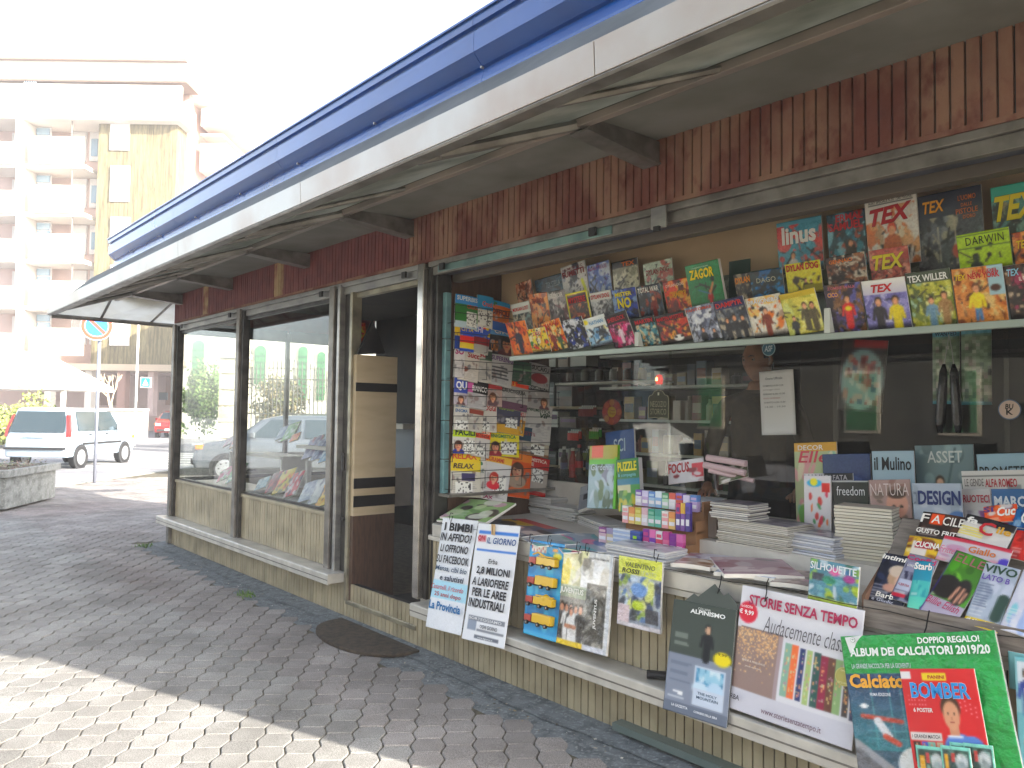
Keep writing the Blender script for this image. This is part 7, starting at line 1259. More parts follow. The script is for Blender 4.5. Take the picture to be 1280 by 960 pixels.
for i in range(60):
    a = Vector((-4.6 + g.uniform(-.14, .14), 1.25 + g.uniform(-.12, .12), .95 + g.uniform(-.22, .25))); b_ = a + Vector((g.uniform(-.05, .05), g.uniform(-.05, .05), g.uniform(-.05, .05))); c_ = a + Vector((g.uniform(-.05, .05), g.uniform(-.05, .05), g.uniform(-.05, .05))); mb.face([a, b_, c_])
setp(mb.build('crumpled_film', mat('shiny_black_film', '#2c2a26', .2, coat=1.)), 'crumpled shiny film wrapped goods hanging beyond the cabinet', 'wrapped goods')
# ================================================================== WINDOW DISPLAYS
for (xa, xb, lb) in ((-8.3, -6.75, 'left'), (-6.58, -5.0, 'right')):
    t = empty('display_shelf', (xa, .1, .1), label='white tiered display shelf in the %s window' % ('end' if lb == 'left' else 'middle'), cat='display shelf'); TM_ = Matrix.Translation((-xa, -.1, -.1))
    mb = MB(); mb.box((xa + .25, .10, .66), (xb, .42, .69)); mb.build('lower_board', WHITEB, t, M=TM_)
    mb = MB(); mb.box((xa + .2, .10, .655), (xa + .24, .42, .659)); mb.build('board_support', WHITEB, t, M=TM_)
    if lb == 'left': zq = P(285, 562, 'y', .5).z; mb = MB(); mb.box((-7.7, .44, zq - .03), (xb, .70, zq)); mb.build('upper_board', WHITEB, t, M=TM_)
    else:
        zq = P(355, 554, 'y', .5).z; mb = MB(); mb.box((xa + .05, .46, zq - .03), (-5.86, .72, zq)); mb.build('upper_board', WHITEB, t, M=TM_)
        zq = P(395, 579, 'y', .5).z; mb = MB(); mb.box((-5.84, .44, zq - .03), (xb, .70, zq)); mb.build('upper_board', WHITEB, t, M=TM_)
    if lb == 'right': mb = MB(); mb.box((-5.85, .70, .69), (xb, .74, 1.30)); mb.build('back_panel', mat('grey_panel', '#7c8490', .5), t, M=TM_); mb = MB(); mb.box((-5.86, .60, 1.28), (xb, .76, 1.32)); mb.build('top_board', WHITEB, t, M=TM_)
    mb = MB(); mb.box((xa + .36, .40, .69), (xa + .40, .44, .98)); mb.build('shelf_upright', WHITEB, t, M=TM_)
    mb = MB(); mb.box((xb - .05, .44, .69), (xb - .02, .70, .98)); mb.build('shelf_upright', WHITEB, t, M=TM_)
def wrow(z, y, deg, items):
    for (u0, u1, v1, v0, lb, cols) in items:
        pl_ = fan_plane(y, z, deg); mag(lb, (u0, v1), (u1, v1 + (u1 - u0) * .12), (u0 + (v1 - v0) * .28, v0), pl_, tile(*cols), (), t=.012, off=.01, px=.012)
wrow(.70, .12, 35, [
 (271, 284, 604, 588, 'magazine with pink and green cover in the corner of the end window', ('#c87c8c', '#7ca87c', '#e0dcd8')), (282, 296, 606, 586, 'green and white magazine low in the end window by the post', ('#6c9c6c', '#e0e0dc', '#3c7c8c', '#c84c5c')),
 (318, 329, 615, 600, 'pale blue booklet at the left foot of the middle window', ('#8cb0bc', '#c8d8dc', '#5c7c8c')), (331, 342, 618, 592, 'dark red magazine second from left at the foot of the middle window', ('#6c2c34', '#a83c3c', '#2c2428')), (340, 355, 620, 590, 'yellow and brown magazine at the foot of the middle window', ('#c8b83c', '#5c5c2c', '#d86c3c')), (354, 366, 624, 592, 'red white magazine beside the yellow one in the middle window', ('#b83c4c', '#d8d8d8', '#4c4c5c')),
 (372, 386, 630, 604, 'pale lilac magazine, first of three at the right foot of the window', ('#b8bccc', '#d8dce4', '#8c94ac')), (384, 396, 633, 600, 'white magazine with a grey oval, second of three at the right foot', ('#d0d0d4', '#8c8c9c', '#e0e0e0')), (393, 411, 636, 600, 'golden yellow magazine with a dark oval, last of three at the right foot', ('#dca83c', '#e8c860', '#4c4c64'))])
wrow(1.03, .5, 35, [
 (279, 288, 560, 548, 'pale pink magazine on the upper board of the end window', ('#c8a0a4', '#e0d8d4')), (287, 297, 562, 548, 'orange and grey magazine on the upper board of the end window', ('#d8b08c', '#a8a8ac', '#d87c5c')),
 (344, 352, 552, 535, 'grey blue magazine at the left of the upper board in the middle window', ('#7c8ca0', '#a8b4c0')), (351, 363, 553, 532, 'green and white magazine on the upper board in the middle window', ('#8cb878', '#d8e0d4', '#5c8c4c')), (362, 370, 554, 544, 'small orange booklet beside the green magazine on the upper board', ('#e0a03c', '#d8702c')),
 (377, 390, 576, 548, 'magazine with violet stripes on the grey panel of the middle window', ('#8c8ca8', '#c8c8d8', '#a86c7c')), (388, 399, 578, 550, 'dark blue figure magazine beside the violet striped one', ('#3c4c74', '#a8b4cc')), (398, 410, 580, 549, 'pale blue magazine at the post end of the middle window', ('#7ca0c0', '#c8d8e4'))])
# ================================================================== STREET
def AT(u, v, D):
    """a point seen at (u, v) standing D metres in front of the camera"""
    return CAM_LOC + ray(u, v) * (D / FPX)
def GP(u, v, z=-.13): return P(u, v, 'z', z)
# concrete planter
pa = GP(6, 640, 0); pb = GP(69, 624, 0); ex = (pb - pa).normalized(); ey = Vector((-ex.y, ex.x, 0))
pl0 = pa + ex * -.0; PL = (pb - pa).length
t = empty('planter', tuple(pl0), label='large square grey concrete planter with low dry plants at the pavement edge', cat='planter'); PM = frame((0, 0, 0), ex, -ey if (-ey).dot(Vector((-1, -1, 0))) > 0 else ey, (0, 0, 1))
hP = 1.4 - 1.4 * (578 - 512) / (632 - 512) ; hP = .56
def pbox(mb, a, b, inset=0): mb.box(a, b)
det = PM.to_3x3().determinant(); sgn = 1 if det > 0 else -1
def build_m(mb, name, mt, parent, **kw):
    if sgn < 0: mb.f = [f[::-1] for f in mb.f]
    return mb.build(name, mt, parent, M=PM, **kw)
mb = MB(); mb.box((.0, 0, .03), (PL, PL * .9, hP - .1)); build_m(mb, 'planter_body', CONC, t, bevel=.015)
mb = MB()
for a, b in (((-.05, -.05), (PL + .05, .04)), ((-.05, PL * .9 - .04), (PL + .05, PL * .9 + .05)), ((-.05, .041), (.04, PL * .9 - .041)), ((PL - .04, .041), (PL + .05, PL * .9 - .041))): mb.box((a[0], a[1], hP - .1), (b[0], b[1], hP))
build_m(mb, 'planter_rim', CONC, t, bevel=.008)
mb = MB(); mb.box((.04, .04, hP - .1), (PL - .04, PL * .9 - .04, hP - .04)); build_m(mb, 'soil', mat('dry_soil', '#5c5248', .95, bump=1., bscale=40), t)
mb = MB(); rg = random.Random(4)
for i in range(900):
    x = rg.uniform(.06, PL - .06); y = rg.uniform(.06, PL * .9 - .06); h = rg.uniform(.0, .10) * (1.5 if rg.random() < .1 else 1); s = .014; a = rg.uniform(0, 6.3); d = Vector((math.cos(a), math.sin(a), rg.uniform(-.6, .6))) * s; e = Vector((-math.sin(a), math.cos(a), rg.uniform(-.6, .6))) * s; p = Vector((x, y, hP - .04 + h)); mb.face([p - d, p + e, p + d, p - e], rg.choice(['#6c7c5c', '#8c8468', '#7c5c54', '#566848', '#9c8c84']))
build_m(mb, 'planter_plants', MATTE, t, kind='stuff')
# no parking sign
sgn_b = P(118, 604, 'z', 0); Ds = (Vector(sgn_b) - CAM_LOC).dot(Vector(RC @ np.array([0, 0, 1])))
st = empty('road_sign', tuple(sgn_b), label='round blue sign with a red ring and bar on a pole at the kerb', cat='road sign')
SGM = Matrix.Translation(-sgn_b); ct = AT(121, 408, Ds); RS = 18 / FPX * Ds
mb = MB(); mb.tube([sgn_b, (sgn_b.x, sgn_b.y, ct.z + RS * .6)], .030, 10); mb.build('sign_pole', mat('grey_pole', '#8f95a4', .4, .5), st, M=SGM, smooth=True)
nn = (CAM_LOC - ct); nn.z = 0; nn.normalize(); exs = Vector((0, 0, 1)).cross(nn).normalized(); FMx = frame(ct + nn * .06, exs, Vector((0, 0, 1)), nn)
def pdisc(r, z, N=40, a0=0, a1=2 * math.pi, ri=0):
    return [(r * math.cos(a0 + (a1 - a0) * i / N), r * math.sin(a0 + (a1 - a0) * i / N), z) for i in range(N + (0 if a1 - a0 > 6.28 else 1))]
SB = mat('sign_blue', '#1c6cb8', .35); SR = mat('sign_red', '#c4402c', .35); SWh = mat('sign_white', '#e0e0dc', .4)
mb = MB(); mb.face(pdisc(RS, 0)[::-1]); mb.lathe([(RS, 0), (RS, .01)], 40); mb.face(pdisc(RS, .01)); mb.build('sign_plate', SWh, st, M=SGM @ FMx)
mb = MB(); mb.lathe([(RS * .96, .012), (RS * .74, .012)], 40); mb.build('red_ring', SR, st, M=SGM @ FMx)
mb = MB(); mb.face(pdisc(RS * .70, .013)); mb.build('blue_disc', SB, st, M=SGM @ FMx)
mb = MB(); a = math.radians(135); d = Vector((math.cos(a), math.sin(a), 0)); e = Vector((-d.y, d.x, 0)); L_ = RS * .72; w_ = RS * .10
mb.face([d * -L_ - e * w_ + Vector((0, 0, .015)), d * L_ - e * w_ + Vector((0, 0, .015)), d * L_ + e * w_ + Vector((0, 0, .015)), d * -L_ + e * w_ + Vector((0, 0, .015))][::1]); mb.build('red_bar', SR, st, M=SGM @ FMx)
# ---- cars
def car(name, label, pos, heading, L=3.55, W=1.6, H=1.52, paint=None, kindc='hatch', cat='car', plate='', group=None):
    """x forward, z up; profile lofted with tumblehome; glass, lights, wheels as parts"""
    root = empty(name, tuple(pos), heading, label=label, cat=cat, group=group)
    if kindc == 'hatch': prof = [(-.50, .30), (-.505, .52), (-.49, .80), (-.475, .98), (-.425, .99 * H), (-.36, H), (.02, H), (.17, .93 * H), (.31, 1.02), (.44, .90), (.49, .72), (.50, .50), (.49, .30)]
    elif kindc == 'sedan': prof = [(-.50, .30), (-.505, .55), (-.49, .80), (-.42, .95), (-.30, .97 * H), (-.18, H), (.05, H), (.14, .95 * H), (.27, .96), (.43, .84), (.49, .66), (.50, .50), (.49, .28)]
    else: prof = [(-.50, .35), (-.50, H), (.20, H), (.27, .97 * H), (.36, 1.25), (.47, 1.02), (.50, .75), (.50, .35)]
    belt = .94 if kindc != 'van' else 1.25
    def hw(z): return W / 2 * (1 if z < belt else 1 - .17 * ((z - belt) / max(.01, H - belt)) ** 1.1) * (1 - .05 * max(0, (.5 - z)) / .5)
    b = bmesh.new(); n = len(prof); secs = []
    for s in (-1, -.86, 0, .86, 1):
        row = []
        for x, z in prof:
            ww = hw(z); y = s * ww; zz = z; xx = x * L
            if abs(s) == 1: xx *= .975; zz = z - (.03 if z > H * .9 else 0)
            row.append(b.verts.new((xx, y, zz)))
        secs.append(row)
    for r0, r1 in zip(secs[:-1], secs[1:]):
        for i in range(n):
            j = (i + 1) % n; b.faces.new((r0[i], r0[j], r1[j], r1[i]))
    b.faces.new(secs[0][::-1]); b.faces.new(secs[-1]); bmesh.ops.recalc_face_normals(b, faces=b.faces)
    me = bpy.data.meshes.new('body'); b.to_mesh(me); b.free(); me.materials.append(paint); o = bpy.data.objects.new('body', me); COL.objects.link(o); o.parent = root
    bv = o.modifiers.new('b', 'BEVEL'); bv.width = .05; bv.segments = 3; bv.limit_method = 'ANGLE'; bv.angle_limit = math.radians(25); me.polygons.foreach_set('use_smooth', [True] * len(me.polygons))
    GL = CARGLASS; DG = mat('car_dark_glass', '#2c3a40', .08, coat=1.); BP = mat('car_black_trim', '#2a2a2c', .5); RL = mat('tail_light_red', '#8c2420', .2, coat=1.); HLt = mat('head_lamp', '#c8ccd0', .1, .5); OR = mat('indicator_amber', '#d8802c', .2, coat=1.)
    def side(pts, name, mt, off=.008):
        for s in (-1, 1):
            mb = MB(); P3 = [Vector((x * L, s * (hw(z) * (1.0) + off), z)) for x, z in pts]; P3b = [p - Vector((0, s * .02, 0)) for p in P3]
            f = P3 if s < 0 else P3[::-1]; mb.face(f); m_ = len(pts)
            for i in range(m_): mb.face([P3[i], P3[(i + 1) % m_], P3b[(i + 1) % m_], P3b[i]])
            mb.build(name, mt, root)
    wz0, wz1 = belt + .02, H - .09
    if kindc == 'hatch':
        side([(-.08, wz0), (.24, wz0), (.13, wz1), (-.08, wz1)], 'front_side_window', DG); side([(-.36, wz0), (-.10, wz0), (-.10, wz1), (-.36, wz1)], 'rear_side_window', DG)
        back = [(-.487, belt), (-.437, H - .1)]; frontw = [(.31, 1.05), (.18, H - .10)]
    elif kindc == 'sedan':
        side([(-.06, wz0), (.20, wz0), (.10, wz1), (-.06, wz1)], 'front_side_window', DG); side([(-.34, wz0), (-.08, wz0), (-.08, wz1), (-.27, wz1)], 'rear_side_window', DG)
        back = [(-.42, belt + .03), (-.31, H - .12)]; frontw = [(.265, .99), (.15, H - .10)]
    else:
        side([(.12, wz0), (.34, wz0), (.26, H - .35), (.12, H - .25)], 'front_side_window', DG); back = [(-.502, 1.3), (-.502, H - .3)]; frontw = [(.365, 1.3), (.285, H - .12)]
    for nm, w2, s in (('rear_window', back, -1), ('windscreen', frontw, 1)):
        (xa, za), (xb, zb) = w2; mb = MB(); ya, yb_ = hw(za) * .86, hw(zb) * .86; d = .012 * s
        f = [(xa * L + d * 1.5, -ya, za), (xa * L + d * 1.5, ya, za), (xb * L + d * 1.5, yb_, zb), (xb * L + d * 1.5, -yb_, zb)]; g_ = [(x - d * 2, y, z) for x, y, z in f]; mb.face(f if s > 0 else f[::-1])
        for i in range(4): mb.face([f[i], f[(i + 1) % 4], g_[(i + 1) % 4], g_[i]])
        mb.build(nm, DG, root)
    for s in (-1, 1):
        mb = MB()
        if kindc == 'hatch':
            for (z0, x0_), (z1, x1_) in (((.82, -.489), (.98, -.478)), ((.98, -.478), (1.18, -.462)), ((1.18, -.462), (1.38, -.443))):
                q = []
                for z_, xx_ in ((z0, x0_), (z1, x1_)):
                    yo = s * (hw(z_) + .006); yi = s * (hw(z_) - .07); q.append([(xx_ * L - .02, yi, z_), (xx_ * L - .01, yo, z_), (xx_ * L + .09, yo, z_)])
                for k_ in (0, 1): f_ = [q[0][k_], q[0][k_ + 1], q[1][k_ + 1], q[1][k_]]; mb.face(f_ if s < 0 else f_[::-1])
        else: mb.box((-.512 * L, s * W * .42 - .08, .68), (-.49 * L, s * W * .42 + .08, .84))
        mb.build('tail_light', RL, root)
        mb = MB(); mb.box((.462 * L, s * W * .38 - .13, .66), (.503 * L, s * W * .38 + .13, .82)); mb.build('headlight', HLt, root, bevel=.02)
        mb = MB(); mb.box((.44 * L, s * (W * .485) - .03, .70), (.478 * L, s * W * .485 + .03, .80)); mb.build('indicator', OR, root, bevel=.01)
        mb = MB(); mb.box((.17 * L, s * (W / 2 + .10) - .07, belt + .02), (.20 * L, s * (W / 2 + .10) + .07, belt + .15)); mb.build('wing_mirror', BP if kindc == 'van' else paint, root, bevel=.02)
        mb = MB(); mb.box((-.30 * L, s * (W / 2 + .003) - .012, .60), (.26 * L, s * (W / 2 + .003) + .012, .66)); mb.build('side_strip', BP, root)
        for xx in (.02, -.22):
            mb = MB(); mb.box((xx * L, s * (W / 2 + .012) - .01, .86), (xx * L + .16, s * (W / 2 + .012) + .01, .89)); mb.build('door_handle', BP, root)
    mb = MB(); mb.box((-.525 * L, -W * .47, .50), (-.497 * L, W * .47, .56)); mb.build('rear_bumper_strip', BP, root, bevel=.01)
    mb = MB(); mb.box((.497 * L, -W * .4, .36), (.512 * L, W * .4, .50)); mb.build('grille', BP, root, bevel=.01)
    mb = MB(); mb.box((.513 * L, -.25, .42), (.517 * L, .25, .52)); mb.build('number_plate', SWh, root)
    mb = MB(); mb.box((-.517 * L, -.28, .82), (-.508 * L, .28, .86)); mb.build('tailgate_strip', mat('grey_trim', '#8c9096', .4), root)
    TY = mat('tyre_rubber', '#1e1e20', .85); RM_ = mat('wheel_cover', '#a8aaae', .35, .5)
    R_ = .29 if kindc != 'van' else .34
    for xx in (-.325, .325):
        for s in (-1, 1):
            wl = empty('wheel', parent=root); wl.matrix_local = Matrix.Translation((xx * L, s * (W / 2 - .085), R_)) @ Matrix.Rotation(math.pi / 2, 4, 'X')
            mb = MB(); mb.lathe([(0, -.095), (R_ * .7, -.10), (R_ * .95, -.09), (R_, -.06), (R_, .06), (R_ * .95, .09), (R_ * .7, .10), (0, .095)], 24); mb.build('tyre', TY, wl, smooth=True)
            for q in (-1, 1):
                mb = MB(); prof_ = [(R_ * .68, .099), (R_ * .6, .106), (R_ * .2, .100), (0, .112)]; mb.lathe([(a_, q * b_) for a_, b_ in prof_], 20); mb.build('wheel_rim', RM_, wl, smooth=True)
                for k_ in range(7):
                    aa = k_ * 2 * math.pi / 7; mb = MB(); c0 = Vector((math.cos(aa) * R_ * .43, math.sin(aa) * R_ * .43, q * .109)); r_ = R_ * .07; mb.face([c0 + Vector((math.cos(t_ * 1.047) * r_, math.sin(t_ * 1.047) * r_, 0)) for t_ in range(6)]); mb.build('rim_hole', BP, wl)
            mb = MB(); mb.tube([(xx * L, s * (W / 2 + .001) - .02 * s, R_), (xx * L, s * (W / 2 + .006), R_)], R_ * 1.16, 24); mb.build('wheel_arch', BP, root)
    return root
WHP = mat('car_white_paint', '#a9bccb', .25, coat=1., c2='#9fb2c2', nscale=.7); REDPT = mat('car_red_paint', '#b01c18', .25, coat=1.); SILV = mat('car_silver_paint', '#757b84', .3, .5, coat=1.)
pw1 = GP(95, 586); pw2 = GP(158, 578); hd = (pw2 - pw1); ang_ = math.atan2(hd.y, hd.x)
mid_ = (pw1 + pw2) / 2; side_ = Vector((math.sin(ang_), -math.cos(ang_), 0)); side_ = side_ if side_.dot(Vector((1, 0, 0))) > 0 else -side_
print('panda wheelbase', hd.length, 'ang', math.degrees(ang_))
car('parked_car', 'white small hatchback with red tail lights parked beyond the road sign', mid_ - side_ * .78, ang_, 3.55, 1.60, 1.56, WHP)
rp = GP(206, 547.5); dcar = (CAM_LOC - rp); dcar.z = 0; dcar.normalize(); ra = math.atan2(dcar.y, dcar.x) - math.radians(12)
car('parked_car', 'small red hatchback seen from the front at the far end of the street', rp + Vector((-1.2, 1.0, 0)), ra, 3.5, 1.65, 1.5, REDPT)
sp_ = AT(282, 560, 16.5); car('parked_car', 'silver car parked behind the kiosk, seen through the end window', Vector((sp_.x, sp_.y + 1.6, -.13)), math.radians(-125), 4.1, 1.7, 1.45, SILV, 'sedan')
sp2 = AT(405, 560, 23); car('parked_car', 'grey blue car parked side on, seen through the middle window', Vector((sp2.x, sp2.y, -.13)), math.radians(35), 4.2, 1.7, 1.42, mat('car_grey_paint', '#38424e', .3, .4, coat=1.), 'sedan')
car('parked_car', 'dark green car standing beyond the grey blue one, seen through the middle window', Vector((sp2.x - 5.5, sp2.y + 3.2, -.13)), math.radians(35), 4.2, 1.7, 1.45, mat('car_green_paint', '#3c4c46', .3, .3, coat=1.), 'sedan')
# white van parked across the forecourt: it shows mirrored in the counter glass
car('white_van', 'white van whose bonnet and amber light mirror in the glass behind the counter', Vector((-10.5, -6.3, 0)), math.radians(4), 4.8, 1.9, 2.1, mat('van_white_paint', '#d4d4d0', .35), 'van', cat='van')
# ---- apartment house
FW = Vector(RC @ np.array([0, 0, 1])); FW.z = 0; FW.normalize(); RT = Vector((FW.y, -FW.x, 0))
D0 = 50.0
def B(u, v, D=D0):
    """photo point -> (lateral, height) on the street front D metres away"""
    r = ray(u, v); s = D / r.dot(FW); return (r.dot(RT) * s, 1.4 + r.z * s)
apt = empty('apartment_building', tuple(CAM_LOC + FW * D0 + Vector((0, 0, -1.4))), label='tall pale apartment block with straw coloured screen panel and white balconies', cat='building')
AM_ = frame((0, 0, 0), RT, FW, (0, 0, 1))      # x lateral, y away, z up; origin under the camera axis
def ab(name, u0, v0, u1, v1, y0, y1, mt, **kw):
    a = B(u0, v1); b_ = B(u1, v0); mb = MB(); mb.box((min(a[0], b_[0]), y0, min(a[1], b_[1])), (max(a[0], b_[0]), y1, max(a[1], b_[1]))); return mb.build(name, mt, apt, M=AM_, **kw)
FACW = mat('pale_plaster', '#dcd6ce', .85, c2='#cfc8be', nscale=.3); PINKW = mat('pinkish_plaster', '#c8aea6', .85, c2='#b8a098', nscale=.4); SHU = mat('white_shutter', '#d8d6d4', .6); SKYG = mat('bluish_window', '#7c98ac', .1, coat=.6)
STRAW = mat('straw_screen', '#5e5438', .85, c2='#8a7f5c', nscale=2.2, stretch=(3.5, 3.5, .25), c3='#403a2a', thr=(.35, .6))
xl = B(-120, 500)[0]
def wl_(name, x0, x1, z0, z1, y0, y1, mt): mb = MB(); mb.box((x0, y0, z0), (x1, y1, z1)); return mb.build(name, mt, apt, M=AM_)
xR = B(222, 300)[0]; ztop = B(100, 100)[1]
wl_('rear_body', xl, xR - .4, 3.8, ztop, 1.6, 16, PINKW)
ab('straw_screen', 113, 148, 222, 460, .0, 1.5, STRAW)
for v0, v1 in ((148, 188), (208, 252), (272, 312), (332, 360), (398, 432)):
    ab('screen_window_frame', 138, v0, 163, v1, -.12, -.001, SHU); 
    if v0 != 148: ab('screen_window_pane', 145, v1 - 16, 156, v1 - 9, -.14, -.121, SKYG)
# roof and top storey
wl_('eave', xl, B(242, 90)[0], B(0, 106)[1], B(0, 82)[1], -1.0, 16.5, FACW)
wl_('top_parapet', xl, B(234, 90)[0], B(0, 150)[1], B(0, 112)[1] + .1, -.8, -.55, FACW)
wl_('top_wall', xl, B(230, 90)[0], B(0, 150)[1], B(0, 106)[1], 1.0, 1.59, PINKW)
for u0, u1 in ((76, 96), (99, 119), (170, 188), (-6, 12)): ab('top_shutter', u0, 94, u1, 120, .9, .999, SHU)
ab('top_window', 40, 96, 56, 112, -.84, -.801, SKYG)
for i in range(6): ab('window_bar', 40.5 + i * 2.9, 95, 41.1 + i * 2.9, 113, -.88, -.845, SHU)
wl_('top_slab', xl, B(234, 90)[0], B(0, 153)[1], B(0, 149)[1], -.8, 1.6, FACW)
# balconies floor by floor
for i, v in enumerate((152, 212, 272, 330, 388)):
    ab('balcony_slab', -20, v - 3, 112.5, v, -.6, 1.6, FACW)
    ab('balcony_parapet', 44, v + 24, 112, v + 57, -.75, -.6, FACW); ab('balcony_parapet', -20, v + 30, 26, v + 57, -.75, -.6, FACW)
    ab('white_pier', 26, v - 3, 37, v + 57, -.7, 1.59, FACW)
    ab('stair_window', 38.5, v + 4, 55, v + 12, .6, .7, SKYG); ab('stair_window', 38.5, v + 14, 55, v + 26, .6, .7, SKYG); ab('stair_window_frame', 37.5, v + 2, 56, v + 27, .71, .8, SHU)
    ab('balcony_shutter', 74, v + 3, 93, v + 40, 1.45, 1.59, SHU); ab('balcony_shutter', 96, v + 3, 111, v + 40, 1.45, 1.59, SHU); ab('balcony_post', 93.6, v, 95, v + 57, -.5, -.4, mat('dark_post', '#77706c', .6))
    ab('balcony_shutter', -4, v + 4, 10, v + 40, 1.45, 1.59, SHU); ab('shutter_pane', 99, v + 12, 108, v + 34, 1.4, 1.449, SKYG)
    if i in (1, 2):
        for k_ in range(7): ab('railing_bar', 99 + k_ * 2, v + 28, 99.5 + k_ * 2, v + 50, -.8, -.76, mat('dark_post', '#77706c', .6))
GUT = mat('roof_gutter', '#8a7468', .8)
wl_('roof_gutter', xl, B(243, 90)[0], B(0, 84)[1], B(0, 80)[1], -1.3, -1.0, GUT); wl_('painted_eave_shadow', xl, B(242, 90)[0], B(0, 107.5)[1], B(0, 106)[1], -.95, 1.0, GUT)  # gutter brown also laid as a thin strip painting the eave's shadow
# receding right side: balcony bands stepping back
for i, v in enumerate((105, 152, 212, 272, 330, 388)):
    z1 = B(0, v)[1]; x0 = B(222, 300)[0]
    wl_('side_band', x0 + .05, x0 + 1.9, z1 - 2.0 + (.5 if i == 0 else 0), z1 - .2, 3.0, 15, FACW); wl_('side_soffit', x0, x0 + 1.6, z1 - 2.16, z1 - 2.0, 3.1, 15, PINKW); wl_('side_screen', x0 - .3, x0 + .3, z1 - 3.0, z1 - 2.2, 6, 15, STRAW)
# ground floor with piers and garages
wl_('ground_beam', xl, B(233, 460)[0], B(0, 462)[1], B(0, 454)[1], -.9, 2, mat('cream_beam', '#c8b49c', .8))
wl_('garage_wall', xl, B(233, 460)[0], -.1, B(0, 462)[1], 5.0, 6, PINKW)
for u0, u1, mt in ((110, 120, FACW), (150, 162, mat('brown_pier', '#a07c70', .8)), (188, 197, PINKW), (222, 233, FACW), (60, 70, FACW)): ab('ground_pier', u0, 462, u1, 520, -.5, .1, mt)
for u0, u1 in ((68, 108), (165, 187), (198, 212)): ab('garage_door', u0, 464, u1, 505, 4.8, 4.99, mat('garage_brown', '#8c6c5c', .7))
ab('garage_window', 157, 488, 169, 498, 4.7, 4.79, mat('grey_hatch', '#5c6468', .6))
wl_('roof_terrace_rail', xl, B(70, 60)[0], B(0, 56)[1], B(0, 54)[1], 2, 2.1, STEEL); ab('roof_rail_post', 46, 55, 47, 82, 2, 2.1, STEEL); ab('roof_rail_post', 76, 60, 77, 82, 2, 2.1, STEEL)
# low garden wall, hedge, white canopy roof, pedestrian sign
mb = MB(); a = B(122, 513, 38); b_ = B(180, 545, 38); mb.box((a[0], 38, -.13), (b_[0], 38.4, a[1])); w1 = mb.build('garden_wall', mat('grey_white_wall', '#9c9894', .9, c2='#a09a98', nscale=1.2), M=Matrix.Translation(Vector((CAM_LOC.x, CAM_LOC.y, 0))) @ AM_); setp(w1, 'low whitewashed garden wall in front of the apartment garages', cat='wall')
WM = Matrix.Translation(Vector((CAM_LOC.x, CAM_LOC.y, 0))) @ AM_
mb = MB(); mb.box((a[0], 37.95, a[1]), (b_[0], 38.45, a[1] + .12)); o = mb.build('coping', FACW, w1); o.matrix_local = Matrix.Identity(4)
def foliage(name, label, cx, cy, cz, rx, ry, rz, n, s, cols, seed, cat, parent=None, kind=None):
    g = random.Random(seed); mb = MB()
    cl = [(g.gauss(0, .45), g.gauss(0, .45), g.gauss(0, .4)) for _ in range(26)]
    for i in range(n):
        c = g.choice(cl); x, y, z = (c[0] + g.gauss(0, .16)), (c[1] + g.gauss(0, .16)), (c[2] + g.gauss(0, .16)); p = Vector((cx + x * rx, cy + y * ry, max(cz + z * rz, .02)))
        d = Vector((g.gauss(0, 1), g.gauss(0, 1), g.gauss(0, 1))).normalized() * s; e = d.cross(Vector((g.gauss(0, 1), g.gauss(0, 1), g.gauss(0, 1)))).normalized() * s * .6; mb.face([p - d, p + e, p + d, p - e], g.choice(cols))
    o = mb.build(name, MATTE, parent, **({} if parent else dict(label=label, cat=cat)))
    return o
for i, u in enumerate((8, 32, 62)):
    c = AT(u, 508, 30); foliage('hedge', ['pale green hedge bush at the left edge of the picture', 'pale green hedge bush behind the rear window of the white hatchback', 'thin pale green bush right of the hedge, over the white hatchback'][i], c.x, c.y, .75, 1.5, 1.5, 1.1 if i < 2 else .9, 1800, .09, ['#8c9c4c', '#a8ac5c', '#6c7c3c', '#b4b470'], i, 'hedge')
cp = empty('canopy', tuple(AT(50, 500, 34) * 1.0), label='white sloping canopy roof in front of the apartment block', cat='canopy'); cp.location.z = 0
def cpb(mb, nm): o = mb.build(nm, FACW, cp); o.matrix_world = WM; o.matrix_parent_inverse = Matrix.Identity(4); o.matrix_local = Matrix.Translation(-cp.location) @ WM; return o
l0, z0_ = B(-30, 438, 34); l1, z1_ = B(10, 436, 34); l2, z2_ = B(98, 482, 34); l2b, z2c = B(98, 488, 34)
mb = MB(); mb.v = [(l0, 33, z0_), (l1, 33, z1_), (l2, 33, z2_), (l2, 33, z2c), (l0, 33, z2c), (l0, 37, z0_), (l1, 37, z1_), (l2, 37, z2_), (l2, 37, z2c), (l0, 37, z2c)]; mb.f = [(4, 3, 2, 1, 0), (5, 6, 7, 8, 9), (0, 1, 6, 5), (1, 2, 7, 6), (2, 3, 8, 7), (3, 4, 9, 8), (4, 0, 5, 9)]; mb.c = [None] * 7; mb.m = [0] * 7; cpb(mb, 'canopy_roof')
for l in (l0, l1, l2 - .3):
    mb = MB(); mb.box((l, 33.2, -.13), (l + .15, 33.35, z2c)); cpb(mb, 'canopy_post')
ps = AT(182, 478, 33); st2 = empty('road_sign', (ps.x, ps.y, -.13), label='small blue square pedestrian crossing sign on a thin pole in the street', cat='road sign')
S2 = Matrix.Translation((-ps.x, -ps.y, .13)); pt_ = AT(173, 410, 33); mb = MB(); mb.tube([(pt_.x, pt_.y, -.13), (pt_.x, pt_.y, AT(173, 385, 33).z)], .05, 8); mb.build('sign_pole', SWh, st2, M=S2)
F2 = frame(ps, RT, Vector((0, 0, 1)), -FW); h_ = 6.5 / FPX * 33
mb = MB(); mb.box((-h_, -h_, -.03), (h_, h_, 0)); mb.build('sign_plate', SWh, st2, M=S2 @ F2)
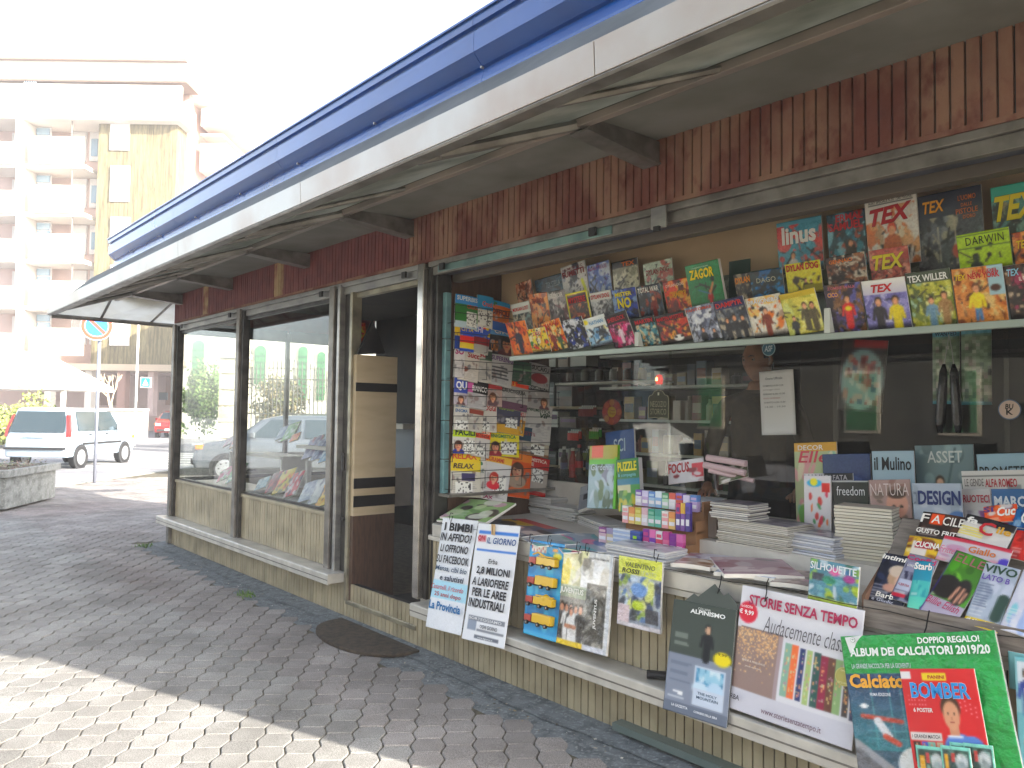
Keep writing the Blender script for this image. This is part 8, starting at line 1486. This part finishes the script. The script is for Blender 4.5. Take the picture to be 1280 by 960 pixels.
mb = MB(); mb.box((-h_ * .85, -h_ * .85, .001), (h_ * .85, h_ * .85, .01)); mb.build('blue_panel', mat('cyan_sign', '#1c9cb8', .4), st2, M=S2 @ F2)
mb = MB(); mb.face([(-h_ * .6, -h_ * .55, .014), (h_ * .6, -h_ * .55, .014), (0, h_ * .6, .014)]); mb.build('white_triangle', SWh, st2, M=S2 @ F2)
# bare branched shrub by the wall
mb = MB(); c = AT(140, 497, 42); g = random.Random(3)
def br(p, d, L_, r, k):
    q = p + d * L_; mb.tube([p, p + d * L_ * .5 + Vector((g.uniform(-.05, .05), g.uniform(-.05, .05), 0)), q], [r, r * .8, r * .6], 5)
    if k:
        for _ in range(3): br(q, (d + Vector((g.uniform(-.7, .7), g.uniform(-.7, .7), g.uniform(-.1, .5)))).normalized(), L_ * .7, r * .6, k - 1)
br(Vector((c.x, c.y, -.1)), Vector((0, 0, 1)), 1.4, .07, 3); setp(mb.build('bare_shrub', mat('pale_bark', '#c8b8a0', .8)), 'bare pale branched shrub before the garages', 'shrub')
# ---- villa and gate behind the kiosk, seen through the windows
GRN = mat('green_shutter', '#2c6c3c', .6, c2='#3c7c4c', nscale=3); STONE = mat('pale_stone', '#c8beac', .85, c2='#b0a590', nscale=1.5, bump=.3, bscale=6)
vil = empty('villa', tuple(AT(340, 500, 40)), label='white villa with green arched shutters seen through the kiosk windows', cat='house'); vil.location.z = 0; VM = Matrix.Translation(-vil.location) @ WM
def vb(name, D, u0, v0, u1, v1, th, mt, arch=False):
    a = B(u0, v1, D); b_ = B(u1, v0, D); mb = MB(); x0, x1, z0, z1 = a[0], b_[0], a[1], b_[1]
    if not arch: mb.box((x0, D - th, z0), (x1, D, z1))
    else:
        r = (x1 - x0) / 2; cx_ = (x0 + x1) / 2; pts = [(x0, z0), (x1, z0)] + [(cx_ + r * math.cos(t * math.pi / 12), z1 - r + r * math.sin(t * math.pi / 12)) for t in range(13)]
        mb.face([(x, D - th, z) for x, z in pts]); 
        for i in range(len(pts)): q, w2 = pts[i], pts[(i + 1) % len(pts)]; mb.face([(q[0], D, q[1]), (w2[0], D, w2[1]), (w2[0], D - th, w2[1]), (q[0], D - th, q[1])])
    return mb.build(name, mt, vil, M=VM)
vb('villa_wall', 42, 225, 330, 470, 520, 8 * -1, FACW) if False else None
a = B(228, 500, 42); b_ = B(480, 330, 42); mb = MB(); mb.box((a[0], 42, -.13), (b_[0], 50, 9.5)); mb.build('villa_wall', mat('villa_plaster', '#dcd8cc', .85, c2='#d0cabc', nscale=.5), vil, M=VM)
for u0, u1, v0, v1 in ((240, 256, 425, 485), (318, 333, 432, 480), (372, 385, 433, 500), (396, 407, 440, 500), (428, 440, 440, 500)):
    vb('arch_surround', 42, u0 - 2.5, v0 - 3, u1 + 2.5, v1, .08, STONE, True); f = vb('arched_shutter', 41.92, u0, v0, u1, v1, .06, GRN, True)
    for k_ in range(6): vb('shutter_slat', 41.86, u0 + .6, v0 + 12 + k_ * 8, u1 - .6, v0 + 14 + k_ * 8, .03, mat('green_slat', '#215430', .6))
vb('string_course', 42, 228, 455, 478, 458, .1, STONE)
for u0, u1, D, lb in ((273, 299, 27, 'broad banded stone gate pillar seen through the end window'), (413, 440, 30, 'banded stone gate pillar seen beside the door frame')):
    gt = empty('gate_pillar', tuple(AT(u0, 500, D)), label=lb, cat='pillar'); gt.location.z = -.13; GM = Matrix.Translation(-gt.location) @ WM
    x0, x1 = B(u0, 500, D)[0], B(u1, 500, D)[0]; zt_ = B(u0, 447, D)[1]
    for k_ in range(6):
        z0, z1 = -.13 + (zt_ + .13) * k_ / 6, -.13 + (zt_ + .13) * (k_ + 1) / 6; mb = MB(); mb.box((x0, D, z0 + .02), (x1, D + .8, z1 - .02)); mb.box((x0 + .03, D + .03, z0), (x1 - .03, D + .77, z0 + .02)); mb.build('stone_block', STONE, gt, M=GM, bevel=.03)
    mb = MB(); mb.box((x0 - .12, D - .12, zt_), (x1 + .12, D + .92, zt_ + .18)); mb.v += [(x0 - .05, D - .05, zt_ + .18), (x1 + .05, D - .05, zt_ + .18), (x1 + .05, D + .85, zt_ + .18), (x0 - .05, D + .85, zt_ + .18), ((x0 + x1) / 2, D + .4, zt_ + .85)]; k0 = 8
    for f in ((8, 9, 12), (9, 10, 12), (10, 11, 12), (11, 8, 12)): mb.f.append(f); mb.c.append(None); mb.m.append(0)
    mb.build('pillar_cap', STONE, gt, M=GM)
gate = empty('iron_gate', tuple(AT(350, 500, 30)), label='tall wrought iron gate with scrolls between the stone pillars', cat='gate'); gate.location.z = -.13; GM = Matrix.Translation(-gate.location) @ WM
x0, x1 = B(299, 500, 29)[0], B(413, 500, 29)[0]; nb = 22; IR = mat('wrought_iron', '#4c4c48', .6)
for i in range(nb + 1):
    x = x0 + (x1 - x0) * i / nb; mb = MB(); mb.tube([(x, 29, -.1), (x, 29, 2.9 + .5 * math.sin(math.pi * i / nb))], .022, 5); mb.build('gate_bar', IR, gate, M=GM)
for z in (.3, 1.3, 2.6):
    mb = MB(); mb.box((x0, 28.97, z), (x1, 29.03, z + .05)); mb.build('gate_rail', IR, gate, M=GM)
for i in range(5):
    cx_ = x0 + (x1 - x0) * (i + .5) / 5; mb = MB(); mb.tube([(cx_ + .3 * (1 - t_ / 22) * math.cos(t_ * .55), 29, 2.2 + .3 * (1 - t_ / 22) * math.sin(t_ * .55)) for t_ in range(20)], .016, 5); mb.build('gate_scroll', IR, gate, M=GM)
for i, (u, v, rz) in enumerate(((254, 500, 1.2), (262, 492, 1.6), (243, 505, .9), (340, 505, 1.1), (360, 505, 1.2))):
    c = AT(u, v, 31); foliage('ivy_bush', ['green bush left of the gate pillar', 'taller green bush touching the gate pillar', 'low green bush under the arched shutter', 'brownish shrub behind the left half of the gate', 'brownish shrub behind the middle of the gate'][i], c.x, c.y, c.z, .7, .7, rz, 1500, .08, ['#4c6c34', '#6c8c44', '#3c5428', '#84985c'] if i < 3 else ['#7c7c54', '#8c7c5c', '#5c6440', '#a09070'], 40 + i, 'bush')
# ---- side of the square behind the photographer: mirrored in the glass and closing the place
hb = empty('town_house', (-4, -19, 0), label='ochre town house across the square behind the photographer', cat='building')
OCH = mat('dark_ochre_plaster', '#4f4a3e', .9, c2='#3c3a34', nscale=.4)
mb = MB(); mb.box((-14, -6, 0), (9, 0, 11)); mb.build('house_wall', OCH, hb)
for fl in range(3):
    for i in range(8):
        x = -12.5 + i * 2.7; mb = MB(); mb.box((x, .0, 1 + fl * 3.4), (x + 1.1, .06, 2.9 + fl * 3.4)); f = mb.build('window_surround', STONE, hb); mb = MB(); mb.box((x + .1, .061, 1.1 + fl * 3.4), (x + 1, .10, 2.8 + fl * 3.4)); mb.build('shutter', GRN, f)
hb2 = empty('town_house', (12, -21, 0), label='dark red town house across the square at the far side from the street', cat='building')
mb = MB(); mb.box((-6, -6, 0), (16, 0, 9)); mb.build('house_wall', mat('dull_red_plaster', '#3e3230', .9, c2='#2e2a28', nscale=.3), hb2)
for fl in range(2):
    for i in range(6):
        x = -4.5 + i * 3.2; mb = MB(); mb.box((x, .0, 1.2 + fl * 3.6), (x + 1.2, .06, 3.1 + fl * 3.6)); mb.build('window_surround', STONE, hb2)
tr = empty('olive_tree', (4.2, -7.4, 0), label='small round crowned tree on the square, mirrored in the counter glass', cat='tree')
mb = MB(); mb.tube([(0, 0, 0), (.03, 0, .8), (-.02, .02, 1.6)], [.07, .055, .04], 8); mb.build('trunk', mat('tree_bark', '#5c5044', .9), tr)
f = foliage('crown', '', 0, 0, 2.1, .9, .9, .8, 3800, .045, ['#5c6438', '#747444', '#44502c', '#8c8458'], 77, '', parent=tr)
print('MAGS', NMAG, 'objects', len(bpy.data.objects))
# ---- added haze volume, stands in for lens glare over the far left
HZ = bpy.data.materials.new('glare_veil_air'); HZ.use_nodes = True; N_ = HZ.node_tree.nodes; N_.remove(N_['Principled BSDF']); pv = N_.new('ShaderNodeVolumePrincipled'); pv.inputs['Color'].default_value = (.93, .95, 1, 1); pv.inputs['Density'].default_value = .0026; pv.inputs['Anisotropy'].default_value = 0
HZ.node_tree.links.new(pv.outputs[0], N_['Material Output'].inputs['Volume'])
mb = MB(); mb.box((-75, -60, -1.4), (40, 75, 32)); mb.build('glare_haze', HZ, kind='stuff')
